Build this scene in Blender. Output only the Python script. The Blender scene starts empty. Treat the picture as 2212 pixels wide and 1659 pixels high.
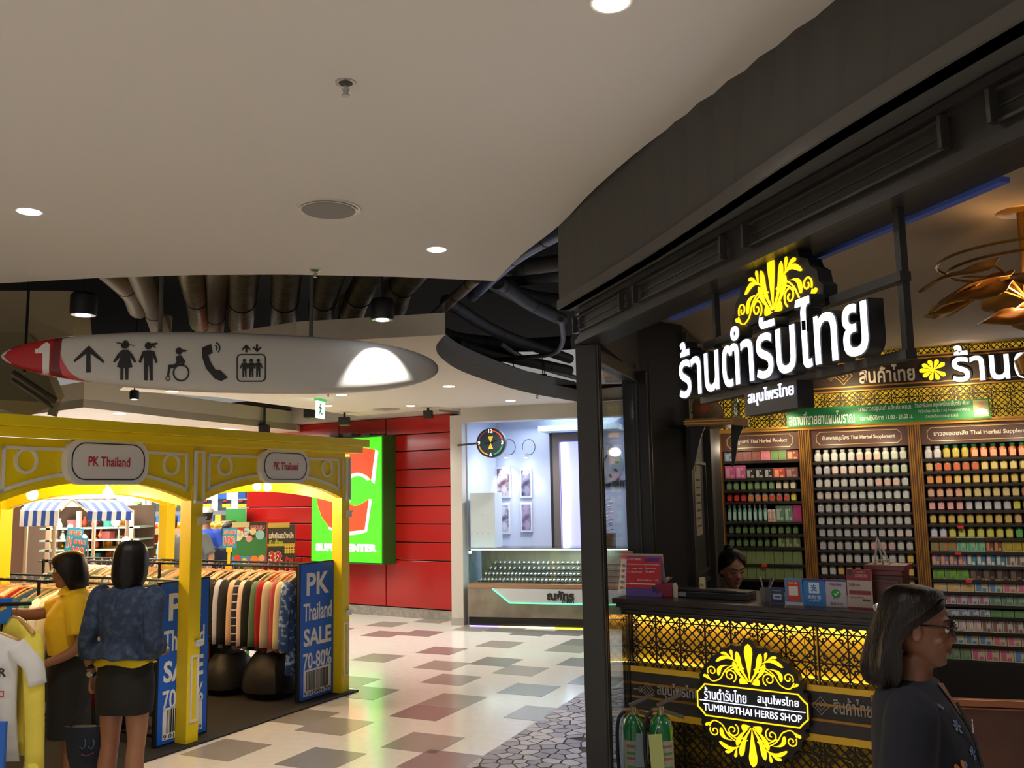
import bpy, bmesh, math, random
import numpy as np
from mathutils import Vector, Matrix
rnd = random.Random(7)
PI = math.pi
SC = bpy.context.scene
COL = SC.collection
# ---------------------------------------------------------------- camera
F, H, HY, ROLL = 1930., 1.80, 1064.3, .0187      # focal length in pixels of the 2212x1659 frame, eye height, horizon row, roll
_p = math.atan((HY-829.5)/F)
_w = np.array([-math.sin(ROLL)*math.cos(_p), math.cos(ROLL)*math.cos(_p), -math.sin(_p)])
_f = np.array([0, 0, -1.]); _y = _f-_f.dot(_w)*_w; _y /= np.linalg.norm(_y); _x = np.cross(_y, _w)
R = np.array([_x, _y, _w]); CP = np.array([0, 0, H])
cam = bpy.data.cameras.new('camera'); camo = bpy.data.objects.new('camera', cam); COL.objects.link(camo)
cam.sensor_width = 36; cam.lens = F/2212*36; cam.clip_end = 200; cam.clip_start = .05
mw = Matrix.Identity(4)
for i in range(3):
    for j in range(3): mw[i][j] = R[i][j]
mw[2][3] = H
camo.matrix_world = mw
SC.camera = camo
# ---------------------------------------------------------------- light and exposure
vs = SC.view_settings; vs.view_transform = 'Standard'; vs.look = 'None'; vs.gamma = 1; vs.exposure = .5; vs.use_curve_mapping = False
W = bpy.data.worlds.new('world'); SC.world = W; W.use_nodes = True
W.node_tree.nodes['Background'].inputs[0].default_value = (.78, .74, .70, 1)
W.node_tree.nodes['Background'].inputs[1].default_value = .26
def lamp(kind, loc, power, col=(1, .95, .88), tgt=None, size=.1, sizey=None, spot=90, blend=.5):
    l = bpy.data.lights.new('lamp', kind); l.energy = power; l.color = col
    if kind == 'AREA':
        l.size = size
        if sizey: l.shape = 'RECTANGLE'; l.size_y = sizey
    else: l.shadow_soft_size = size
    if kind == 'SPOT': l.spot_size = math.radians(spot); l.spot_blend = blend
    o = bpy.data.objects.new('lamp', l); COL.objects.link(o); o.location = loc
    d = (Vector(tgt)-Vector(loc)) if tgt else Vector((0, 0, -1))
    o.rotation_euler = d.to_track_quat('-Z', 'Y').to_euler()
    return o
lamp('AREA', (-3.5, -1.5, 3.0), 90, size=3)
# ---------------------------------------------------------------- rays from the photograph's pixels
def ray(px, py):
    d = R@np.array([px-1106, 829.5-py, -F]); return d/np.linalg.norm(d)
def Z(px, py, z=0.):
    d = ray(px, py); return Vector(CP+d*(z-H)/d[2])
def D(px, py, Y):
    d = ray(px, py); return Vector(CP+d*Y/d[1])
class Fr:
    """upright frame: x along the wall to the right, y away from the viewer, z up"""
    def __init__(s, ox, oy, deg, oz=0):
        s.o = Vector((ox, oy, oz)); s.a = math.radians(deg); s.M = Matrix.Translation(s.o)@Matrix.Rotation(s.a, 4, 'Z'); s.I = s.M.inverted()
    def l(s, p): return s.I@Vector(p)
    def w(s, p): return s.M@Vector(p)
    def px(s, px, py, k=0.):
        o = s.I@Vector(CP); d = (s.I.to_3x3())@Vector(ray(px, py)); t = (k-o.y)/d.y; return o+d*t
# ---------------------------------------------------------------- materials
def lin(c): return c/12.92 if c <= .04045 else ((c+.055)/1.055)**2.4
def hx(h): h = h.lstrip('#'); return tuple(lin(int(h[i:i+2], 16)/255) for i in (0, 2, 4))+(1,)
_m = {}
def mat(col, rough=.5, metal=0., emit=0., noise=None, bump=None, trans=0., alpha=1., ecol=None, coat=0., spec=None):
    key = (col, rough, metal, emit, noise, bump, trans, alpha, ecol, coat, spec)
    if key in _m: return _m[key]
    m = bpy.data.materials.new('mat_'+col.strip('#')); m.use_nodes = True; nt = m.node_tree; b = nt.nodes['Principled BSDF']
    c = hx(col); I = b.inputs
    I['Base Color'].default_value = c; I['Roughness'].default_value = rough; I['Metallic'].default_value = metal
    m.diffuse_color = c
    if spec is not None: I['Specular IOR Level'].default_value = spec
    if coat: I['Coat Weight'].default_value = coat; I['Coat Roughness'].default_value = .1
    if emit: I['Emission Color'].default_value = hx(ecol) if ecol else c; I['Emission Strength'].default_value = emit
    if trans: I['Transmission Weight'].default_value = trans; I['IOR'].default_value = 1.3
    if alpha < 1: I['Alpha'].default_value = alpha
    if noise or bump:
        tc = nt.nodes.new('ShaderNodeTexCoord')
    if noise:   # (scale, colour 2, [low, high])
        n = nt.nodes.new('ShaderNodeTexNoise'); n.inputs['Scale'].default_value = noise[0]; n.inputs['Detail'].default_value = 5
        nt.links.new(tc.outputs['Object'], n.inputs['Vector'])
        r = nt.nodes.new('ShaderNodeValToRGB'); e = r.color_ramp.elements
        lo, hi = (noise[2], noise[3]) if len(noise) > 2 else (.35, .65)
        e[0].position = lo; e[1].position = hi; e[0].color = c; e[1].color = hx(noise[1])
        nt.links.new(n.outputs['Fac'], r.inputs['Fac']); nt.links.new(r.outputs['Color'], I['Base Color'])
    if bump:    # (scale, strength)
        n = nt.nodes.new('ShaderNodeTexNoise'); n.inputs['Scale'].default_value = bump[0]; n.inputs['Detail'].default_value = 3
        nt.links.new(tc.outputs['Object'], n.inputs['Vector'])
        bm = nt.nodes.new('ShaderNodeBump'); bm.inputs['Strength'].default_value = bump[1]; bm.inputs['Distance'].default_value = .01
        nt.links.new(n.outputs['Fac'], bm.inputs['Height']); nt.links.new(bm.outputs['Normal'], I['Normal'])
    _m[key] = m; return m
def glass(tint='#dfe8e8', a=.05, rough=.02):
    key = ('glass', tint, a, rough)
    if key in _m: return _m[key]
    m = bpy.data.materials.new('mat_glass'); m.use_nodes = True; nt = m.node_tree; nt.nodes.clear()
    o = nt.nodes.new('ShaderNodeOutputMaterial'); t = nt.nodes.new('ShaderNodeBsdfTransparent'); g = nt.nodes.new('ShaderNodeBsdfGlossy')
    mx = nt.nodes.new('ShaderNodeMixShader'); fr = nt.nodes.new('ShaderNodeLayerWeight'); fr.inputs['Blend'].default_value = .12
    ad = nt.nodes.new('ShaderNodeMath'); ad.operation = 'MULTIPLY_ADD'; ad.inputs[1].default_value = .5; ad.inputs[2].default_value = a
    t.inputs[0].default_value = hx(tint); g.inputs['Roughness'].default_value = rough
    nt.links.new(fr.outputs['Fresnel'], ad.inputs[0]); nt.links.new(ad.outputs[0], mx.inputs[0])
    nt.links.new(t.outputs[0], mx.inputs[1]); nt.links.new(g.outputs[0], mx.inputs[2]); nt.links.new(mx.outputs[0], o.inputs[0])
    _m[key] = m; return m
# ---------------------------------------------------------------- geometry
def hairmat(c1, c2):
    m = mat(c1, .42, spec=.25, ecol='#000001'); nt = m.node_tree; b = nt.nodes['Principled BSDF']
    tc = nt.nodes.new('ShaderNodeTexCoord'); mp = nt.nodes.new('ShaderNodeMapping'); mp.inputs['Scale'].default_value = (170, 170, 9); n = nt.nodes.new('ShaderNodeTexNoise'); n.inputs['Scale'].default_value = 1.; n.inputs['Detail'].default_value = 2
    nt.links.new(tc.outputs['Object'], mp.inputs[0]); nt.links.new(mp.outputs[0], n.inputs['Vector']); r = nt.nodes.new('ShaderNodeValToRGB'); e = r.color_ramp.elements; e[0].position = .4; e[1].position = .75; e[0].color = hx(c1); e[1].color = hx(c2)
    nt.links.new(n.outputs['Fac'], r.inputs['Fac']); nt.links.new(r.outputs['Color'], b.inputs['Base Color']); bm = nt.nodes.new('ShaderNodeBump'); bm.inputs['Strength'].default_value = .5; bm.inputs['Distance'].default_value = .004; nt.links.new(n.outputs['Fac'], bm.inputs['Height']); nt.links.new(bm.outputs['Normal'], b.inputs['Normal']); return m
def empty(name, loc=(0, 0, 0), rz=0.):
    o = bpy.data.objects.new(name, None); COL.objects.link(o); o.location = loc; o.rotation_euler = (0, 0, rz); o.empty_display_size = .1; return o
def tag(o, label=None, cat=None, group=None, kind=None):
    if label: o['label'] = label
    if cat: o['category'] = cat
    if group: o['group'] = group
    if kind: o['kind'] = kind
    return o
def thing(name, label, cat, fr=None, loc=(0, 0, 0), rz=0., group=None):
    if fr: loc = fr.w(loc); rz = fr.a+rz
    return tag(empty(name, loc, rz), label, cat, group)
class G:
    def __init__(s): s.v = []; s.f = []; s.mi = []; s.cur = 0
    def add(s, v, f, M=None):
        n = len(s.v)
        if M is not None: v = [M@Vector(p) for p in v]
        s.v += [tuple(p) for p in v]; s.f += [tuple(i+n for i in q) for q in f]; s.mi += [s.cur]*len(f); return s
    def box(s, c, d, rz=0., M=None):
        x, y, z = d[0]/2, d[1]/2, d[2]/2
        v = [Vector((a*x, b*y, e*z)) for a in (-1, 1) for b in (-1, 1) for e in (-1, 1)]
        T = Matrix.Translation(Vector(c))@Matrix.Rotation(rz, 4, 'Z')
        if M is not None: T = M@T
        return s.add(v, [(0, 1, 3, 2), (4, 6, 7, 5), (0, 4, 5, 1), (2, 3, 7, 6), (0, 2, 6, 4), (1, 5, 7, 3)], T)
    def b2(s, x0, x1, y0, y1, z0, z1): return s.box(((x0+x1)/2, (y0+y1)/2, (z0+z1)/2), (abs(x1-x0), abs(y1-y0), abs(z1-z0)))
    def bar(s, p, q, w, d=None):       # rectangular bar between two points; w across, d along y
        p = Vector(p); q = Vector(q); t = q-p; L = t.length
        if L < 1e-6: return s
        t /= L; up = Vector((0, 1, 0)) if abs(t.y) < .9 else Vector((0, 0, 1))
        a = t.cross(up).normalized(); b = a.cross(t).normalized(); d = d or w
        M = Matrix((a, b, t)).transposed().to_4x4(); M.translation = (p+q)/2
        return s.box((0, 0, 0), (w, d, L), M=M)
    def tube(s, pts, r, n=8, cap=True, flat=1.):
        pts = [Vector(p) for p in pts]; m = len(pts); rr = r if isinstance(r, (list, tuple)) else [r]*m
        prev = None; v = []
        for i, p in enumerate(pts):
            t = (pts[min(i+1, m-1)]-pts[max(i-1, 0)]).normalized()
            if prev is None: a = t.orthogonal().normalized()
            else:
                a = prev-t*prev.dot(t); a = a.normalized() if a.length > 1e-6 else t.orthogonal().normalized()
            prev = a; b = t.cross(a)
            v += [p+(a*math.cos(2*PI*k/n)+b*math.sin(2*PI*k/n)*flat)*rr[i] for k in range(n)]
        f = [(i*n+k, i*n+(k+1) % n, (i+1)*n+(k+1) % n, (i+1)*n+k) for i in range(m-1) for k in range(n)]
        if cap: f += [tuple(range(n))[::-1], tuple((m-1)*n+k for k in range(n))]
        return s.add(v, f)
    def lathe(s, prof, c=(0, 0, 0), n=16, M=None, sy=1.):
        v = []; m = len(prof)
        for r, z in prof: v += [(r*math.cos(2*PI*k/n), sy*r*math.sin(2*PI*k/n), z) for k in range(n)]
        f = [(i*n+k, i*n+(k+1) % n, (i+1)*n+(k+1) % n, (i+1)*n+k) for i in range(m-1) for k in range(n)]
        f += [tuple(range(n))[::-1], tuple((m-1)*n+k for k in range(n))]
        T = Matrix.Translation(Vector(c)); T = T@M if M is not None else T
        return s.add(v, f, T)
    def loft(s, rings, cap=True):       # rings: lists of equally many points
        n = len(rings[0]); v = [p for r in rings for p in r]; m = len(rings)
        f = [(i*n+k, i*n+(k+1) % n, (i+1)*n+(k+1) % n, (i+1)*n+k) for i in range(m-1) for k in range(n)]
        if cap: f += [tuple(range(n))[::-1], tuple((m-1)*n+k for k in range(n))]
        return s.add(v, f)
    def sph(s, c, r, n=12, M=None):
        r = r if isinstance(r, (tuple, list)) else (r, r, r); m = max(4, n//2)
        prof = [(math.sin(PI*i/m), -math.cos(PI*i/m)) for i in range(1, m)]
        v = [(0, 0, -1)]+[(a*math.cos(2*PI*k/n), a*math.sin(2*PI*k/n), z) for a, z in prof for k in range(n)]+[(0, 0, 1)]
        f = [(0, 1+(k+1) % n, 1+k) for k in range(n)]
        f += [(1+i*n+k, 1+i*n+(k+1) % n, 1+(i+1)*n+(k+1) % n, 1+(i+1)*n+k) for i in range(m-2) for k in range(n)]
        e = 1+(m-1)*n; f += [(e, e-n+k, e-n+(k+1) % n) for k in range(n)]
        T = Matrix.Translation(Vector(c))
        if M is not None: T = T@M
        return s.add([(a*r[0], b*r[1], d*r[2]) for a, b, d in v], f, T)
    def prism(s, poly, y0, y1, M=None):  # polygon in x,z (counter-clockwise seen from the front, -y), extruded from y0 (front) to y1
        n = len(poly); v = [(x, y0, z) for x, z in poly]+[(x, y1, z) for x, z in poly]
        f = [tuple(range(n)), tuple(range(n, 2*n))[::-1]]+[(k, k+n, (k+1) % n+n, (k+1) % n) for k in range(n)]
        return s.add(v, f, M)
    def plate(s, poly, z0, z1):          # polygon in x,y
        n = len(poly); v = [(x, y, z0) for x, y in poly]+[(x, y, z1) for x, y in poly]
        f = [tuple(range(n))[::-1], tuple(range(n, 2*n))]+[(k, (k+1) % n, (k+1) % n+n, k+n) for k in range(n)]
        return s.add(v, f)
    def ringy(s, c, ro, ri, y0, y1, n=28, sz=1.):  # flat ring in x,z
        v = []
        for y in (y0, y1):
            for r in (ro, ri): v += [(c[0]+r*math.cos(2*PI*k/n), y, c[1]+sz*r*math.sin(2*PI*k/n)) for k in range(n)]
        f = []
        for k in range(n):
            j = (k+1) % n
            f += [(k, j, n+j, n+k), (2*n+k, 3*n+k, 3*n+j, 2*n+j), (k, 2*n+k, 2*n+j, j), (n+k, n+j, 3*n+j, 3*n+k)]
        return s.add(v, f)
    def mesh(s, name, mats, smooth=False):
        me = bpy.data.meshes.new(name); me.from_pydata(s.v, [], s.f)
        for m in (mats if isinstance(mats, (list, tuple)) else [mats]): me.materials.append(m)
        if any(s.mi): me.polygons.foreach_set('material_index', s.mi)
        if smooth:
            me.polygons.foreach_set('use_smooth', [True]*len(s.f))
        me.update(); return me
    def obj(s, name, mats, parent=None, smooth=False, bevel=0., loc=None, fix=True):
        me = s.mesh(name, mats, smooth)
        if fix:
            bm = bmesh.new(); bm.from_mesh(me); bmesh.ops.recalc_face_normals(bm, faces=bm.faces)
            if smooth:
                for e in bm.edges:
                    if len(e.link_faces) == 2 and e.calc_face_angle(0) > .7: e.smooth = False
            bm.to_mesh(me); bm.free()
        o = bpy.data.objects.new(name, me); COL.objects.link(o)
        if parent: o.parent = parent
        if loc: o.location = loc
        if bevel:
            b = o.modifiers.new('bevel', 'BEVEL'); b.width = bevel; b.segments = 2; b.limit_method = 'ANGLE'
        return o
def inst(o, parent=None, loc=None, rz=None):
    c = o.copy(); COL.objects.link(c); c.parent = parent
    if loc is not None: c.location = loc
    if rz is not None: c.rotation_euler = (0, 0, rz)
    return c
def copy_tree(o, parent=None):
    c = o.copy(); COL.objects.link(c); c.parent = parent
    for ch in o.children: copy_tree(ch, c)
    return c
def text(st, m, parent, x=0, y=0, z=0, w=None, h=None, size=.1, depth=.002, bold=0., align='C', name='lettering', slant=0., arc=None, M=None, serif=False):
    """letters standing in the x,z plane of the parent, facing -y; x,z is the centre (or left end) of the line"""
    c = bpy.data.curves.new('t', 'FONT'); c.body = st; c.size = 1; c.extrude = .5; c.offset = bold; c.resolution_u = 3
    if len(st) < 24 and (w or 0) > .5: c.resolution_u = 6
    c.shear = slant
    o = bpy.data.objects.new('t', c); COL.objects.link(o)
    dg = bpy.context.evaluated_depsgraph_get(); me = bpy.data.meshes.new_from_object(o.evaluated_get(dg))
    bpy.data.objects.remove(o); bpy.data.curves.remove(c)
    n = len(me.vertices); a = np.empty(n*3); me.vertices.foreach_get('co', a); a = a.reshape(-1, 3)
    lo = a.min(0); hi = a.max(0); sx = sz = size
    if w and h: sx = w/(hi[0]-lo[0]); sz = h/(hi[1]-lo[1])
    elif w: sx = sz = w/(hi[0]-lo[0])
    elif h: sx = sz = h/(hi[1]-lo[1])
    a[:, 0] = (a[:, 0]-((lo[0]+hi[0])/2 if align == 'C' else lo[0]))*sx
    zz = (a[:, 1]-(lo[1]+hi[1])/2)*sz
    b = np.stack([a[:, 0]+x, y-depth/2-a[:, 2]*depth, zz+z], 1)
    me.vertices.foreach_set('co', b.ravel()); me.materials.clear(); me.materials.append(m)
    if M is not None: me.transform(M)
    me.update(); me.name = name
    ob = bpy.data.objects.new(name, me); COL.objects.link(ob); ob.parent = parent; return ob
def rrect(w, h, r, n=6, cx=0, cz=0):
    P = []
    for sx, sz, a0 in ((1, 1, 0), (-1, 1, 90), (-1, -1, 180), (1, -1, 270)):
        for k in range(n+1):
            a = math.radians(a0+90*k/n); P.append((cx+sx*(w/2-r)+r*math.cos(a), cz+sz*(h/2-r)+r*math.sin(a)))
    return P
def ell(cx, cz, rx, rz, n=24, a0=0, a1=360):
    full = abs(a1-a0) >= 360
    return [(cx+rx*math.cos(math.radians(a0+(a1-a0)*k/(n if full else n-1))), cz+rz*math.sin(math.radians(a0+(a1-a0)*k/(n if full else n-1)))) for k in range(n)]
def smoothline(P, k=6):      # Catmull-Rom through the points
    P = [Vector(p) for p in P]; out = []
    for i in range(len(P)-1):
        a = P[max(i-1, 0)]; b = P[i]; c = P[i+1]; d = P[min(i+2, len(P)-1)]
        for j in range(k):
            t = j/k; out.append(.5*((2*b)+(c-a)*t+(2*a-5*b+4*c-d)*t*t+(3*b-a-3*c+d)*t**3))
    return out+[P[-1]]
def struct(g, name, m, parent=None, **k):
    o = g.obj(name, m, parent, **k)
    if not parent: o['kind'] = 'structure'
    return o
# ================================================================ floor
TA = math.radians(-25.3); TU = Vector((math.cos(TA), math.sin(TA), 0)); TV = Vector((-TU.y, TU.x, 0)); TS = .449
white_floor = mat('#e9e3d9', .16, noise=(14., '#e3ddd2'), spec=.6)
g = G(); g.plate([(-14, -3), (6, -3), (6, 24), (-14, 24)], -.1, 0); floor = struct(g, 'floor', white_floor)
TILES = [(-9, 11.65, 0), (-8, 13.02, 1), (-7.2, 12.22, 2), (-10, 13.35, 1), (-11, 13.68, 1), (-9, 14.78, 2), (-9, 15.8, 1), (-8, 17.2, 3), (-7, 15.44, 1), (-10, 17.51, 1),
         (-13, 19.17, 1), (-11, 15.76, 1), (-12, 16.56, 1), (-12, 20.58, 2), (-11, 21.95, 1), (-11, 18.85, 1), (-10, 19.7, 3), (-9, 18.93, 1), (-9, 21.92, 1), (-9, 22.92, 3),
         (-8, 20.31, 3), (-7, 18.5, 3), (-11, 24.0, 3), (-13, 24.2, 1), (-12, 24.35, 3), (-10, 24.37, 3), (-15, 22.44, 2), (-14, 22.9, 2), (-16, 24.14, 1), (-15, 25.29, 1),
         (-17, 22.63, 2), (-10.75, 11.5, 1)]
tcol = {0: mat('#8d8a88', .2), 1: mat('#9d968c', .2), 2: mat('#94817e', .2), 3: mat('#84827e', .2)}
tm = {}
for u, v, k in TILES:
    if k not in tm:
        g = G(); e = TS/2-.001; g.plate([(-e, -e), (e, -e), (e, e), (-e, e)], -.001, .0015); o = g.obj('floor_tile', tcol[k], floor); tm[k] = o
    else: o = inst(tm[k], floor)
    p = TU*((u+.13)*TS)+TV*(v*TS); o.location = (p.x, p.y, 0); o.rotation_euler = (0, 0, TA)
# crazy paving before the shop: stones in mortar
SA = Z(985, 1672); SB = Z(1255, 1499); sd = (SB-SA).normalized(); sn = Vector((sd.y, -sd.x, 0))
p0 = SA-sd*2.2; p1 = SB+sd*.35
quad = [(p0+sn*0)[:2], (p0+sn*2.0)[:2], (p1+sn*.95)[:2], p1[:2]]
g = G(); g.plate(quad, -.05, .001); paving = struct(g, 'trim_1', mat('#5b5454', .7, bump=(60., .4)))
def clip(poly, n, d):    # keep n.p <= d
    out = []
    for i in range(len(poly)):
        a = poly[i]; b = poly[(i+1) % len(poly)]; da = n[0]*a[0]+n[1]*a[1]-d; db = n[0]*b[0]+n[1]*b[1]-d
        if da <= 0: out.append(a)
        if (da < 0) != (db < 0): t = da/(da-db); out.append((a[0]+(b[0]-a[0])*t, a[1]+(b[1]-a[1])*t))
    return out
seeds = []; r2 = random.Random(3); Lq = (p1-p0).length
tries = 0
while len(seeds) < 330 and tries < 16000:
    tries += 1; a = r2.uniform(1.95, Lq); b = r2.uniform(0, 1.15); s = (a, b)
    if all((s[0]-q[0])**2+(s[1]-q[1])**2 > .0094*r2.choice((.6, 1, 1.3)) for q in seeds): seeds.append(s)
smat = [mat('#b3aaa6', .35, bump=(30., .3)), mat('#a39a98', .4, bump=(30., .3)), mat('#948c8e', .4, bump=(30., .3)), mat('#bdb2a8', .35, bump=(30., .3))]
npv = 0
for i, s in enumerate(seeds):
    P = [(1.8, .0), (Lq, .0), (Lq, 1.25), (1.8, 1.25)]
    for j, q in enumerate(seeds):
        if j == i: continue
        n = (q[0]-s[0], q[1]-s[1]); dd = math.hypot(*n)
        if dd > .4: continue
        n = (n[0]/dd, n[1]/dd); P = clip(P, n, n[0]*(s[0]+q[0])/2+n[1]*(s[1]+q[1])/2-.0045)
        if len(P) < 3: break
    if len(P) < 3 or npv >= 299: continue
    c = (sum(p[0] for p in P)/len(P), sum(p[1] for p in P)/len(P))
    P = [(c[0]+(p[0]-c[0])*r2.uniform(.93, 1.0), c[1]+(p[1]-c[1])*r2.uniform(.93, 1.0)) for p in P]
    Q = [(p0+sd*a+sn*b)[:2] for a, b in P]; npv += 1
    g = G(); g.plate(Q[::-1], 0, .006+r2.uniform(0, .002)); g.obj('paving_stone', r2.choice(smat), paving)
# shop floor inside, dark
shopfloor = G(); shopfloor.plate([(.62, 5.95), (3.2, 4.0), (8, 4), (8, 10), (1.2, 10)], 0, .012); struct(shopfloor, 'trim_2', mat('#3a2c26', .3))
# ================================================================ main ceiling with its curved edge
CZ = 3.2
edge = [Z(x, y, CZ) for x, y in [(-500, 628), (-200, 619), (0, 612), (200, 601), (420, 594), (620, 593), (860, 598), (1070, 607)]]
edge2 = smoothline([Z(x, y, CZ) for x, y in [(1070, 607), (1125, 552), (1208, 487), (1290, 403), (1440, 280), (1640, 166), (1925, 0)]], 4)
tail = [Vector((1.75, 1.3, CZ)), Vector((2.9, -.5, CZ)), Vector((4, -3, CZ))]
poly = [p[:2] for p in edge]+[p[:2] for p in edge2[1:]]+[p[:2] for p in tail]+[(-6, -3)]
soffit_mat = mat('#d2cbc3', .8, bump=(3., .05))
g = G(); g.plate(poly[::-1], CZ, CZ+.16); ceiling = struct(g, 'ceiling', soffit_mat)
# second ceiling further in, z 3.0
C2 = 3.0
e2 = [Z(x, y, C2) for x, y in [(258, 843), (470, 858), (640, 880), (804, 903), (975, 891), (1240, 872), (1420, 856)]]
e3 = smoothline([Z(x, y, C2) for x, y in [(1420, 900), (1340, 884), (1237, 866), (1130, 846), (1040, 818), (985, 796), (950, 770), (942, 750), (950, 735), (962, 723)]], 3)
e4 = [Z(x, y, C2) for x, y in [(962, 723), (640, 741), (400, 775), (300, 805)]]
far = [e2[-1]+Vector((1.2, .5, 0)), e3[0]+Vector((1.5, 0, 0))]
poly = [p[:2] for p in e4[::-1]]+[p[:2] for p in e3[::-1][1:]]+[p[:2] for p in far[::-1]]+[p[:2] for p in e2[::-1]]
g = G(); g.plate(poly, C2, C2+.17); c2 = struct(g, 'ceiling', mat('#d6cdbf', .8))
g = G()
for a, b in zip(e3, e3[1:]): g.add([a, b, b+Vector((0, 0, .26)), a+Vector((0, 0, .26))], [(0, 1, 2, 3)])
struct(g, 'trim_3', mat('#8b8883', .7), smooth=False)
# plant deck far above, black
g = G(); g.plate([(-14, -3), (8, -3), (8, 20), (-14, 20)], 5.0, 5.1); struct(g, 'ceiling', mat('#0c0c0d', .9))
# third ceiling beyond the booth with its stepped edge, z 2.85
C3 = 2.86
q = [Z(x, y, C3) for x, y in [(0, 905), (180, 869), (560, 925)]]
fa = [Z(-60, 915, C3), Z(0, 905, C3), Z(180, 880, C3), Z(380, 903, C3), Z(640, 930, C3)]
deep = [Vector((-3.4, 22, C3)), Vector((-14, 22, C3)), Vector((-12, fa[0].y, C3))]
g = G(); g.plate([p[:2] for p in fa+deep], C3, C3+.1); struct(g, 'ceiling', mat('#d9cfc2', .8))
g = G()
for a, b in zip(fa, fa[1:]):
    g.add([a, b, b+Vector((0, 0, .3)), a+Vector((0, 0, .3))], [(0, 1, 2, 3)])
    n = Vector((0, .5, 0)); g.add([a+Vector((0, 0, .3)), b+Vector((0, 0, .3)), b+n+Vector((0, 0, .3)), a+n+Vector((0, 0, .3))], [(0, 1, 2, 3)])
struct(g, 'trim_4', mat('#b9b0a4', .8))
# ================================================================ bulkhead above the shopfront, curved in plan
BZ = 2.75; bc = mat('#4a4845', .75)
bt = smoothline([Z(x, y, CZ) for x, y in [(1208, 490), (1290, 403), (1440, 280), (1640, 166), (1925, 0)]], 4)+[Vector((1.55, 1.55, CZ)), Vector((2.0, .8, CZ))]
bb = smoothline([Z(x, y, BZ) for x, y in [(1208, 669), (1400, 555), (1700, 355), (2000, 170), (2202, 50)]], 4)+[Vector((1.25, 1.2, BZ)), Vector((1.5, .6, BZ))]
def resample(P, n):
    P = [Vector(p) for p in P]; L = [0]
    for a, b in zip(P, P[1:]): L.append(L[-1]+(b-a).length)
    out = []
    for k in range(n):
        t = L[-1]*k/(n-1); i = max(j for j in range(len(L)) if L[j] <= t+1e-9); i = min(i, len(P)-2)
        out.append(P[i].lerp(P[i+1], (t-L[i])/(L[i+1]-L[i])))
    return out
bt = resample(bt, 24); bb = resample(bb, 24)
def ribbon(A, B, off):   # thick sheet between two polylines, thickened by the vector off
    g = G(); n = len(A); v = A+B+[p+off for p in A]+[p+off for p in B]; f = []
    for k in range(n-1):
        f += [(k, k+1, n+k+1, n+k), (2*n+k, 3*n+k, 3*n+k+1, 2*n+k+1), (k, 2*n+k, 2*n+k+1, k+1), (n+k, n+k+1, 3*n+k+1, 3*n+k)]
    f += [(0, n, 3*n, 2*n), (n-1, 3*n-1, 4*n-1, 2*n-1)]
    return g.add(v, f)
struct(ribbon([p+Vector((0, 0, .6)) for p in bt], bb, Vector((.12, .04, 0))), 'wall_bulkhead', bc)
# lip under the bulkhead
lip = [p+Vector((-.012, -.004, .045)) for p in bb]; lip2 = [p+Vector((-.012, -.004, 0)) for p in bb]
struct(ribbon(lip, lip2, Vector((.06, .02, 0))), 'trim_5', mat('#55524f', .7))
# ================================================================ black cornice over the shop opening, posts and glass
black = mat('#232120', .45, bump=(20., .05)); black2 = mat('#1b1a1a', .4)
NB = 25
cp = smoothline([(0.335, 4.60, 0), (0.73, 3.26, 0), (1.02, 2.3, 0), (1.14, 1.89, 0), (1.42, 1.1, 0)], 6)
cp = resample(cp, NB)
def cstrip(g, z0, z1, o0, o1, i0=0, i1=NB-1, t0=0., t1=1.):   # strip following the cornice; o = how far it stands out to the mall
    P = [];
    for i in range(i0, i1+1):
        t = (cp[min(i+1, NB-1)]-cp[max(i-1, 0)]).normalized(); n = Vector((-abs(t.y), -abs(t.x), 0)).normalized(); P.append((cp[i], n))
    for (a, na), (b, nb) in zip(P, P[1:]):
        v = [a+na*o1, b+nb*o1, b+nb*o0, a+na*o0]; v = [Vector((p.x, p.y, z0)) for p in v]+[Vector((p.x, p.y, z1)) for p in v]
        g.add(v, [(0, 1, 2, 3), (4, 7, 6, 5), (0, 4, 5, 1), (1, 5, 6, 2), (2, 6, 7, 3), (3, 7, 4, 0)])
    return g
corn = struct(cstrip(G(), 2.56, 2.78, -.16, -.02), 'wall_cornice', black)
g = cstrip(cstrip(cstrip(G(), 2.715, 2.74, -.02, .0), 2.56, 2.585, -.02, .004), 2.59, 2.60, -.02, -.008); g.obj('moulding', mat('#2c2a29', .4), corn)
for i0, i1 in ((0, 4), (5, 10), (11, 17), (18, 23)):
    g = G(); cstrip(g, 2.695, 2.702, -.02, -.006, i0, i1); cstrip(g, 2.62, 2.628, -.02, -.004, i0, i1); cstrip(g, 2.66, 2.664, -.02, -.014, i0, i1)
    for i in (i0, i1):
        p = cp[i]; q_ = cp[min(i+1, NB-1)]-cp[i-1 if i else 0]; g.box((p.x-.001, p.y-.001, 2.661), (.012, .026, .082), math.atan2(q_.y, q_.x))
    g.obj('panel_frame', mat('#343130', .35), corn)
# shop ceiling
sc = [(0.50, 4.75), (0.90, 3.26), (1.20, 2.2), (1.6, 1.1), (9, 1.1), (9, 9.5), (1.0, 9.5), (.45, 5.4)]
g = G(); g.plate(sc, 2.95, 3.02); struct(g, 'ceiling', mat('#a3917d', .8))
g = cstrip(G(), 2.75, 2.96, -.2, -.16); struct(g, 'trim_6', mat('#4a4f86', .5))  # coloured blue for the hanging sign's light on the back of the beam
g = cstrip(G(), 2.548, 2.562, -.19, -.16, 5, 17); g.obj('sign_glow_strip', mat('#3f56a8', .5), corn)  # painted strip standing for blue light spilled from the hanging sign
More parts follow.
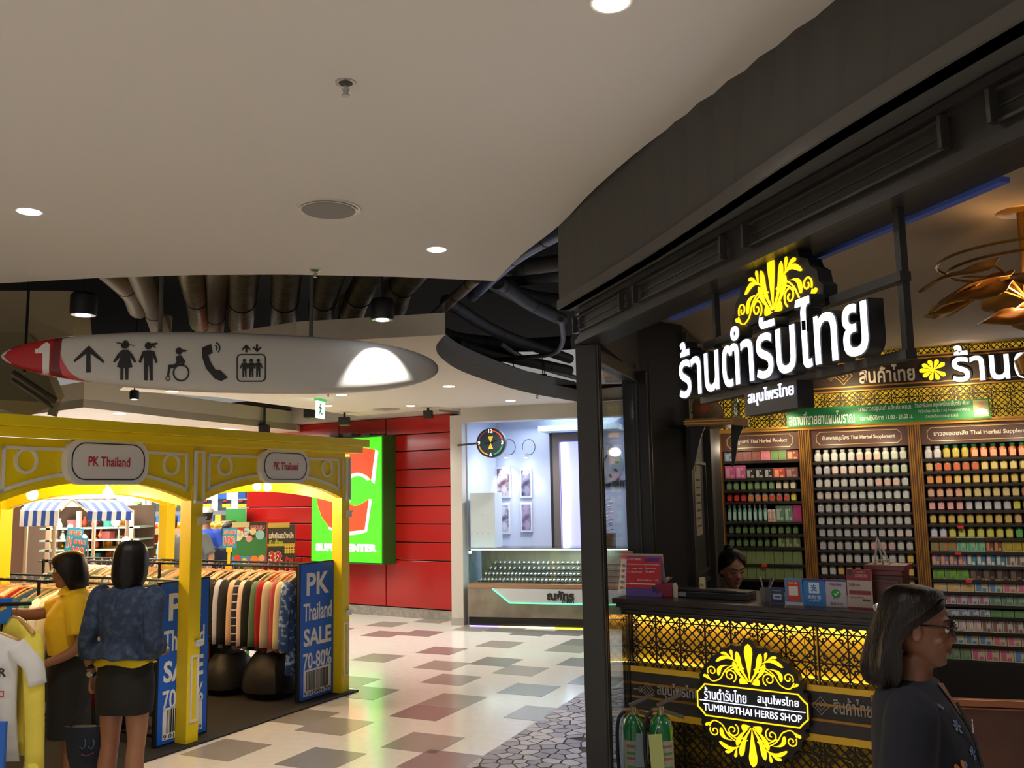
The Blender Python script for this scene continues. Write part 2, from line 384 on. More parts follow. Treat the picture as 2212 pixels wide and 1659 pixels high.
# posts and glass partition
AG = Fr(.40, 4.63, 70)
post = thing('shop_post', 'black fluted post at the corner of the herb shop opening', 'post', AG)
g = G(); g.b2(-.045, .045, -.055, .055, 0, 2.56); g.obj('shaft', black, post, bevel=.004)
g = G()
for x in (-.03, .0, .03): g.b2(x-.004, x+.004, -.062, -.055, 0, 2.56)
for y in (-.03, .02): g.b2(.045, .052, y-.006, y+.006, 0, 2.56)
g.obj('fluting', mat('#2e2b2a', .35), post)
BG = AG.l(D(1362, 900, 5.62)); gl = BG.x
part = thing('glass_partition', 'framed glass side panel between the black post and dark pillar', 'glass panel', AG, loc=(.05, 0, 0))
g = G(); g.b2(0, gl-.05, -.03, .03, 0, .24); g.b2(0, gl-.05, -.03, .03, 2.48, 2.56); g.obj('frame', black2, part)
g = G(); g.b2(0, gl-.05, -.004, .004, .24, 2.48); g.obj('pane', glass('#f3f6f8', .02), part)
g = G(); g.b2(0, gl-.05, -.036, -.03, .232, .24); g.b2(0, gl-.05, -.036, -.03, 2.48, 2.488); g.obj('bead', mat('#77736e', .35, .6), part)
post2 = thing('shop_post', 'dark wooden jamb where the glass partition meets the pillar', 'post', AG, loc=(gl+.04, 0, 0))
g = G(); g.b2(-.03, .1, -.09, .06, 0, 2.55); g.obj('shaft', mat('#1f1e1e', .45), post2, bevel=.004)
g = G(); g.b2(-.04, -.03, -.03, -.02, 0, 2.6); g.b2(.03, .04, -.1, -.09, 0, 2.6); g.obj('fluting', mat('#3a3735', .35), post2)
# dark pillar and return wall to the cabinets
PL_ = [D(1386, 900, 5.9), D(1480, 900, 6.2), D(1552, 900, 7.75)]
g = G(); a, b, c = PL_
g.plate([(a.x, a.y), (b.x, b.y), (c.x, c.y), (c.x-.1, c.y+.1), (b.x-.1, b.y+.12), (a.x-.05, a.y+.1)], 0, 2.95)
struct(g, 'wall_pillar', mat('#1e1d1d', .6))
a0 = D(1364, 900, 5.68); g = G(); g.plate([(a0.x+.02, a0.y), (a.x+.01, a.y+.02), (a.x-.05, a.y+.1), (a0.x-.05, a0.y+.02)], 0, 2.95); struct(g, 'trim_7', black2)
g = G(); g.plate([(.47, 4.6), (a.x, a.y), (a.x-.05, a.y+.06), (.42, 4.66)], 2.56, 2.96); struct(g, 'trim_8', mat('#201f1f', .6))
RW = Fr(b.x, b.y, math.degrees(math.atan2(c.y-b.y, c.x-b.x))); rl = (c-b).length
def frame_rect(g, x0, x1, z0, z1, w=.012, y0=-.02, y1=0.):
    g.b2(x0, x1, y0, y1, z0, z0+w); g.b2(x0, x1, y0, y1, z1-w, z1); g.b2(x0, x0+w, y0, y1, z0+w, z1-w); g.b2(x1-w, x1, y0, y1, z0+w, z1-w); return g
g = G()
for z0, z1 in ((.1, .75), (.8, 1.15), (1.2, 2.0), (2.35, 2.85)): frame_rect(g, .12, rl*.42, z0, z1, .02)
g.b2(rl*.47, rl*.56, -.05, 0, 0, 2.9); g.b2(.0, .05, -.03, 0, 0, 2.9)
o = g.obj('wall_panelling', mat('#35332f', .5)); o.matrix_world = RW.M; o['kind'] = 'structure'; o.name = 'trim_9'
nb = thing('notice_sheet', 'cream paper notice taped on the panelled wall below the corner shelf', 'paper', RW, loc=(.36, -.006, 1.75))
g = G(); g.b2(-.13, .13, -.002, 0, -.28, .28); g.obj('sheet', mat('#a89c86', .8), nb)
text('1', mat('#3a352d', .8), nb, -.09, -.003, .2, h=.05, depth=.001)
for k in range(7): text('นวดแผนไทย', mat('#6a6252', .8), nb, 0, -.003, .12-k*.055, w=.18, h=.02, depth=.001, name='lettering')
# enclosing walls behind the cabinets and to the right
CA = Fr(*D(1760, 1100, 7.8)[:2], -25.3)
g = G(); p = [CA.w((x, y, 0)) for x, y in ((-1.2, .45), (3.2, .45), (3.2, .6), (-1.2, .6))]; g.plate([q[:2] for q in p], 0, 3.0); struct(g, 'wall_back', mat('#2a211b', .7))
g = G(); p = [CA.w((x, y, 0)) for x, y in ((3.2, .6), (3.2, -6), (3.35, -6), (3.35, .6))]; g.plate([q[:2] for q in p], 0, 3.0); struct(g, 'wall_right', mat('#4a3526', .7))
# ================================================================ red wall of panels
RL = Z(750, 1325); RR = Z(978, 1342)
RD = Fr(RR.x, RR.y, math.degrees(math.atan2(RR.y-RL.y, RR.x-RL.x)))
XL = RD.px(531, 1150).x
g = G(); g.b2(XL, .0, .06, .2, 0, 3.35); ow = g.obj('wall_red', mat('#3a0f0c', .6)); ow.matrix_world = RD.M; ow['kind'] = 'structure'
zz = [RD.px(972, y).z for y in (1319, 1212.7, 1172.6, 1132, 1091.8, 1050.6, 1011, 970, 932.8, 893)]
red = mat('#ab1a15', .22, coat=.3)
xj = RD.px(834, 1250).x; xs = {0: [-6.4, -4.1, -2.7, xj, 0]}
for i, (z0, z1) in enumerate(zip(zz, zz[1:])):
    cols = [XL, -3.0, xj, 0] if i == 0 else [XL, -2.2, xj, 0]
    for x0, x1 in zip(cols, cols[1:]):
        g = G(); g.b2(x0+.008, x1-.008, 0, .06, z0+.008, z1-.008); g.obj('red_panel', red, ow, bevel=.004)
g = G(); g.b2(XL, 0, .02, .06, 0, zz[0]-.01); g.obj('plinth', mat('#a59d92', .5, noise=(20., '#8d867c')), ow)
g = G(); g.b2(-6.5, .05, -.35, .2, zz[-1], 3.4); o = g.obj('trim_10', mat('#b8ada0', .8)); o.matrix_world = RD.M; o['kind'] = 'structure'
# white column
WS = Fr(*Z(1010, 1352)[:2], -16.2)
cl, cr = WS.px(979, 1200, .1), WS.px(1004, 1200, .1)
g = G(); g.b2(cl.x, cr.x, .02, .5, 0, 2.9); o = g.obj('wall_column', mat('#c9c3ba', .5)); o.matrix_world = WS.M; o['kind'] = 'structure'
g = G(); g.b2(cl.x-.004, cr.x+.004, .012, .02, 0, .1); g.obj('skirting', mat('#a8a39c', .5), o)
# watch shop shell: header, ceiling, walls
wall_b = mat('#c9d2e6', .6)
def sobj(g, name, m, fr, **k):
    o = g.obj(name, m, **k); o.matrix_world = fr.M; o['kind'] = 'structure'; return o
zt = WS.px(1100, 908, 0).z
sobj(G().b2(cr.x, 4.5, 0, .25, zt, 3.1), 'wall_header', mat('#c5c0b6', .6), WS)
sobj(G().b2(cr.x, 4.5, .25, 1.7, zt+.1, zt+.2), 'ceiling', mat('#cfd6e6', .7), WS)
sobj(G().b2(-.3, 4.6, 1.6, 1.7, 0, 3.1), 'wall_watch_back', wall_b, WS)
sobj(G().b2(cr.x-.1, cr.x+.02, .2, 1.7, 0, 3.1), 'wall_watch_left', wall_b, WS)
sobj(G().b2(4.4, 4.5, 0, 1.7, 0, 3.1), 'wall_watch_right', wall_b, WS)
sobj(G().b2(.8, 2.0, 1.0, 1.6, zt-.1, zt-.02), 'trim_11', mat('#bfd0d0', .6), WS)
# far supermarket shell on the left and mall closing walls
g = G(); g.plate([(-13, 19.5), (-3.9, 16.5), (-3.9, 16.7), (-13, 19.7)], 0, 3.4); struct(g, 'wall_far', mat('#e8e6e0', .6))
g = G(); g.plate([(-13, -3), (-12.8, -3), (-12.8, 20), (-13, 20)], 0, 5.0); struct(g, 'wall_left', mat('#8f867a', .7))
g = G(); g.plate([D(488, 1100, 15.1)[:2], D(531, 1100, 15.0)[:2], D(531, 1100, 15.2)[:2], D(488, 1100, 15.4)[:2]], 0, D(488, 1100, 15.1).z); struct(g, 'wall_green', mat('#2f8a35', .6))
# ================================================================ fixtures in the ceilings
white_em = mat('#fff4e2', .5, emit=14.); ringm = mat('#ded8ce', .4); chrome = mat('#b9b9b8', .25, .9); dark = mat('#141414', .5)
def downlight(p, dia, label, group, power=30, spot=110, m=None):
    t = thing('ceiling_downlight', label, 'ceiling light', loc=p, group=group)
    g = G(); g.lathe([(dia*.5, -.004), (dia*.5, .0), (dia*.42, .0), (dia*.42, -.004)], n=20); g.obj('trim_ring', ringm, t, smooth=False)
    g = G(); g.lathe([(dia*.40, -.0065), (dia*.42, -.004)], n=20); g.obj('diffuser', m or white_em, t)
    if power:
        l = lamp('SPOT', (p[0], p[1], p[2]-.03), power, spot=spot, size=dia*.4, blend=.6)
    return t
for (x, y, lb) in [(63, 456, 'recessed round downlight at the left of the near ceiling'), (943, 538, 'recessed round downlight near the corner of the near ceiling'), (1320, 3, 'recessed round downlight cut by the top edge of the picture')]:
    downlight(Z(x, y, CZ), .125, lb, None, 45)
for x, y in ((-2.2, 1.0), (-.8, -.6), (-3.6, 2.4)):  # extra unseen spots without fixtures, added to light the mall
    lamp('SPOT', (x, y, CZ-.03), 45, spot=110, size=.06, blend=.6)
nm = ['left of the exit sign', 'right of the exit sign', 'behind the oval sign end', 'nearest the sign end', 'right of the round vent', 'near the pipe opening', 'left under the oval sign']
for i, (x, y) in enumerate([(372, 845), (738, 853), (708, 876), (970, 834), (887, 876), (1103, 865)]):
    downlight(Z(x, y, C2), .15, 'recessed round downlight in the far ceiling, '+['under the middle of the oval sign', 'left of the round vent, nearer one', 'left of the round vent, beside the exit sign', 'by the tip of the oval sign', 'right of the round vent', 'next to the curved pipe opening'][i], 'downlights of the far ceiling', 45, 120)
for i, (x, y) in enumerate([(258, 892), (53, 901), (297, 921)]):
    downlight(Z(x, y, C3)-Vector((0, 0, .002)), .18, 'recessed round downlight above the yellow kiosk, '+['middle one', 'leftmost one', 'nearest the red wall'][i], 'downlights above the kiosk', 60, 120)
def vent(p, dia, label, cat, name, n=24):
    t = thing(name, label, cat, loc=p)
    g = G(); g.lathe([(dia*.5, -.006), (dia*.5, 0), (dia*.42, 0), (dia*.42, -.006), (dia*.45, -.012)], n=n); g.obj('rim', mat('#d4cdc4', .4), t, smooth=True)
    return t
sp = vent(Z(710, 450, CZ), .31, 'round ceiling loudspeaker with white rim and grey grille', 'speaker', 'ceiling_speaker', 32)
g = G(); g.lathe([(.126, -.016), (.13, -.012)], n=32); g.obj('grille', mat('#98938e', .6, bump=(900., .6)), sp)
vt = vent(Z(833, 884, C2), .42, 'round air vent with nested rings in the far ceiling', 'vent', 'round_vent')
for r in (.17, .12, .07): g = G(); g.lathe([(r, -.02+r*.05), (r-.03, -.004), (r-.045, -.004), (r-.012, -.026+r*.05)], n=24); g.obj('ring', mat('#c9c2b6', .4), vt, smooth=True)
def sprinkler(p, label, s=1.):
    t = thing('fire_sprinkler', label, 'sprinkler', loc=p)
    g = G(); g.lathe([(.035*s, -.004), (.036*s, 0), (.02*s, 0), (.02*s, -.002)], n=20); g.obj('rim', chrome, t)
    g = G(); g.lathe([(.02*s, -.007), (.024*s, -.004)], n=16); g.obj('cup', mat('#2b2624', .5), t)
    g = G(); g.lathe([(.007*s, 0), (.007*s, -.03*s), (.004*s, -.045*s)], n=8); g.bar((-.012*s, 0, -.02*s), (-.004*s, 0, -.045*s), .004*s); g.bar((.012*s, 0, -.02*s), (.004*s, 0, -.045*s), .004*s)
    g.obj('nozzle', chrome, t); g = G(); g.lathe([(.015*s, -.046*s), (.014*s, -.049*s)], n=10); g.obj('deflector', chrome, t)
sprinkler(Z(747, 178, CZ), 'chrome fire sprinkler in the middle of the near ceiling')
sprinkler(Z(681, 583, CZ), 'chrome fire sprinkler at the curved ceiling edge')
sprinkler(Z(1160, 853, C2), 'small fire sprinkler in the far ceiling near the pipes', 1.)
sprinkler(Z(709, 848, C2), 'small fire sprinkler in the far ceiling above the exit sign', 1.)
ex = thing('exit_sign', 'green and white running-man exit sign hanging from the far ceiling', 'sign', loc=Z(692, 862, C2))
g = G(); g.b2(-.11, .11, -.03, .03, -.03, 0); g.obj('housing', mat('#3fae4c', .5, emit=.6), ex)
ex.rotation_euler.z = math.radians(76)
g = G(); g.b2(-.11, .11, -.008, .008, -.24, -.03); g.obj('panel', mat('#e9fff4', .4, emit=1.6), ex)
g = G()
for s_, c in (((0, -.075)), 0),: g.prism(ell(-.02, -.075, .013, .013, 10), -.012, -.009)
g.prism([(-.04, -.095), (.0, -.095), (.03, -.12), (.02, -.13), (-.005, -.115), (-.01, -.15), (.02, -.18), (.05, -.175), (.05, -.19), (.01, -.195), (-.025, -.165), (-.045, -.21), (-.075, -.215), (-.075, -.2), (-.055, -.195), (-.035, -.15), (-.03, -.115), (-.06, -.13), (-.07, -.12)][::-1], -.012, -.009)
g.obj('pictogram', mat('#0b7a3c', .5, emit=.3), ex)
# ================================================================ pipes and ducts in the open ceiling
duct = mat('#b8ab84', .36, .6, noise=(9., '#94896a'), bump=(40., .25)); ductd = mat('#34312c', .6); pipe_d = mat('#3b3b3d', .6); band = mat('#23201c', .6)
def pduct(P, r, label, m, m2=None, group=None, n=12, bands=2, stick=True):
    P = smoothline(P, 5) if len(P) > 2 else [Vector(p) for p in P]
    t = thing('ceiling_duct', label, 'duct', loc=tuple(P[0]), group=group)
    Q = [p-P[0] for p in P]; g = G(); g.tube(Q, r, n); g.obj('pipe', m, t, smooth=True)
    for k in range(bands):
        i = int(len(Q)*(k+.6)/(bands+.4)); i = min(max(1, i), len(Q)-2) if len(Q) > 2 else 0
        if len(Q) == 2: a = Q[0].lerp(Q[1], (k+.6)/(bands+.4)); d = (Q[1]-Q[0]).normalized()
        else: a = Q[i]; d = (Q[i+1]-Q[i-1]).normalized()
        g = G(); g.tube([a-d*.012, a+d*.012], r*1.04, n); g.obj('band', band, t)
    return t
dz = 3.75
for i, (xa, xb, r, yb) in enumerate([(250, 300, .10, 660), (318, 350, .105, 720), (418, 432, .11, 690), (468, 462, .105, 730), (525, 520, .14, 692), (617, 612, .14, 692), (707, 690, .13, 690), (790, 757, .13, 682), (885, 852, .13, 655)]):
    a = Z(xa+(xa-xb)*.9, 560, dz); b = Z(xb+(xa-xb)*.35, yb-30, dz); c = Z(xb, yb+8, dz); c2_ = c+(c-b).normalized()*.18+Vector((0, 0, .28))
    pduct([a, b, c, c2_], r, 'foil wrapped round duct, '+['first', 'second', 'third', 'fourth', 'fifth', 'sixth', 'seventh', 'eighth', 'ninth'][i]+' counted from the left', mat('#9c927e', .5, .2) if i in (0, 1, 3) else duct, group='round ducts above the oval sign')
# dark services at the right: pipes on two levels
rr = random.Random(5)
def zr(x, y, z): return Z(x, y, z)
lines = [([(1020, 640), (1110, 560), (1215, 500)], 3.7, .055, 1), ([(930, 690), (985, 640), (1030, 600)], 3.6, .05, 2), ([(1075, 610), (1150, 660), (1215, 690)], 3.75, .07, 0), ([(965, 650), (1080, 720), (1230, 775)], 3.7, .07, 0), ([(985, 740), (1090, 770), (1230, 800)], 3.75, .08, 0),
         ([(1050, 600), (1130, 640), (1235, 655)], 3.9, .09, 0), ([(940, 770), (1060, 792), (1240, 830)], 3.7, .05, 0), ([(960, 790), (1100, 775), (1190, 765), (1215, 740), (1212, 690)], 3.45, .028, 0), ([(970, 795), (1080, 815), (1245, 838)], 3.5, .03, 3),
         ([(1080, 580), (1150, 575), (1260, 560)], 4.0, .08, 0), ([(1050, 620), (1140, 600), (1260, 590)], 4.1, .08, 0), ([(1000, 760), (1110, 800), (1260, 850)], 3.65, .055, 3), ([(1080, 740), (1160, 790), (1260, 820)], 3.8, .04, 3), ([(950, 720), (1000, 735), (1120, 745), (1235, 740)], 3.9, .1, 0)]
DP = ['at the ceiling corner by the bulkhead', 'short one left of the opening', 'upper middle, slanting down right', 'middle, long and slanting', 'thick one under the middle', 'upper one running to the shop corner', 'low one along the near rim', 'thin one turning up by the shop', 'thin one along the rim', 'highest, level behind the bulkhead', 'second highest, level', 'lower right, slanting', 'thin one right of the valves', 'thick level one across it']
for i, (P, z, r, k) in enumerate(lines):
    m = (pipe_d, mat('#45506e', .4, .3), mat('#6d5a44', .5), mat('#5b5c60', .45, .4))[k]
    pduct([zr(x, y, z) for x, y in P], r, '%s service pipe in the curved ceiling opening, %s' % (('dark grey', 'blue grey', 'brown', 'metal grey')[k], DP[i]), m, group='dark service pipes', bands=3 if i != 9 else 1)
for k, (x, y) in enumerate([(1057, 805), (1172, 812), (1176, 826), (1110, 812)]):
    p = zr(x, y, 3.45); t = thing('valve', 'small pipe valve with red lever, '+['leftmost', 'upper right', 'lower right', 'middle'][k]+' of the four in the ceiling opening', 'valve', loc=p, group='red pipe valves')
    g = G(); g.tube([(0, 0, .02), (0, 0, .35)], .006, 6); g.obj('hanger', dark, t)
    g = G(); g.tube([(-.06, 0, 0), (.06, 0, 0)], .028, 8); g.tube([(0, 0, 0), (0, 0, -.05)], .014, 6); g.obj('body', mat('#6c6c6c', .4, .6), t)
    g = G(); g.box((.02, 0, -.055), (.09, .016, .01)); g.obj('lever', mat('#a3231d', .5), t)
# black pendant spotlights
def pspot(px, py, Y, wd, label, tgt=None, power=0, spot=50):
    p = D(px, py, Y); r = wd/1930*Y/2; t = thing('pendant_spotlight', label, 'spotlight', loc=p)
    h = r*1.5; g = G(); g.lathe([(r*.92, 0), (r, .01), (r, h), (r*.8, h+.02), (r*.1, h+.02)], n=20); g.obj('housing', mat('#131313', .5), t, smooth=True)
    g = G(); g.lathe([(r*.9, -.004), (r*.55, -.001)], n=20); g.obj('reflector', mat('#8a8a8a', .3, .8), t)
    g = G(); g.lathe([(r*.55, -.007), (r*.5, -.006)], n=16); g.obj('lens', mat('#f2f4ff', .4, emit=16.), t)
    g = G(); g.tube([(0, 0, h+.02), (0, 0, 5-p.z)], .008, 6); g.obj('stem', dark, t)
    if power: lamp('SPOT', (p.x, p.y, p.z-.02), power, (1, .97, .9), tgt, size=.03, spot=spot, blend=.25)
pspot(180, 680, 6.6, 56, 'black cylinder pendant spotlight at the left over the oval sign')
# ================================================================ long oval hanging sign
OL = D(2, 770, 5.55); OR = D(947, 797, 6.5); OA = math.atan2(OR.y-OL.y, OR.x-OL.x)
OV = Fr(OL.x, OL.y, math.degrees(OA)); ow_ = OR-OL; OW = math.hypot(ow_.x, ow_.y); oz = D(475, 784, 6.0).z
ov = thing('hanging_wayfinding_sign', 'long white oval hanging sign with red tip, floor number and black pictograms', 'sign', OV, loc=(0, 0, 0))
hh = .205
def oprof(t):   # half height along the sign, 0..1
    if t < .5: return math.sqrt(max(0, 1-((.5-t)/.5)**2.1))**1.15
    return math.sqrt(max(0, 1-((t-.5)/.5)**3.0))
def oface(x, z):
    t = min(max(x/OW, .001), .999); k = min(1, abs(z-oz)/max(hh*oprof(t), .01)); return -.09*math.sqrt(max(0, 1-(k**2.6)*.97))*min(1, oprof(t)*1.3)
rings = []; NS = 72; NR = 36
for i in range(NS+1):
    t = .5-.5*math.cos(PI*i/NS); h = max(hh*oprof(t), .003); x = t*OW; ring = []
    for k in range(NR):
        a = 2*PI*k/NR; cz = math.copysign(abs(math.sin(a))**.8, math.sin(a)); cy = -math.cos(a)
        dy = .09*min(1, oprof(t)*1.3); ring.append((x, math.copysign(abs(cy)**.55, cy)*dy, oz+cz*h))
    rings.append(ring)
g = G(); g.loft(rings)
g.obj('body', mat('#c6c3be', .42), ov, smooth=True)
oM = ov.children[0]
# flat print follows the face: thin sheets projected on the curved front
def onface(poly, m, name='print', lift=.004, sub=1, parent=ov):
    bm = bmesh.new(); vs_ = [bm.verts.new((x, 0, z)) for x, z in poly]; f = bm.faces.new(vs_); f.normal_update(); bmesh.ops.triangulate(bm, faces=[f], ngon_method='EAR_CLIP')
    for _ in range(sub): bmesh.ops.subdivide_edges(bm, edges=bm.edges[:], cuts=1, use_grid_fill=False)
    bmesh.ops.triangulate(bm, faces=[f for f in bm.faces if len(f.verts) > 3])
    me = bpy.data.meshes.new(name); bm.to_mesh(me); bm.free(); me.materials.append(m)
    o = bpy.data.objects.new(name, me); COL.objects.link(o); o.parent = parent
    sw = o.modifiers.new('s', 'SHRINKWRAP'); sw.target = oM; sw.wrap_method = 'PROJECT'; sw.use_project_y = True; sw.use_positive_direction = True; sw.use_negative_direction = False; sw.offset = lift
    sw.wrap_mode = 'ABOVE_SURFACE'
    for v in me.vertices: v.co.y = -.3
    return o
def OP(px, py): q = OV.px(px, py, -.085); return (q.x, q.z)
redt = mat('#b3161f', .4); dred = mat('#6e1219', .4); pink = mat('#cf4450', .4); ink = mat('#1d1b1b', .5)
# sloping tip areas as vertical bands following the outline
def band_poly(f0, f1, n=26):
    zs = [oz+hh*.995*math.cos(PI*k/n) for k in range(n+1)]
    def lim(z):   # smallest x inside the outline at this height
        lo, hi = 0, .5
        for _ in range(30):
            m_ = (lo+hi)/2
            if hh*oprof(m_)*.985 < abs(z-oz): lo = m_
            else: hi = m_
        return hi*OW
    A = []; B = []
    for z in zs:
        l = lim(z); a = max(f0(z), l); b = max(f1(z), l)
        A.append((a, z)); B.append((b, z))
    return A, B
def band_mesh(f0, f1, m, name, lift):
    A, B = band_poly(f0, f1); n = len(A); K = 10; v = []; f = []
    for (a, z), (b, _) in zip(A, B):
        for j in range(K+1): v.append((a+(b-a)*j/K, -.3, z))
    for i in range(n-1):
        for j in range(K): f.append((i*(K+1)+j, i*(K+1)+j+1, (i+1)*(K+1)+j+1, (i+1)*(K+1)+j))
    g = G(); g.add(v, f); o = g.obj(name, m, ov, fix=False)
    sw = o.modifiers.new('s', 'SHRINKWRAP'); sw.target = oM; sw.wrap_method = 'PROJECT'; sw.use_project_y = True; sw.use_negative_direction = False; sw.wrap_mode = 'ABOVE_SURFACE'; sw.offset = lift
    return o
def curve(pts):   # x as function of z through pixel points
    q = sorted([OP(*p)[::-1] for p in pts]); zs = [a for a, b in q]; xs_ = [b for a, b in q]
    return lambda z: float(np.interp(z, zs, xs_))
c_red = curve([(118, 724), (110, 760), (108, 800), (128, 826)]); c_dk = curve([(134, 724), (130, 760), (128, 790), (140, 828)])
c_pk = curve([(136, 724), (127, 745), (132, 775), (150, 805), (185, 825), (212, 836)])
band_mesh(lambda z: 0, c_red, redt, 'red_tip', .003); band_mesh(c_red, c_dk, dred, 'dark_band', .003); band_mesh(lambda z: c_dk(z), lambda z: max(c_pk(z), c_dk(z)), pink, 'pink_band', .003)
def pic(polys, m=ink, name='pictogram', sub=1, lift=.006):
    for P in polys: onface([OP(*p) for p in P][::-1], m, name, lift, sub)
def zz2(P): return [(x/3.16, 560+y/3.16) for x, y in P]     # from the enlarged view of the sign
def cir(cx, cy, r, n=16, rz=None): return [(cx+r*math.cos(2*PI*k/n), cy+(rz or r)*math.sin(2*PI*k/n)) for k in range(n)][::-1]
def ringp(cx, cy, ro, ri, n=20):
    return [[(cx+r1*math.cos(a), cy+r1*math.sin(a)) for r1, a in ((ro, 2*PI*k/n), (ro, 2*PI*(k+1)/n), (ri, 2*PI*(k+1)/n), (ri, 2*PI*k/n))][::-1] for k in range(n)]
Pp = []
Pp.append([(285, 580), (320, 565), (340, 585), (335, 770), (290, 770), (285, 640), (235, 638), (235, 620)])
pic([zz2(P[::-1]) for P in [[(235, 612), (262, 606), (290, 578), (318, 565), (341, 580), (333, 765), (312, 776), (288, 765), (289, 640), (236, 640)]]], mat('#e2dedb', .4), 'floor_number', 4, .010)
pic([zz2([(607, 590), (503, 690), (507, 705), (590, 645), (588, 772), (620, 772), (618, 645), (708, 712), (710, 694)])[::1]])
man = lambda cx, t, s=1.: [cir(cx, t+30*s, 25*s), [(cx-5*s, t+60*s), (cx-40*s, t+68*s), (cx-68*s, t+140*s), (cx-52*s, t+148*s), (cx-30*s, t+100*s), (cx-30*s, t+260*s), (cx-6*s, t+262*s), (cx-1*s, t+165*s), (cx+5*s, t+165*s), (cx+10*s, t+262*s), (cx+30*s, t+262*s), (cx+30*s, t+100*s), (cx+50*s, t+148*s), (cx+65*s, t+142*s), (cx+42*s, t+68*s), (cx+10*s, t+60*s)]]
pic([zz2(P) for P in man(1013, 563)]+[zz2([(1035, 575), (1075, 570), (1078, 580), (1050, 590), (1070, 608), (1055, 606), (1035, 592)])])
pic([zz2(P) for P in [[(795, 568), (918, 588), (916, 594), (795, 575)], [(835, 572), (848, 556), (868, 556), (885, 582)], cir(852, 592, 28, rz=20), [(835, 620), (875, 620), (905, 650), (930, 700), (920, 710), (885, 665), (905, 738), (878, 742), (876, 820), (855, 820), (853, 745), (842, 745), (842, 820), (820, 820), (822, 742), (797, 735), (825, 665), (785, 708), (772, 700), (805, 645)][::-1]]])
pic([zz2(P) for P in [cir(1222, 628, 24), [(1240, 618), (1275, 622), (1272, 632), (1245, 635)], [(1200, 665), (1235, 655), (1265, 700), (1245, 735), (1232, 722), (1238, 705), (1195, 745), (1165, 745), (1152, 800), (1140, 795), (1150, 722), (1190, 720), (1205, 700)][::-1]]]+[zz2(P) for P in ringp(1236, 775, 58, 47)+ringp(1146, 812, 17, 11, 12)])
pic([zz2(P) for P in [[(1378, 605), (1440, 580), (1452, 640), (1422, 655), (1435, 700), (1470, 755), (1505, 760), (1555, 808), (1510, 832), (1465, 815), (1405, 745), (1380, 670)][::-1]]]+[zz2([(1460+36*math.cos(a), 608+36*math.sin(a)), (1460+45*math.cos(a), 608+45*math.sin(a)), (1460+45*math.cos(b), 608+45*math.sin(b)), (1460+36*math.cos(b), 608+36*math.sin(b))]) for a, b in [(-1.2+.4*k, -.8+.4*k) for k in range(5)]]+[zz2([(1460+16*math.cos(a), 608+16*math.sin(a)), (1460+25*math.cos(a), 608+25*math.sin(a)), (1460+25*math.cos(b), 608+25*math.sin(b)), (1460+16*math.cos(b), 608+16*math.sin(b))]) for a, b in [(-1.2+.5*k, -.7+.5*k) for k in range(4)]])
box_o = rrect(200, 188, 30, 5, 1714, 742); box_i = rrect(184, 172, 24, 5, 1714, 742)
pic([zz2([box_o[k], box_i[k], box_i[(k+1) % 24], box_o[(k+1) % 24]][::-1]) for k in range(24)]+[zz2(P) for c in (1668, 1714, 1762) for P in man(c, 678, .48)]+[zz2([(1680, 582), (1650, 615), (1655, 625), (1674, 608), (1674, 638), (1688, 638), (1688, 608), (1708, 625), (1710, 615)]), zz2([(1755, 638), (1722, 605), (1728, 597), (1747, 612), (1747, 582), (1761, 582), (1761, 612), (1782, 597), (1786, 605)])])
bpy.context.view_layer.update()
q = OP(98, 808); text('FLOOR', mat('#d8838a', .5), ov, q[0], -.075, q[1], w=.055, depth=.004, bold=.02)
for px in (345, 672):
    q = OV.px(px, 740, 0); g = G(); g.tube([(q.x, 0, oz+.17), (q.x, 0, 4.6)], .014, 8); g.obj('hanger_rod', mat('#55504b', .5), ov)
q = OV.w((OV.px(800, 790, -.09).x, -.09, oz))
pspot(826, 690, 6.05, 52, 'black cylinder pendant spotlight lighting the end of the oval sign', tgt=(q.x+.05, q.y+.02, q.z-.18), power=60, spot=64)
pspot(290, 862, 9.0, 20, 'small black pendant spotlight beyond the oval sign')
for i, (x, y, Y, w_) in enumerate([(670, 893, 12.6, 24), (744, 910, 12.9, 22), (925, 895, 12.4, 20), (571, 926, 13.5, 20)]):
    p = D(x, y, Y); t = thing('track_spotlight', 'small black box spotlight above the red wall, '+['beside the exit sign', 'over the green light box', 'near the white column', 'leftmost, over the kiosk corner'][i], 'spotlight', loc=p, group='black box spotlights above the red wall'); s_ = w_/1930*Y
    g = G(); g.b2(-s_/2, s_/2, -s_/2, s_/2, -s_*.4, s_*.4); g.obj('body', dark, t, bevel=.004)
    g = G(); g.b2(-.015, .015, -.015, .015, s_*.4, 3.3-p.z); g.obj('stem', dark, t)
# ================================================================ yellow market kiosk
yel = mat('#f8da04', .45, bump=(60., .05)); wht = mat('#e6e4e2', .5)
BP = Z(402, 1606); BQ = Z(735, 1497)
BO = Fr(BP.x, BP.y, 62.7); BW = (BQ-BP).length; BL = -1.66; BD = 2.3
kiosk = thing('market_kiosk', 'yellow timber market kiosk with arched frieze and round white trims', 'kiosk', BO)
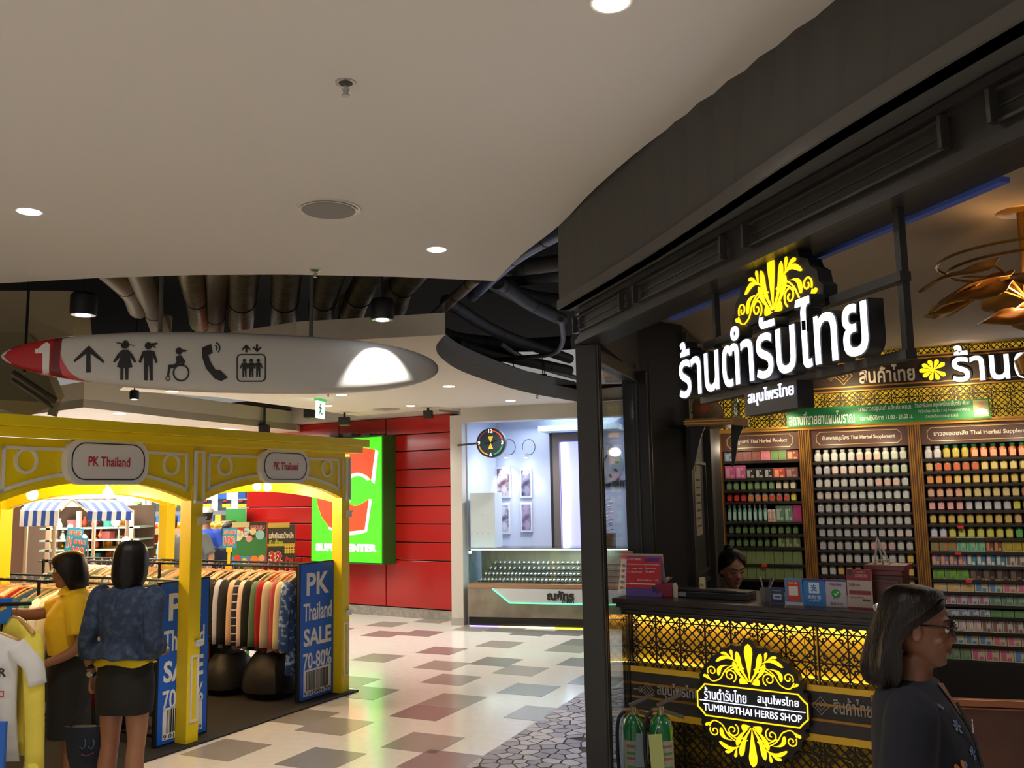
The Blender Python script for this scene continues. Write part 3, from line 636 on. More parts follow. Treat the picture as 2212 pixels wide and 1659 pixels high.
# dark carpet under it
g = G(); p = [BO.w((x, y, 0)) for x, y in ((BL-1.6, -.12), (BW+.12, -.12), (BW+.12, BD+1.6), (BL-1.6, BD+1.6))]; g.plate([q[:2] for q in p], .0016, .012)
tag(g.obj('carpet', mat('#26221f', .9, bump=(400., .5))), 'dark charcoal carpet under the yellow kiosk and racks', 'carpet')
posts = [(0, 0), (BW, 0), (BL, 0), (0, BD), (BW, BD), (BL, BD)]
for i, (x, y) in enumerate(posts):
    g = G(); g.b2(x-.058, x+.058, y-.058, y+.058, .012, 1.9); po = g.obj('post', yel, kiosk, bevel=.003)
    if i < 3:
        g = G()
        for z0, z1 in ((1.60, 1.665), (.70, .75)): g = G(); g.b2(x+.0, x+.068, y-.078, y-.055, z0, z1); g.b2(x+.0, x+.075, y-.085, y-.055, z1-.02, z1); g.obj('collar', wht, po, bevel=.002)
        g = G(); frame_rect(g, x-.035, x+.04, .16, .64, .014, y-.07, y-.056); g.obj('moulding', wht, po)
def arch(u, zs, za):   # arch line across a bay, u 0..1
    return zs+(za-zs)*math.sin(PI*u)**.75 if 0 < u < 1 else zs
TOPZ = 2.20
def bay(x0, x1, y, thick, trims=True, zs=1.76, za=1.925, par=None, name='frieze', sx=None):
    n = 28; w = x1-x0
    low = [(x0+w*k/n, zs+(za-zs)*(1-abs(2*k/n-1)**2.2)) for k in range(n+1)]
    g = G(); g.prism(low+[(x1, TOPZ), (x0, TOPZ)], y-thick/2, y+thick/2); fz = g.obj(name, yel, par or kiosk)
    if trims:
        yf = y-thick/2; g = G(); o = .05; i0 = x0+.10; i1 = x1-.10
        def lo(x): u = (x-x0)/w; return zs+(za-zs)*(1-abs(2*u-1)**2.2)+.055
        xs_ = [i0+(i1-i0)*k/n for k in range(n+1)]
        for a, b in zip(xs_, xs_[1:]): g.prism([(a, lo(a)), (b, lo(b)), (b, lo(b)+.022), (a, lo(a)+.022)], yf-.012, yf)
        g.b2(i0, i1, yf-.012, yf, TOPZ-.075, TOPZ-.055); g.b2(i0, i0+.02, yf-.012, yf, lo(i0), TOPZ-.055); g.b2(i1-.02, i1, yf-.012, yf, lo(i1), TOPZ-.055)
        g.obj('trim_line', wht, fz)
        for cx in (x0+w*.125+.05, x1-w*.125-.05): g = G(); g.ringy((cx, 2.055), .078, .062, yf-.014, yf, 32, 1.05); g.obj('ring_trim', wht, fz, smooth=False)
    return fz
f1 = bay(0, BW, -.02, .06); f2 = bay(BL, 0, -.02, .06)
f3 = bay(0, BW, BD, .05, False, 1.72, 1.86); f4 = bay(BL, 0, BD, .05, False, 1.72, 1.86)
for x in (BL, 0, BW):   # side frames
    n = 20; g = G(); v = [(BD*k/n, 1.72+.14*(1-abs(2*k/n-1)**2.2)) for k in range(n+1)]+[(BD, TOPZ), (0, TOPZ)]
    M_ = Matrix.Translation((x, 0, 0))@Matrix.Rotation(PI/2, 4, 'Z'); g.prism(v, -.02, .02, M_); g.obj('frieze', yel, kiosk)
for x in (0., BW-.0, BL):
    w2 = .045; g = G(); frame_rect(g, x-w2+.03*(x == BW), x+w2+.03*(x == BW)-.03*(x == BW), 1.765, 2.165, .016, -.085, -.05); g.b2(x-w2, x+w2, -.06, -.05, 1.765, 2.165)
    g.cur = 0; o = g.obj('pilaster_trim', [wht], kiosk)
    g = G(); g.b2(x-w2+.016, x+w2-.016, -.066, -.0605, 1.781, 2.149); g.obj('pilaster_panel', yel, kiosk)
# cornice and roof boards
g = G(); g.b2(BL-.1, BW+.13, -.16, -.05, TOPZ, TOPZ+.06); g.b2(BL-.1, BW+.18, -.20, .02, TOPZ+.06, TOPZ+.13); g.obj('cornice', yel, kiosk, bevel=.004)
g = G(); g.b2(BL, BW, .02, BD, TOPZ-.02, TOPZ); g.obj('roof_board', mat('#dcae22', .55), kiosk)
for y in (.55, 1.15, 1.75): g = G(); g.b2(BL, BW, y-.03, y+.03, TOPZ-.12, TOPZ-.02); g.obj('roof_beam', yel, kiosk)
# name plates
def plate(cx, w, h, zc, label, tw):
    t = thing('name_plate', label, 'sign', BO, loc=(cx, -.085, zc)); g = G(); g.prism(rrect(w, h, .12, 8), -.02, .034); g.obj('board', wht, t, bevel=.003)
    a = rrect(w-.07, h-.06, .105, 8); b = rrect(w-.085, h-.075, .098, 8); g = G(); n = len(a)
    for k in range(n): j = (k+1) % n; g.prism([a[k], a[j], b[j], b[k]], -.023, -.02)
    g.obj('border_line', mat('#3c2f33', .5), t)
    text('PK Thailand', mat('#c22a3e', .5), t, 0, -.021, .0, w=tw, h=.066, depth=.002, bold=.012)
plate(-.83, .65, .31, 2.06, 'rounded white name plate with PK Thailand on the left bay', .33)
plate(.93, .60, .29, 2.06, 'rounded white name plate with PK Thailand on the right bay', .31)
# bare bulbs under the roof
bulbm = mat('#ffdf9a', .5, emit=26., ecol='#ffcf85')
for i, (px, py, yl, lb) in enumerate([(70, 1068, .75, 'glowing round bulb hanging at the far left of the kiosk'), (233, 1066, .75, 'glowing round bulb hanging left of the middle post'), (555, 1050, .45, 'glowing warm bulb under the right arch'), (578, 1052, .62, 'second warm bulb just behind the one under the right arch'), ]):
    p = BO.w(BO.px(px, py, yl)); t = thing('hanging_bulb', lb, 'light bulb', loc=p)
    g = G(); g.lathe([(.004, -.042), (.03, -.03), (.04, -.005), (.034, .02), (.018, .04), (.014, .05)], n=16); g.obj('bulb', bulbm, t, smooth=True)
    top = 2.14-p.z
    g = G(); g.lathe([(.018, .05), (.018, .085), (.006, .09)], n=12); g.lathe([(.04, top-.02), (.04, top)], n=14); g.obj('socket', wht, t)
    g = G(); g.tube([(0, 0, .085), (0, 0, top)], .004, 6); g.obj('cord', mat('#cfc9bd', .5), t)
    lamp('POINT', (p.x, p.y, p.z-.06), 12, (1, .84, .58), size=.05)
for i, (px, py) in enumerate([(300, 1070), (-60, 1100)]): p = BO.w(BO.px(px, py, 1.5)); lamp('POINT', p, 14, (1, .8, .5), size=.05)
# ================================================================ racks with blue end boards
blue = mat('#1463d6', .45); railm = mat('#1c1a1a', .4, .6); wtx = mat('#ecebef', .5)
def rack(x0, x1, y0, L, ztop, label, board=True, rows=(1,)):
    t = thing('clothes_rack', label, 'clothes rack', BO, loc=(x0, y0, .012)); w = x1-x0; zt = ztop-.012
    for y in [.01]+[L*k/2 for k in (1, 2)]:
        for x in (.015, w-.015): g = G(); g.tube([(x, y, 0), (x, y, zt)], .014, 8); g.obj('upright', railm, t)
    for x in (.06, w-.06): g = G(); g.tube([(x, 0, zt-.015), (x, L, zt-.015)], .011, 8); g.obj('rail', railm, t)
    g = G()
    for y in [.01, L/2, L]:
        g.bar((0, y, zt-.015), (w, y, zt-.015), .02); g.bar((0, y, .08), (w, y, .08), .02)
    for x in (.015, w-.015): g.bar((x, 0, .08), (x, L, .08), .02)
    g.obj('cross_bars', railm, t)
    if board:
        g = G(); g.b2(-.01, w+.01, -.03, -.006, .0, zt+.02); b = g.obj('end_board', mat('#141821', .5), t)
        g = G(); g.b2(.004, w-.004, -.034, -.03, .015, zt+.008); g.obj('blue_face', blue, b)
        c = w/2
        text('PK', wtx, t, c, -.034, zt-.17, w=w*.66, h=.20, depth=.003, bold=.025)
        text('Thailand', wtx, t, c, -.034, zt-.415, w=w*.82, h=.155, depth=.003, bold=.014)
        text('SALE', wtx, t, c, -.034, zt-.635, w=w*.80, h=.155, depth=.003, bold=.028)
        text('70-80%', wtx, t, c, -.034, zt-.84, w=w*.82, h=.145, depth=.003, bold=.014)
        g = G(); g.b2(.05, w-.05, -.037, -.034, .04, .265); bc_ = g.obj('barcode_label', wtx, t); g = G(); x = .085; r4 = random.Random(9)
        while x < w-.09: ww = r4.choice((.004, .007, .011)); g.b2(x, x+ww, -.0385, -.037, .085 if r4.random() < .85 else .07, .25); x += ww+r4.choice((.004, .006, .009))
        g.obj('bars', mat('#15181f', .5), bc_); text('9 0123456789', mat('#15181f', .5), t, c, -.037, .062, w=w*.76, h=.032, depth=.002)
    return t
PA0 = BO.l(Z(640, 1522)); PA1 = BO.l(Z(722, 1498)); PB0 = BO.l(Z(330, 1620))
rack(PA0.x, PA0.x+.475, PA0.y, 3.5, 1.19, 'double black clothes rack with blue PK Thailand sale board beside the right post')
rack(PB0.x, PB0.x+.475, PB0.y, 2.75, 1.17, 'double black clothes rack with blue sale board half hidden by the middle post')
# ================================================================ clothes on wooden hangers
wood = mat('#c99a5c', .35, coat=.4); hookm = mat('#9a9a9a', .3, .8)
def hanger_parts(w=.40):
    g = G(); g.tube(smoothline([(-w/2, 0, -.065), (-w/4, 0, -.02), (0, 0, 0), (w/4, 0, -.02), (w/2, 0, -.065)], 3), [.010]*3+[.011]*3+[.012]*3+[.011]*3+[.010], 6)
    h = G(); h.tube([(0, 0, 0), (0, 0, .035), (.014, 0, .05), (.014, 0, .066), (0, 0, .075), (-.013, 0, .066)], .0022, 5)
    return g.mesh('hanger', wood, True), h.mesh('hook', hookm, True)
HM, KM = hanger_parts()
def shirt_mesh(w, L, sleeve, seed, mat_, fold=.012, slv_out=.10):
    """a garment on a hanger: body loft hanging from the shoulders, two sleeves"""
    r = random.Random(seed); ph = r.uniform(0, 6); g = G(); n = 20; rings = []; K = 9
    for i in range(K):
        t = i/(K-1); z = -.055-.02*(1-t)-t*L; hw = w/2*(1.0+.10*t-.08*math.sin(PI*t)); th = .028+.022*t
        if i == 0: hw = w*.15; z = -.002; th = .016
        if i == 1: hw = w*.49; z = -.065
        ring = []
        for k in range(n):
            a = 2*PI*k/n; f = fold*t*math.sin(5*a+ph+t)+.006*t*math.sin(9*a+ph*2)
            ring.append((hw*math.copysign(abs(math.cos(a))**.8, math.cos(a)), (th+f)*math.sin(a), z+.008*t*math.sin(3*a+ph)))
        rings.append(ring)
    g.loft(rings)
    for s in (-1, 1):
        q = [(s*w*.44, 0, -.085), (s*w*.53, .005*s, -.13), (s*(w*.53+slv_out*.25), .0, -.13-sleeve*.4), (s*(w*.53+slv_out*.35), .012*r.uniform(-1, 1), -.13-sleeve)]
        g.tube(smoothline(q, 3), [.045, .052, .055, .056, .054, .052, .05, .048, .046, .046], 10, flat=.55)
    return g.mesh('fabric', mat_, True)
GC = ['#efe3c6', '#d9b4ae', '#17161a', '#e9dcb8', '#2a211d', '#191517', '#b9bedd', '#1a1a22', '#d7b394', '#1c1f38', '#e2c6bd', '#121214', '#5d7a60', '#a3161d', '#cabda4', '#b34a4f', '#d8c9a0', '#33538f', '#2b3f37', '#7d8b85',
      '#8c1a2b', '#c9a18a', '#6f7f6c', '#caa04a', '#e6e2dc', '#2f4b6b', '#b53b6b', '#3b6f5d', '#e7d98a', '#474245']
GN = ['cream', 'dusty pink', 'black', 'ivory', 'dark brown', 'black speckled', 'pale lilac', 'charcoal', 'tan', 'navy striped', 'blush', 'jet black', 'moss green', 'red', 'beige', 'rose', 'straw', 'blue floral', 'dark green', 'grey green',
      'crimson', 'camel', 'sage', 'mustard', 'white', 'denim blue', 'magenta', 'teal', 'pale yellow', 'dark grey']
gm = {}
def gmat(i):
    if i in gm: return gm[i]
    c = GC[i]; kw = {}
    if GN[i] == 'blue floral': kw = dict(noise=(22., '#9fb4e0', .52, .60))
    elif GN[i] == 'navy striped':
        m = mat(c, .8, alpha=.9999); nt = m.node_tree; b = nt.nodes['Principled BSDF']; b.inputs['Alpha'].default_value = 1
        wv = nt.nodes.new('ShaderNodeTexWave'); wv.bands_direction = 'Z'; wv.inputs['Scale'].default_value = 4.5; tc = nt.nodes.new('ShaderNodeTexCoord'); nt.links.new(tc.outputs['Object'], wv.inputs['Vector'])
        rp = nt.nodes.new('ShaderNodeValToRGB'); e = rp.color_ramp.elements; e[0].position = .93; e[0].color = hx(c); e[1].position = .97; e[1].color = hx('#d5cdbf'); nt.links.new(wv.outputs['Fac'], rp.inputs['Fac']); nt.links.new(rp.outputs['Color'], b.inputs['Base Color']); gm[i] = m; return m
    elif GN[i] == 'black speckled': kw = dict(noise=(90., '#8a7566', .60, .68))
    elif GN[i] in ('dark green',): kw = dict(noise=(18., '#9fae8c', .5, .6))
    gm[i] = mat(c, .85, bump=(25., .25), **kw); return gm[i]
protos = {}
def garment(i, kind, fr, loc, rz, label, group, tilt=0.):
    key = (i, kind)
    if key not in protos:
        w, L, sl = ((.42, .62, .50), (.38, .50, .18), (.42, .80, .52), (.40, .40, .42))[kind]; protos[key] = shirt_mesh(w, L, sl, i*7+kind, gmat(i))
    t = thing('hanging_shirt', label, 'shirt', fr, loc=loc, rz=rz, group=group)
    for nme, me in (('hanger', HM), ('hook', KM), ('fabric', protos[key])):
        o = bpy.data.objects.new(nme, me); COL.objects.link(o); o.parent = t
        if nme == 'fabric': o.rotation_euler.x = tilt
    return t
rg = random.Random(11)
ORD = ['', 'second', 'third', 'fourth', 'fifth', 'sixth', 'seventh', 'eighth', 'ninth', 'tenth', 'eleventh', 'twelfth', 'thirteenth', 'fourteenth', 'fifteenth', 'sixteenth', 'seventeenth', 'eighteenth', 'nineteenth', 'twentieth', 'twenty-first', 'twenty-second', 'twenty-third', 'twenty-fourth', 'twenty-fifth', 'twenty-sixth']
xa = PA0.x+.19; order = [17, 16, 15, 14, 13, 12, 11, 10, 9, 8, 7, 6, 5, 4, 3, 2, 1, 0, 2, 18]
for k, i in enumerate(order):       # front row of rack A, seen between board and middle post
    garment(i, (2 if i in (17, 2, 18) else 0), BO, (xa, PA0.y+.09+k*.072, 1.19-.085), rg.uniform(-.12, .12), '%s long-sleeved top, %s' % (GN[i], 'first beside the right blue board' if k == 0 else ('%s along from the right blue board' % ORD[k] if k < 18 else 'half behind the middle post, %s one' % ('nearer' if k == 18 else 'farther'))), 'tops on the right hand rack')
for k in range(22):
    i = rg.choice((0, 3, 8, 12, 14, 16, 20, 21, 22, 23, 24, 27)); garment(i, 0, BO, (xa, PA0.y+1.66+k*.083, 1.19-.085), rg.uniform(-.15, .15), '%s top on the far end of the rear rack, %s from the middle post' % (GN[i], ORD[k] or 'first'), 'tops on the far rail')
for k in range(26):
    i = rg.choice((2, 13, 16, 20, 21, 22, 27, 24, 3, 19, 5)); garment(i, 3, BO, (PA0.x+.31, PA0.y+.1+k*.13, 1.19-.085), rg.uniform(-.15, .15), '%s short top on the inner rail of the right rack, %s from its board' % (GN[i], ORD[k] or 'first'), 'tops on the second rail')
xb = PB0.x+.17
orderB = [19, 2, 18, 19, 14, 4, 13, 20, 21, 2, 16, 24, 27, 22, 25, 2, 13, 0, 21, 28, 5, 24, 20, 19, 22]
for k, i in enumerate(orderB):
    garment(i, 0 if k % 3 else 2, BO, (xb, PB0.y+.12+k*.105, 1.17-.085), rg.uniform(-.2, .2), '%s top behind the women, %s from the half hidden blue board' % (GN[i], ORD[k] or 'first'), 'tops on the rail behind the women')
for k in range(22):
    i = rg.choice((0, 8, 21, 24, 26, 27, 3, 20, 2)); garment(i, 3, BO, (PB0.x+.31, PB0.y+.1+k*.12, 1.17-.085), rg.uniform(-.2, .2), '%s short top on the inner rail of the left rack, %s from its board' % (GN[i], ORD[k] or 'first'), 'tops on the back rail of the left rack')
# bags of stock under the rack
for k, (x, y, s) in enumerate([(1.45, .5, .26), (1.42, 1.0, .24), (1.5, 1.45, .22), (.1, .9, .2)]):
    g = G(); rings = []
    for i in range(7):
        t = i/6; rr_ = s*(1.05-.5*t**3)*(.75 if i == 0 else 1); rings.append([(rr_*math.cos(a)*(1+.1*math.sin(3*a+k)), rr_*math.sin(a)*(1+.08*math.sin(4*a+k)), s*1.5*t) for a in [2*PI*j/16 for j in range(16)]])
    g.loft(rings); o = g.obj('stock_bag', mat('#232020', .5, bump=(9., .6)), smooth=True); o.location = BO.w((x, y, .012)); tag(o, 'dark plastic stock bag under the racks, '+['beside the right blue board', 'middle of the right rack', 'at the far end of the right rack', 'under the left rack'][k], 'bag', 'stock bags under the racks')
# sale cards on yellow clamps
def card(px, py, yl, w, h, label, lean, lines=('SALE', '100')):
    p = BO.w(BO.px(px, py, yl)); t = thing('sale_card', label, 'sign', loc=p, rz=math.radians(8)); 
    g = G(); g.b2(-w/2, w/2, -.003, 0, -h/2, h/2); b = g.obj('card', mat('#1a6f9e', .4), t)
    g = G(); g.b2(-w/2+.004, w/2-.004, -.004, -.003, -h/2+.004, h/2-.004); g.obj('face', mat('#1f7fb2', .4), b)
    tx = mat('#e2452c', .5); wh = mat('#f0e3d8', .5)
    for s_, z, hh_ in (('SALE', h*.30, h*.18), ('100', -h*.12, h*.45)):
        text(s_, wh, t, 0, -.004, z, w=w*.78, h=hh_*1.06, depth=.001, bold=.055); text(s_, tx, t, 0, -.0055, z, w=w*.76, h=hh_, depth=.001, bold=.03)
    g = G(); g.b2(-.012, .012, -.01, .006, -h/2-.16, -h/2+.01); g.b2(-.025, .025, -.014, .01, -h/2-.03, -h/2+.01); g.b2(-.03, .03, -.014, .014, -h/2-.19, -h/2-.15); g.obj('clamp', mat('#e6b622', .4), t)
    t.rotation_euler.y = lean
card(160, 1166, 1.15, .125, .19, 'blue SALE 100 card on a yellow clamp, left one of the pair behind the women', .12)
card(169, 1187, .95, .115, .19, 'blue SALE 100 card leaning in front of its twin', .18)
card(496, 1163, 1.05, .135, .19, 'blue SALE 100 card standing alone beside the poster boards', .02)
# ================================================================ green light box on the red wall
def lz(x, y): return (620+x/4.366, 860+y/4.366)
K = -.30
lb = thing('lightbox_sign', 'large green light box with a red and white bitten letter on the red wall', 'sign', RD, loc=(0, K, 0))
def LP(x, y): q = RD.px(*lz(x, y), K); return (q.x, q.z)
a = LP(232, 1533); b = LP(890, 1533); tpz = LP(890, 363)[1]
g = G(); g.b2(a[0]-.03, b[0]+.03, .01, .30, a[1]-.03, tpz+.03); g.obj('case', mat('#2c5a1c', .5), lb, bevel=.01)
gem = mat('#3fe010', .5, emit=1.0, ecol='#38e008', noise=(2., '#4fe020'))
g = G(); g.b2(a[0], b[0], -.004, .012, a[1], tpz); g.obj('green_face', gem, lb)
wem = mat('#ffffff', .5, emit=1.25); rem = mat('#ff3a12', .5, emit=.95, ecol='#ff3a10')
red_p = [(560, 490), (620, 474), (700, 468), (770, 474), (835, 490), (800, 775), (770, 742), (740, 722), (680, 707), (620, 725), (575, 765), (548, 820), (540, 880), (552, 945), (585, 992), (630, 1016), (670, 1014), (720, 990), (778, 950), (738, 1240), (680, 1262), (600, 1272), (500, 1262), (400, 1215), (330, 1120), (290, 1000), (285, 880), (320, 740), (400, 600), (480, 520)]
def pp(P, m, y0, y1, name): g = G(); g.prism([LP(*p) for p in P][::-1], y0, y1); return g.obj(name, m, lb)
pp([(838, 488), (862, 500), (828, 808), (800, 778)], wem, -.014, -.002, 'white_edge')
pp([(802, 956), (756, 1262), (680, 1282), (600, 1292), (500, 1284), (395, 1232), (400, 1215), (500, 1250), (600, 1258), (680, 1250), (738, 1240), (778, 953)], wem, -.012, -.002, 'white_edge')
pp(red_p, rem, -.010, -.002, 'red_letter')
pp([(670+138*math.cos(t), 862-158*math.sin(t)) for t in [math.radians(x) for x in range(35, 236, 12)]][::1]+[(672+116*math.cos(t), 868-136*math.sin(t)) for t in [math.radians(x) for x in range(235, 34, -12)]], wem, -.016, -.002, 'white_edge')
pp([(520, 530), (596, 530), (585, 630), (560, 700), (530, 715), (500, 715)][::1], mat('#ffe019', .5, emit=.95), -.016, -.002, 'yellow_letter')
q = LP(556, 1410); text('SUPERCENTER', wem, lb, q[0], -.004, q[1], w=LP(840, 1410)[0]-LP(272, 1410)[0], h=.115, depth=.012, bold=.05)
for x in (400, 525, 697):
    q = LP(x, 350); g = G(); g.b2(q[0]-.09, q[0]+.09, .1, .25, q[1]-.02, q[1]+.03); g.obj('bracket', mat('#6d625c', .6), lb)
bpy.context.view_layer.update()
# ================================================================ watch shop counter and fittings
def wp(px, py, k=0): return WS.px(px, py, k)
x0 = wp(1009, 1200).x; x1 = 3.2
wc = thing('watch_display_counter', 'stone fronted watch counter with glass case and green edged white sign panel', 'display counter', WS, loc=(0, 0, 0))
ztop = wp(1100, 1186).z; zb = wp(1100, 1262).z; zk = wp(1100, 1334).z
g = G(); g.b2(x0+.03, x1, .03, .6, 0, zk); g.obj('kickboard', mat('#0d0d0e', .3), wc)
g = G(); g.b2(x0, x1, 0, .62, zk, zb-.05); g.obj('stone_front', mat('#8f8676', .35, noise=(4., '#776d5f'), bump=(12., .1)), wc)
g = G(); g.b2(x0, x1, -.005, .63, zb-.05, zb); g.obj('wood_strip', mat('#a07a58', .45), wc)
wpn = [wp(1065, 1265), wp(1103, 1302), wp(1252, 1307)]
P = [(wpn[0].x, zb-.06), (wpn[1].x, wpn[1].z), (3.15, wpn[1].z), (3.15, zb-.06)]
g = G(); g.prism(P, -.03, .0); g.obj('white_panel', mat('#c9cdd0', .5), wc)
g = G(); g.bar((P[0][0], -.034, P[0][1]), (P[1][0], -.034, P[1][1]), .014, .01); g.bar((P[1][0], -.034, P[1][1]), (P[2][0], -.034, P[2][1]), .014, .01); g.obj('led_edge', mat('#66f0b0', .5, emit=1.3, ecol='#58f0a8'), wc)
a = wp(1183, 1285); b = wp(1241, 1285); text('ณภัทร', mat('#17171a', .5), wc, (a.x+b.x)/2, -.03, wp(1200, 1286).z, w=b.x-a.x, h=.125, depth=.01, bold=.05)
text('นาฬิกา', mat('#17171a', .5), wc, wp(1228, 1300).x, -.03, wp(1228, 1299).z, w=.16, h=.05, depth=.008, bold=.03)
gg = glass('#eef6f5', .04)
g = G(); g.b2(x0+.01, x1, .0, .006, zb, ztop); g.b2(x0+.01, x0+.016, .006, .6, zb, ztop); g.b2(x0+.01, x1, .0, .6, ztop, ztop+.008); g.obj('glass_case', gg, wc)
g = G(); g.b2(x0+.0, x1, -.004, .012, ztop+.002, ztop+.012)
for x in (x0+.01, 1.95): g.b2(x, x+.012, -.002, .01, zb, ztop)
g.obj('case_frame', mat('#9aa3a6', .3, .8), wc)
g = G(); g.b2(x0+.02, x1, .57, .6, zb, ztop-.02); g.obj('case_back', mat('#857f66', .6), wc)
g = G(); g.b2(x0+.02, x0+.05, .02, .05, ztop-.06, ztop-.03); g.b2(x0+.05, x1, .02, .035, ztop-.015, ztop-.005); g.obj('led_bar', mat('#dffaff', .5, emit=5.), wc)
lamp('AREA', WS.w((x0+1.1, .25, ztop-.03)), 7, (.85, .97, 1), size=1.8, sizey=.1)
g = G()
for k in range(4): g.b2(x0+.12+k*.04, x1, .1+.1*k, .18+.1*k, zb+.015+.07*k, zb+.03+.07*k)
g.obj('tray', mat('#3a3d45', .4), wc)
wm = {}; r5 = random.Random(21)
def watch_mesh(c):
    g = G(); g.tube([(0, 0, -.035), (0, -.006, -.018), (0, -.008, .018), (0, 0, .035)], .008, 6, flat=.4); m1 = g.mesh('strap', c, True)
    g = G(); g.lathe([(.017, -.004), (.018, 0), (.016, .005)], n=12, M=Matrix.Rotation(PI/2, 4, 'X'), c=(0, -.012, 0)); return m1, g.mesh('dial', mat('#d9dde2', .2, .7), True)
wms = [watch_mesh(mat(c, .35, m_)) for c, m_ in (('#c2c4c8', .9), ('#1c1b1d', 0), ('#c9a44c', .9), ('#4a3226', 0))]
for k in range(4):
    n = 0; x = x0+.16+k*.04
    while x < 1.55:
        if True:
            i = r5.choice((0, 0, 1, 2, 3)); t = thing('wristwatch', '%s wristwatch laid out on the %s tray of the glass case' % (('steel', 'black strap', 'gold', 'brown strap')[i], ('lowest front', 'second', 'third', 'top rear')[k]), 'watch', WS, loc=(x, .12+.1*k, zb+.045+.07*k), group='watches on the %s tray' % ('lowest front', 'second', 'third', 'top rear')[k])
            t.rotation_euler.z += r5.uniform(-.3, .3)
            for nme, me in (('strap', wms[i][0]), ('dial', wms[i][1])): o = bpy.data.objects.new(nme, me); COL.objects.link(o); o.parent = t; o.rotation_euler.x = -.8
        x += .055 if k < 2 else .07
# clock sign on a bracket
ck = thing('bracket_clock', 'round double faced clock sign with red, green and orange ring', 'clock', WS, loc=(0, -.25, 0))
c0 = wp(1062, 957, -.25); rad = .20; ck.location = WS.w((c0.x, -.25, c0.z)); ck.rotation_euler.z = WS.a+.12
MX = Matrix.Rotation(PI/2, 4, 'X')
g = G(); g.lathe([(rad*.97, -.07), (rad, -.06), (rad, .06), (rad*.97, .07)], n=40, M=MX); g.obj('case', mat('#20252a', .4), ck, smooth=True)
g = G(); g.lathe([(rad*.93, 0), (rad*.93, .004)], n=40, M=MX, c=(0, -.07, 0)); g.obj('face', mat('#1f2f38', .5, emit=.25), ck)
for a0, a1, c in ((80, 15, '#d9452c'), (-15, -75, '#2e8a4a'), (-105, -165, '#d98a2c'), (165, 105, '#6a3040')):
    g = G(); n = 8
    for k in range(n):
        t0 = math.radians(a0+(a1-a0)*k/n); t1 = math.radians(a0+(a1-a0)*(k+1)/n); q0, q1 = rad*.78, rad*.86
        g.prism([(q0*math.cos(t0), q0*math.sin(t0)), (q0*math.cos(t1), q0*math.sin(t1)), (q1*math.cos(t1), q1*math.sin(t1)), (q1*math.cos(t0), q1*math.sin(t0))], -.078, -.074)
    g.obj('coloured_arc', mat(c, .5, emit=.5), ck)
for s_, x, z in (('12', 0, .8), ('3', .8, 0), ('6', 0, -.8), ('9', -.8, 0)): text(s_, mat('#f2efd8', .5, emit=.7), ck, x*rad, -.076, z*rad, h=rad*.26, depth=.003, bold=.03, name='numeral')
g = G(); g.prism([(-.035, .085), (0, 0), (.035, .085)][::-1], -.08, -.075); g.prism([(-.035, -.085), (.035, -.085), (0, 0)][::1], -.08, -.075); g.obj('hourglass', mat('#e0a32c', .5, emit=.5), ck)
g = G(); g.bar((0, -.083, 0), (.09, -.083, .04), .01, .003); g.bar((0, -.083, 0), (-.07, -.083, .0), .012, .003); g.obj('hand', mat('#17191a', .4), ck)
q = wp(1022, 960, .25); g = G(); g.bar((-rad, 0, 0), (-(c0.x-cr.x)-.02, .35, 0), .025); g.obj('bracket', dark, ck)
# pictures and their lamps on the back wall
KB = 1.58
pl = [((1072, 1009), (1104, 1075), '#cfc7cf', '#6f4a4e', 'upper left picture on the watch shop wall, brown and white'), ((1124, 1012), (1150, 1075), '#8f8ba0', '#3c3a52', 'upper right picture on the watch shop wall, dark grey portrait'), ((1073, 1087), (1103, 1153), '#c9c9d6', '#57576c', 'lower left picture on the watch shop wall, pale swirls'), ((1125, 1086), (1151, 1149), '#a89ab4', '#6a5a78', 'lower right picture on the watch shop wall, mauve glass')]
for (p, q, c, d_, lb_) in pl:
    a = wp(*p, KB); b = wp(*q, KB); cx = (a.x+b.x)/2; cz = (a.z+b.z)/2; w_ = (b.x-a.x); h_ = a.z-b.z
    t = thing('framed_picture', lb_, 'picture', WS, loc=(cx, KB, cz)); g = G(); g.b2(-w_/2, w_/2, -.03, .015, -h_/2, h_/2); g.obj('frame', mat('#dfe2ea', .5), t, bevel=.003)
    g = G(); g.b2(-w_/2+.02, w_/2-.02, -.034, -.03, -h_/2+.03, h_/2-.03); g.obj('print', mat(c, .4, noise=(9., d_, .42, .6)), t)
for px, lb_ in ((1098, 'wall lamp with looped wire arm behind the clock sign'), (1140, 'wall lamp with looped wire arm right of the clock sign')):
    p = wp(px, 975, KB); t = thing('picture_lamp', lb_, 'wall lamp', WS, loc=(p.x, KB, p.z))
    n = 20; g = G(); g.tube([(.05+.1*math.cos(a), -.12, .06+.12*math.sin(a)) for a in [PI*1.1-2*PI*k/n*.85 for k in range(n)]]+[(.0, .02, -.04)], .006, 6); g.obj('arm', mat('#55565c', .4, .6), t)
    g = G(); g.lathe([(.028, -.04), (.032, .03), (.01, .04)], n=12, c=(0, -.12, -.06)); g.obj('lamp_head', mat('#d8dae0', .3, .5), t)
    g = G(); g.lathe([(.026, -.048), (.024, -.042)], n=12, c=(0, -.12, -.06)); g.obj('lens', mat('#eaf2ff', .5, emit=40.), t)
    lamp('SPOT', WS.w((p.x, KB-.12, p.z-.12)), 14, (.8, .88, 1), WS.w((p.x, KB, p.z-1.1)), size=.02, spot=80, blend=.7)
KL = 1.5
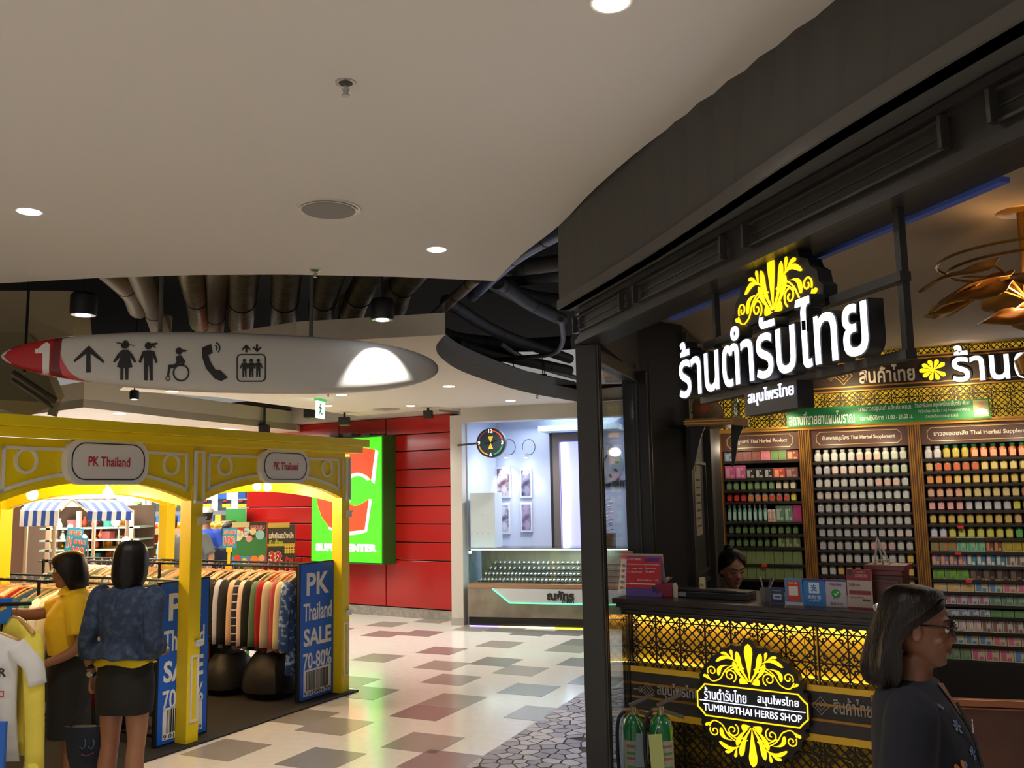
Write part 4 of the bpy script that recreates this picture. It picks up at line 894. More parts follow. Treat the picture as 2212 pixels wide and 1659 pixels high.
# glowing door panel
a = wp(1210, 955, KL); b = wp(1262, 1186, KL)
ld = thing('glowing_door', 'tall violet white glowing panel in a grey brown frame', 'light', WS, loc=(0, KL, 0))
g = G(); fz0 = .3; frame_rect(g, wp(1195, 1000, KL).x, b.x+.12, fz0, wp(1210, 938, KL).z, wp(1210, 1000, KL).x-wp(1195, 1000, KL).x, -.05, .05); g.obj('frame', mat('#6d6360', .5), ld)
g = G(); g.b2(a.x, b.x, -.0, .01, .4, a.z); g.obj('panel', mat('#9a9cff', .5, emit=1.1, ecol='#8d90ff'), ld)
g = G(); g.b2(a.x+.02, a.x+.10, -.03, -.0, .4, a.z-.02); g.obj('tube', mat('#ffffff', .5, emit=5., ecol='#e8eeff'), ld)
g = G(); g.b2(wp(1194, 1000, KL).x-.03, wp(1195, 1000, KL).x, -.06, .05, fz0, wp(1210, 936, KL).z); g.obj('edge', mat('#1d1a1b', .5), ld)
dl = wp(1143, 911, .6); downlight(WS.w((dl.x, .6, zt+.1)), .16, 'recessed downlight inside the watch shop ceiling', None, 60, 130)
lamp('AREA', WS.w((1.2, .8, zt+.0)), 26, (.72, .80, 1), size=1.6); lamp('AREA', WS.w((3.0, .8, zt+.0)), 26, (.72, .80, 1), size=1.6)
# wall clock relief seen through the glass partition
bc0 = wp(1303, 1000, KB); bcr = .32
t = thing('wall_clock', 'huge silver wall clock seen through the glass partition', 'clock', WS, loc=(bc0.x, KB, bc0.z))
g = G(); g.lathe([(bcr, 0), (bcr, .04), (bcr*.93, .05), (bcr*.9, .035)], n=40, M=MX, c=(0, .01, 0)); g.obj('dial', mat('#b9c2cc', .35, .5), t, smooth=True)
for k in range(12):
    a = 2*PI*k/12; g = G(); g.bar((bcr*.62*math.cos(a), -.06, bcr*.62*math.sin(a)), (bcr*.8*math.cos(a), -.06, bcr*.8*math.sin(a)), .03, .01); g.obj('hour_mark', mat('#2a3038', .4), t)
g = G(); g.bar((0, -.07, 0), (.08, -.07, .12), .02, .01); g.bar((0, -.07, 0), (-.05, -.07, .2), .014, .01); g.obj('hand', mat('#2a3038', .4), t)
q = wp(1312, 1043, KB); tl = thing('wall_lettering', 'black Thai lettering under the big silver clock', 'lettering', WS, loc=(q.x, KB, q.z)); text('สยามนาฬิกา', mat('#22262c', .5), tl, 0, 0, 0, w=.62, h=.13, depth=.02, bold=.03)
q = wp(1310, 1200, 1.0); t = thing('display_plinth', 'brown plinth seen through the glass partition', 'plinth', WS, loc=(q.x, 1.0, 0)); g = G(); g.b2(-.12, .12, -.15, .15, 0, wp(1310, 1152, 1.0).z); g.obj('body', mat('#6d4a34', .5), t, bevel=.005)
tz = wp(1310, 1152, 1.0).z; t = thing('ornament_tree', 'branching pale ornament display on the brown plinth', 'ornament', WS, loc=(q.x, 1.0, tz)); g = G(); g.tube([(0, 0, 0), (0, 0, .5)], .01, 6)
for k in range(26): a = k*2.4; z = .03+.018*k; r_ = .11*(1-.5*z); g.tube([(0, 0, z), (r_*math.cos(a), r_*math.sin(a), z+.03)], .006, 5); g.sph((r_*math.cos(a), r_*math.sin(a), z+.035), (.03, .03, .018), 8)
g.obj('branches', mat('#b9bcc6', .3, .6), t, smooth=True)
nt_ = thing('counter_notice', 'small white notice standing behind the glass case', 'notice', WS, loc=(wp(1049, 1165).x, .3, ztop+.008)); g = G(); g.b2(-.09, .09, -.003, .003, 0, .24); g.obj('sheet', mat('#d8dbe2', .6), nt_); g = G(); g.b2(-.085, .085, -.005, -.003, .2, .235); g.obj('heading', mat('#b06a5c', .6), nt_)
sh = thing('lit_side_shelf', 'white lit shelf unit at the left end of the watch counter', 'shelf', WS, loc=(x0+.02, .1, 0)); g = G(); g.b2(0, .36, 0, .35, ztop+.01, wp(1020, 1065, .1).z); g.obj('body', mat('#c3d0d6', .5), sh, bevel=.004)
for zq in (1.25, 1.5): 
    for xq in (.1, .18, .26): g = G(); g.sph((xq, -.002, zq), .006, 8); g.obj('peg', mat('#5c6468', .4), sh)
# LED strip on the floor line
ls = thing('led_strip', 'thin coloured light strip along the foot of the watch counter', 'light strip', WS, loc=(0, 0, 0))
for i, c in enumerate(('#b9a0ff', '#ffd9a0', '#fff2c0', '#d8d020')):
    g = G(); g.b2(x0+.03+.4*i, x0+.43+.4*i, -.02, -.008, .0, .012); g.obj('segment', mat(c, .5, emit=2.0), ls)
# ================================================================ posters beside the racks
def board(px0, py0, px1, py1, Y, label, col, rz=8):
    a = D(px0, py0, Y); b = D(px1, py1, Y); t = thing('poster_board', label, 'poster', loc=((a.x+b.x)/2, Y, b.z), rz=math.radians(rz)); w_ = (b.x-a.x); h_ = a.z-b.z
    g = G(); g.b2(-w_/2, w_/2, 0, .02, 0, h_); g.b2(-.02, .02, .0, .02, -b.z+.01, 0); g.obj('board', mat(col, .5), t); return t, w_, h_
t, w_, h_ = board(503, 1128, 574, 1222, 10.4, 'tall promotional poster board in red, green and blue blocks', '#2b7d43')
def blk(t, x0, x1, z0, z1, c, y=-.003, nme='print'): g = G(); g.b2(x0, x1, y, 0, z0, z1); g.obj(nme, mat(c, .5), t)
blk(t, -w_/2, 0, h_*.65, h_*.88, '#b5221f'); blk(t, 0, w_/2, h_*.65, h_, '#1d1b1c'); blk(t, -w_/2, 0, h_*.88, h_, '#c9c38c'); blk(t, -w_/2, 0, 0, h_*.22, '#2d9bd0'); blk(t, 0, w_/2, 0, h_*.22, '#a04f9c')
text('MARVEL', mat('#f0ecea', .5), t, -.09, -.004, h_*.73, w=.16, h=.075, depth=.001, bold=.04); text('ของแถม', mat('#e08a84', .5), t, .09, -.004, h_*.87, w=.16, h=.05, depth=.001, bold=.03); text('ช้อปครบรับฟรี', mat('#e6e2dc', .5), t, .09, -.004, h_*.76, w=.13, h=.035, depth=.001)
for x, z, r_, c in ((-.13, .42, .06, '#e8dcb0'), (-.03, .48, .035, '#bcd8e0'), (.04, .47, .036, '#e8dca0'), (.0, .37, .035, '#e0a0a0'), (.12, .42, .05, '#8fd0d8'), (-.13, .1, .04, '#e04030'), (-.05, .07, .03, '#e8c840'), (.06, .08, .045, '#e88a30'), (.14, .1, .035, '#e8a860')):
    g = G(); g.prism(ell(x, z*h_/.6, r_, r_*1.1, 18), -.005, -.002); g.obj('picture_disc', mat(c, .5), t)
t, w_, h_ = board(579, 1134, 636, 1222, 10.2, 'black and yellow promotional poster board with a red 32', '#26241f', 4)
blk(t, -w_/2, w_/2*.6, h_*.93, h_*1.05, '#c9b04a'); blk(t, -w_/2, w_/2, h_*.48, h_*.54, '#c9a83a')
text('แข่งกันลดน้ำหนัก', mat('#e8e2da', .5), t, 0, -.004, h_*.75, w=w_*.9, h=.075, depth=.001, bold=.03); text('รับล้าน', mat('#b8c832', .5), t, -.06, -.004, h_*.57, w=w_*.5, h=.075, depth=.001, bold=.03)
text('32', mat('#f2e9e4', .5), t, -.06, -.004, h_*.2, w=w_*.5, h=.14, depth=.001, bold=.09); text('32', mat('#c91f28', .5), t, -.06, -.0055, h_*.2, w=w_*.48, h=.13, depth=.001, bold=.05); text('ล้าน', mat('#c91f28', .5), t, .09, -.004, h_*.16, w=w_*.28, h=.06, depth=.001, bold=.05)
for k in range(12): g = G(); g.prism(ell(.05+.028*(k % 4), h_*.33+.03*(k//4), .014, .014, 8), -.005, -.002); g.obj('coin', mat('#d8c04a', .5), t)
# ================================================================ stalls and supermarket beyond the kiosk
r6 = random.Random(31)
def atp(px, py, Y): return D(px, py, Y)
for p, e, c in (((-7.2, 13.2, 2.8), 75, (1, .97, .92)), ((-5.2, 12.4, 2.8), 60, (1, .97, .92)), ((-6.8, 10.3, 2.2), 45, (1, .85, .62))): lamp('AREA', p, e, c, size=1.6)
sw = mat('#2b4fa8', .7); ww = mat('#e6e3e2', .7); wood2 = mat('#a98e72', .6)
def awning(pts, Y, label, n, slant, first_blue, depth=.8):
    """pts: top-left, top-right, bottom-left, bottom-right of the slope (pixels), then valance bottom row"""
    (tl, tr, bl, br, vy) = pts; A = [atp(*tl, Y+depth), atp(*tr, Y+depth), atp(*bl, Y), atp(*br, Y)]; vz = atp(br[0], vy, Y).z
    t = thing('striped_awning', label, 'awning', loc=(A[2].x, Y, 0)); O = Vector((A[2].x, Y, 0)); A = [a-O for a in A]
    for k in range(n):
        q0, q1 = k/n, (k+1)/n; a, b = A[0].lerp(A[1], q0), A[0].lerp(A[1], q1); c, d = A[2].lerp(A[3], q1), A[2].lerp(A[3], q0)
        mc = (c+b)/2+Vector((0, 0, .035)); md = (d+a)/2+Vector((0, 0, .035)); e, f = Vector((c.x, c.y-.01, vz)), Vector((d.x, d.y-.01, vz)); th = Vector((0, .012, -.012))
        g = G(); L = [(a, b), (md, mc), (d, c), (f, e)]; v = [p for pr in L for p in pr]+[p+th for pr in L for p in pr]
        fc = []
        for i in range(3): fc += [(2*i, 2*i+1, 2*i+3, 2*i+2), (8+2*i, 8+2*i+2, 8+2*i+3, 8+2*i+1), (2*i, 2*i+2, 8+2*i+2, 8+2*i), (2*i+1, 8+2*i+1, 8+2*i+3, 2*i+3)]
        fc += [(0, 8, 9, 1), (6, 7, 15, 14)]; g.add(v, fc); g.obj('stripe', sw if (k+first_blue) % 2 else ww, t)
    for x in (A[2].x+.06, A[3].x-.06): g = G(); g.tube([(x, .04, .012), (x, .04, vz+.02)], .022, 8); g.obj('pole', wood2, t)
    g = G(); g.bar(A[0], A[1], .03); g.bar(A[0], A[2]+Vector((0, .02, 0)), .025); g.bar(A[1], A[3]+Vector((0, .02, 0)), .025); g.obj('frame', wood2, t)
    return t
awning(((72, 1080), (153, 1080), (44, 1103), (127, 1103), 1134), 10.6, 'blue and white striped stall awning sloping to the left, middle of three', 9, 0, 0)
awning(((158, 1080), (252, 1079), (190, 1105), (283, 1105), 1122), 10.7, 'blue and white striped stall awning sloping to the right, rightmost of three', 9, 0, 1)
awning(((-40, 1090), (30, 1090), (-60, 1104), (21, 1104), 1134), 10.5, 'blue and white striped stall awning cut by the left edge', 8, 0, 1)
# glass and timber shelves filled with gifts
sh = thing('gift_display_shelf', 'timber and glass display shelves full of golden ornaments under the striped awnings', 'shelf', loc=(atp(105, 1150, 11).x, 11.0, 0))
O = sh.location.copy(); SX0 = 0; SX1 = atp(285, 1150, 11).x-O.x; LZ = [atp(150, y, 11).z for y in (1210, 1187, 1166, 1140)]
for x in (SX0, SX1*.36, SX1): g = G(); g.b2(x-.025, x+.025, -.02, .02, .012, LZ[3]+.2); g.obj('upright', wood2, sh)
for i, z in enumerate(LZ): g = G(); g.b2(SX0-.1, SX1+.1, -.02, .42, z-.02, z); g.obj('shelf_board', mat('#5f3c22', .5) if i < 1 else mat('#9fb7a6', .2), sh)
g = G(); g.b2(SX0, SX1, .02, .42, .012, LZ[0]-.02); g.obj('cabinet', mat('#4b2f1c', .5), sh); g = G(); g.b2(SX0-.1, SX1+.1, .43, .45, .3, LZ[3]+.25); g.obj('back', mat('#5a4433', .7), sh)
def vase(r, h): g = G(); g.lathe([(r*.5, 0), (r, h*.3), (r*.7, h*.6), (r*.35, h*.8), (r*.5, h)], n=10); return g
def figu(h): g = G(); g.lathe([(h*.25, 0), (h*.28, h*.2), (h*.16, h*.55), (h*.08, h*.68)], n=10); g.sph((0, 0, h*.82), h*.14, 8); return g
def fram(w, h): g = G(); frame_rect(g, -w/2, w/2, 0, h, .02, -.015, .01); g.b2(-w/2+.02, w/2-.02, -.004, .006, .02, h-.02); return g
def boxy(w, h): g = G(); g.b2(-w/2, w/2, -w*.35, w*.35, 0, h*.8); g.b2(-w/2-.005, w/2+.005, -w*.37, w*.37, h*.8, h); return g
kinds = [('gold_figurine', lambda: figu(.14), '#d8a02c', .3, .8), ('vase', lambda: vase(.045, .12), '#c99a3c', .3, .6), ('gilt_picture', lambda: fram(.12, .15), '#c8862a', .4, .4), ('gift_box', lambda: boxy(.1, .07), '#2f8f7a', .5, 0), ('white_figurine', lambda: figu(.12), '#e8e0d2', .4, 0), ('gift_box', lambda: boxy(.12, .09), '#7a2f2a', .5, 0), ('vase', lambda: vase(.04, .13), '#b9502f', .4, 0)]
kn = ['gold', 'brass', 'golden', 'teal', 'white', 'dark red', 'terracotta']; km = [(n, f().mesh(n, mat(c, ro, me_), n != 'gift_box')) for n, f, c, ro, me_ in kinds]
for i, z in enumerate(LZ):
    x = SX0+.06; row = ('lowest', 'second', 'third', 'top')[i]
    while x < SX1-.02:
        k = r6.randrange(7); o = bpy.data.objects.new(km[k][0], km[k][1]); COL.objects.link(o); o.location = O+Vector((x, .1+r6.uniform(0, .15), z)); o.rotation_euler.z = r6.uniform(-.5, .5)
        tag(o, 'small %s %s on the %s shelf under the striped awnings' % (kn[k], km[k][0].split('_')[-1], row), 'ornament', 'ornaments on the %s awning shelf' % row); x += r6.uniform(.10, .17)
for i, (px, py, Y, s) in enumerate([(152, 1137, 10.9, .03), (250, 1128, 10.9, .05), (272, 1168, 9.9, .045), (354, 1171, 10.2, .045), (182, 1160, 10.7, .03)]):
    p = atp(px, py, Y); t = thing('clip_lamp', 'bright round clip lamp among the gift stalls, '+['by the awning post', 'under the right awning', 'above the tall woman', 'beside the leaning man', 'next to the sale cards'][i], 'lamp', loc=p)
    g = G(); g.sph((0, 0, 0), s, 14); g.obj('bulb', mat('#ffffff', .5, emit=14., ecol=('#ffe9c4' if i in (0, 1, 4) else '#e4ecff')), t, smooth=True); g = G(); g.tube([(0, .02, 0), (0, .1, -.1), (0, .12, -p.z+.012)], .01, 6); g.obj('stand', mat('#8a8a8a', .4, .5), t)
    if i < 4: lamp('POINT', (p.x, p.y-.12, p.z), 10, (1, .92, .8), size=.05)
# far supermarket: white wall fittings, price signs, chillers, produce
def fbox(x0, y0, x1, y1, Y, d, m, name, label, cat, group=None, par=None):
    a = atp(x0, y0, Y); b = atp(x1, y1, Y); g = G(); z1, z0 = a.z, b.z
    if par is None:
        o = g.b2(-(b.x-a.x)/2, (b.x-a.x)/2, 0, d, 0, z1-z0).obj(name, m); o.location = ((a.x+b.x)/2, Y, z0); tag(o, label, cat, group); return o
WM = mat('#f3efe9', .6, emit=.12)  # white wall with a faint glow of its own, for a lit look
mk = thing('supermarket_wall_unit', 'bright white supermarket wall unit with lime panel behind the awnings', 'wall unit', loc=(0, 15.6, 0))
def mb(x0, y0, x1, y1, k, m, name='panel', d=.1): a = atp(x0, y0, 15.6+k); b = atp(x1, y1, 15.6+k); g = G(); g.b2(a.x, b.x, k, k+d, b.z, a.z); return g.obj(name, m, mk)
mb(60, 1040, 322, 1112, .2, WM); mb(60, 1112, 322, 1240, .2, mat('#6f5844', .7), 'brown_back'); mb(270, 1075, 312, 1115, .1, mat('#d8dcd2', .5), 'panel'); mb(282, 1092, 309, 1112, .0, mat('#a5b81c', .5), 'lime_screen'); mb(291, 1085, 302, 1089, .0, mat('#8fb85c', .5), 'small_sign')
mb(125, 1048, 155, 1062, .05, mat('#b9c22c', .5), 'lime_screen'); mb(322, 1076, 488, 1112, .3, mat('#4b5459', .5), 'dark_back'); mb(322, 1106, 492, 1113, .0, mat('#8a9096', .4, .4), 'shelf_edge', .3)
mb(322, 1113, 492, 1245, .4, mat('#b9a58a', .6), 'chiller_back')
mb(440, 1040, 530, 1077, .2, mat('#2d62b0', .5), 'blue_banner'); 
for x in (446, 490): mb(x, 1040, x+20, 1106, .05, mat('#ffffff', .5, emit=.9), 'lit_pillar')
for i, x in enumerate((364, 438, 480, 515)):
    mb(x, 1080, x+18, 1088, -.05, mat('#1b1b1d', .5), 'price_sign', .05); mb(x, 1089, x+17, 1096, -.05, mat('#f0c818', .5), 'price_sign', .05); mb(x+1, 1081, x+9, 1084, -.07, mat('#c2202a', .5), 'price_sign', .02)
mb(0, 1040, 60, 1240, .3, mat('#6d4a33', .6), 'brown_wall')
# ceiling of the market glows white
g = G(); a = atp(60, 1042, 14.5); lm = thing('lit_ceiling_panel', 'row of white light panels over the supermarket aisle', 'ceiling light', loc=(0, 0, 2.82))
for k in range(4): g = G(); g.b2(-8+k*1.0, -7.4+k*1.0, 13.8, 15.2, -.01, .0); g.obj('diffuser', mat('#ffffff', .5, emit=6.), lm)
# produce tables: crates and fruit
cols = [('#d8402c', 'red'), ('#e8a02c', 'orange'), ('#5c8a34', 'green'), ('#e2cf4a', 'yellow'), ('#8c2a3a', 'dark red')]
pt = thing('produce_table', 'wooden produce table heaped with fruit behind the leaning man', 'table', loc=(atp(420, 1140, 13.8).x, 13.8, 0)); tzz = atp(420, 1142, 13.8).z
g = G(); g.b2(-1.0, .9, 0, .7, tzz-.08, tzz); g.obj('top', mat('#b08a5a', .6), pt)
for x in (-.95, .85): g = G(); g.b2(x-.04, x+.04, .05, .65, .012, tzz-.08); g.obj('leg', mat('#7a5a3a', .6), pt)
fm = [G().sph((0, 0, .038), (.042, .042, .038), 8).mesh('fruit', mat(c, .4), True) for c, _ in cols]
for k in range(15):
    x = -.92+.122*k; i = (k//3) % 5
    for j in range(3):
        o = bpy.data.objects.new('fruit', fm[i]); COL.objects.link(o); o.location = pt.location+Vector((x+r6.uniform(-.01, .01), .08+.11*j, tzz+.001)); tag(o, 'round %s fruit on the produce table behind the leaning man' % cols[i][1], 'fruit', '%s fruit on the produce table' % cols[i][1])
# low shelf pair and merchandise left of it
sh2 = thing('market_shelf', 'long supermarket shelf of packets seen between the kiosk posts', 'shelf', loc=(atp(330, 1150, 14.6).x, 14.6, 0)); L2 = atp(490, 1150, 14.6).x-atp(330, 1150, 14.6).x; zs2 = [atp(400, y, 14.6).z for y in (1200, 1172, 1150, 1128)]
for z in zs2: g = G(); g.b2(0, L2, 0, .4, z-.02, z); g.obj('shelf_board', mat('#c9b18a', .6), sh2)
for x in (0, L2): g = G(); g.b2(x-.02, x+.02, 0, .4, .01, zs2[-1]); g.obj('side', mat('#9a7c58', .6), sh2)
pmesh = [G().b2(-.045, .045, -.03, .03, 0, .11).mesh('packet', mat(c, .5)) for c in ('#d8d0c4', '#c23a2c', '#3a6fb0', '#e0b93a', '#5a8a4a')]
for i, z in enumerate(zs2):
    for k in range(int(L2/.12)):
        j = r6.randrange(5); o = bpy.data.objects.new('packet', pmesh[j]); COL.objects.link(o); o.location = sh2.location+Vector((.07+.12*k, .08, z)); tag(o, '%s packet on the %s shelf of the far supermarket rack' % (('cream', 'red', 'blue', 'yellow', 'green')[j], ('lowest', 'second', 'third', 'top')[i]), 'packet', 'packets on the %s far shelf' % ('lowest', 'second', 'third', 'top')[i])
# light switch off-white table with small goods right of middle post
# sloped beige structures at the far upper left (underside of the escalator) with a lattice truss
bg = mat('#a39a84', .7)
g = G(); A = [D(-80, 640, 9.5), D(30, 640, 9.5), D(128, 870, 8.6), D(60, 900, 8.6), D(-80, 860, 8.6)]
v = list(A)+[p+Vector((-.1, .3, .1)) for p in A]; g.add(v, [(0, 1, 2, 3, 4), (5, 9, 8, 7, 6)]+[(i, i+5, (i+1) % 5+5, (i+1) % 5) for i in range(5)]); struct(g, 'wall_slope', mat('#c2b68c', .7))
g = G(); A = [D(-80, 628, 9.0), D(150, 628, 9.0), D(160, 725, 9.2), D(-80, 760, 9.2)]; v = list(A)+[p+Vector((0, .4, .05)) for p in A]; g.add(v, [(0, 1, 2, 3), (4, 7, 6, 5)]+[(i, i+4, (i+1) % 4+4, (i+1) % 4) for i in range(4)]); struct(g, 'trim_12', mat('#a89c84', .7))
tr = thing('metal_truss', 'shiny folded metal truss arm below the tip of the oval sign', 'truss', loc=D(28, 806, 7.6)); q0 = Vector(tr.location); q1 = D(122, 868, 7.6); q2 = D(100, 893, 7.6)
g = G(); g.tube([Vector(), q1-q0], .03, 8); g.obj('arm', mat('#a89f8a', .3, .8), tr, smooth=True); g = G(); g.tube([Vector((0, 0, -.06)), q1-q0+Vector((-.02, 0, -.05))], .02, 8); g.obj('arm', mat('#a89f8a', .3, .8), tr, smooth=True)
for k in range(9): a = (q1-q0)*(k/9); b = (q1-q0)*((k+.5)/9)+Vector((0, 0, -.06)); g = G(); g.tube([a, b], .008, 5); g.obj('brace', mat('#a89f8a', .3, .8), tr)
g = G(); g.bar(q1-q0, q2-q0+Vector((.05, 0, -.02)), .07, .03); g.obj('foot', mat('#b3a684', .6), tr); g = G(); g.tube([Vector((.1, 0, 0)), Vector((.1, 0, 5.0-q0.z))], .012, 6); g.obj('hanger', dark, tr)
# ================================================================ lattice, crest and lettering helpers of the herb shop
def seg_clip(p, q, x0, x1, z0, z1):
    t0, t1 = 0., 1.; dx, dz_ = q[0]-p[0], q[1]-p[1]
    for pp_, qq in ((-dx, p[0]-x0), (dx, x1-p[0]), (-dz_, p[1]-z0), (dz_, z1-p[1])):
        if abs(pp_) < 1e-9:
            if qq < 0: return None
        else:
            r = qq/pp_
            if pp_ < 0: t0 = max(t0, r)
            else: t1 = min(t1, r)
    if t0 >= t1: return None
    return (p[0]+dx*t0, p[1]+dz_*t0), (p[0]+dx*t1, p[1]+dz_*t1)
def lattice(x0, x1, z0, z1, c, w=.006, d=.012, y=0.):
    """star fretwork: diagonals three to a cell, with upright and level arms making a star at every cell corner"""
    g = G(); S = []; sp = c/3; n = int((x1-x0+z1-z0)/sp)+3
    for k in range(-n, 2*n):
        a = x0+k*sp
        S.append(((a, z1), (a+(z1-z0), z0))); S.append(((a, z1), (a-(z1-z0), z0)))
    nx = int((x1-x0)/c)+2; nz = int((z1-z0)/c)+2
    for i in range(nx):
        for j in range(nz):
            mx_, mz_ = x0+i*c+(c/2)*(0), z1-c*.5-j*c+c*.5*0
            for kx, kz in ((1, 0), (-1, 0), (0, 1), (0, -1)):
                S.append(((mx_, mz_), (mx_+kx*c*.5, mz_+kz*c*.5)))
            for kx, kz in ((1, 1), (-1, 1), (1, -1), (-1, -1)): S.append(((mx_+kx*c*.167, mz_+kz*c*.333), (mx_+kx*c*.167, mz_+kz*c*.167))); S.append(((mx_+kx*c*.333, mz_+kz*c*.167), (mx_+kx*c*.167, mz_+kz*c*.167)))
    for p, q in S:
        s = seg_clip(p, q, x0, x1, z0, z1)
        if s and math.hypot(s[0][0]-s[1][0], s[0][1]-s[1][1]) > .002: g.bar((s[0][0], y, s[0][1]), (s[1][0], y, s[1][1]), w, d)
    return g
def leaf(p, q, w, bend=0., tipw=.74, n=15):
    """drop shape from pointed base p to rounded tip q"""
    px_, pz = p; qx, qz = q; L = math.hypot(qx-px_, qz-pz); tx, tz_ = (qx-px_)/L, (qz-pz)/L; nx, nz = -tz_, tx; A = []; B = []
    for k in range(n+1):
        t = k/n; ww = w/2*(min(1, t/tipw)**1.1)*math.sqrt(max(0, 1-max(0, (t-tipw)/(1-tipw))**2)); b = bend*L*math.sin(PI*t)
        cx, cz = px_+tx*L*t+nx*b, pz+tz_*L*t+nz*b; A.append((cx+nx*ww, cz+nz*ww)); B.append((cx-nx*ww, cz-nz*ww))
    return B+A[::-1][1:-1] if False else B+A[::-1][1:]
LEAVES = [((0, .06), (0, .80), .20, 0), ((.03, .06), (.25, .63), .13, -.06), ((.05, .06), (.33, .43), .11, -.10), ((.33, .46), (.37, .66), .07, 0), ((.37, .49), (.58, .58), .07, .12), ((.20, .38), (.70, .40), .10, .22), ((.42, .34), (.66, .12), .11, .25), ((.03, .02), (.2, .10), .17, -.1), ((.86, .03), (.98, .11), .07, 0)]
def crest(parent, m, cx, cz, s, y0, y1, flip=1, name='crest_leaf'):
    def T(P): return [(cx+x*s, cz+z*s*flip) for x, z in P]
    for (p, q, w, b) in LEAVES:
        for sg in ((1,) if p[0] == 0 else (1, -1)):
            P = leaf((p[0]*sg, p[1]), (q[0]*sg, q[1]), w*.84, b*sg); P = T(P)
            g = G(); g.prism(P if flip > 0 else P[::-1], y0, y1); g.obj(name, m, parent)
    for sg in (1, -1):
        sp_ = []; c0 = (.40, .14)
        for k in range(26): a = PI*1.35-k*.36; r = .135*(1-k/30); sp_.append((c0[0]+r*math.cos(a), c0[1]+r*math.sin(a)))
        st_ = [(.10, .30), (.30, .36), (.50, .24), (.62, .06), (.80, .0), (.90, .12)]
        c1 = (.79, .20); sp2 = [(c1[0]+.105*(1-k/28)*math.cos(-.6+k*.36), c1[1]+.105*(1-k/28)*math.sin(-.6+k*.36)) for k in range(22)]
        for line in (sp_, [v[:2] for v in smoothline([(a, b, 0) for a, b in st_], 4)], sp2, [v[:2] for v in smoothline([(.02, .05, 0), (.12, .22, 0), (.3, .30, 0), (.5, .20, 0)], 4)]):
            Q = T([(a*sg, b) for a, b in line]); g = G(); g.tube([(a, (y0+y1)/2, b) for a, b in Q], .011*s+.0005, 6, flat=1.); g.obj('crest_scroll', m, parent)
def scallop(cx, cz, s, flip=1):     # backing outline of a crest
    P = [(-1.06, -.02), (-1.08, .14), (-1.0, .2), (-.97, .34), (-.84, .42), (-.8, .52), (-.64, .58), (-.6, .70), (-.44, .72), (-.36, .8), (-.28, .76), (-.14, .78), (-.1, .9), (0, .94), (.1, .9), (.14, .78), (.28, .76), (.36, .8), (.44, .72), (.6, .70), (.64, .58), (.8, .52), (.84, .42), (.97, .34), (1.0, .2), (1.08, .14), (1.06, -.02)]
    Q = [(cx+x*s, cz+z*s*flip) for x, z in P]; return Q[::-1] if flip > 0 else Q
gold_em = mat('#ffd21c', .5, emit=.92, ecol='#ffcf10', noise=(7., '#f2b818', .45, .7))
white_em2 = mat('#ffffff', .5, emit=1.7, ecol='#dfe6ff'); blk = mat('#121112', .45); goldm = mat('#c79a35', .35, .75, bump=(200., .1)); fret = mat('#17130f', .5)
# ================================================================ reception counter
c0 = Z(1340, 1290, 1.18); CT = Fr(c0.x, c0.y, -35); CW = 1.58
ctr = thing('reception_counter', 'black panelled reception counter with gold star lattice and glowing medallion', 'counter', CT)
def cz_(px, py): return CT.px(px, py).z
dk = mat('#1f1c1b', .45, bump=(25., .05)); g = G(); g.b2(0, CW, .10, .62, 0, 1.12); g.obj('carcass', dk, ctr)
g = G(); g.b2(0, .055, 0, .1, 0, 1.1); g.b2(CW-.05, CW, 0, .1, 0, 1.1); g.b2(0, CW, .0, .1, 1.085, 1.15); g.b2(0, CW, 0, .1, 0, .1); g.obj('frame', dk, ctr, bevel=.004)
g = G(); g.b2(-.03, CW+.03, -.05, .66, 1.15, 1.18); g.b2(-.015, CW+.015, -.03, .62, 1.125, 1.15); g.obj('top', mat('#2a1d1a', .3), ctr, bevel=.004)
g = G()
for k, o in enumerate((.008, .024, .04)): g.b2(o, o+.006, -.008, 0, .0, 1.12); g.b2(0, CW, -.008-.004*k, 0, 1.13-.014*k, 1.137-.014*k)
g.obj('moulding', mat('#3b3633', .4), ctr)
zT = cz_(1370, 1316); s1t, s1b = cz_(1370, 1438), cz_(1370, 1449.5); t1t, t1b = cz_(1370, 1471), cz_(1370, 1476); t2t, t2b = cz_(1370, 1501), cz_(1370, 1506); s2t, s2b = cz_(1390, 1534), cz_(1390, 1548)
xl = .055; xr = CW-.05
g = G()
for k in range(3): a = xl+(xr-xl)*k/3; b = xl+(xr-xl)*(k+1)/3; g = G(); g.b2(a+.002, b-.002, .085, .095, .1, 1.1); g.obj('gold_sheet', mat('#d6a824', .38, .55, noise=(5., '#b58c1c'), bump=(10., .5)), ctr)
seam = CT.px(1762, 1400).x
for a, b in ((xl, seam-.004), (seam+.004, xr)):
    lattice(a, b, s1t, zT+.01, .15, .0066, .012, .035).obj('lattice_panel', fret, ctr); lattice(a, b, .1, s2b, .15, .0066, .012, .035).obj('lattice_panel', fret, ctr)
g = G(); g.b2(seam-.003, seam+.003, .02, .05, s1t, zT+.01); g.obj('seam_strip', goldm, ctr)
led = mat('#ffd68a', .5, emit=2., ecol='#ffb840')
g = G(); g.b2(xl, xr, .045, .06, 1.07, 1.08); g.obj('led_strip', led, ctr)
lo_ = lamp('AREA', CT.w(((xl+xr)/2, .062, 1.075)), 9, (1, .78, .36), size=xr-xl, sizey=.03); lo_.rotation_euler = (0, 0, CT.a)
lo_ = lamp('AREA', CT.w(((xl+xr)/2, .062, s1t+.01)), 1, (1, .8, .3), size=xr-xl, sizey=.03); lo_.rotation_euler = (PI, 0, CT.a)
g = G(); g.b2(xl, xr, .0, .035, s2b, s1t); g.obj('sign_band', mat('#37302e', .5), ctr)
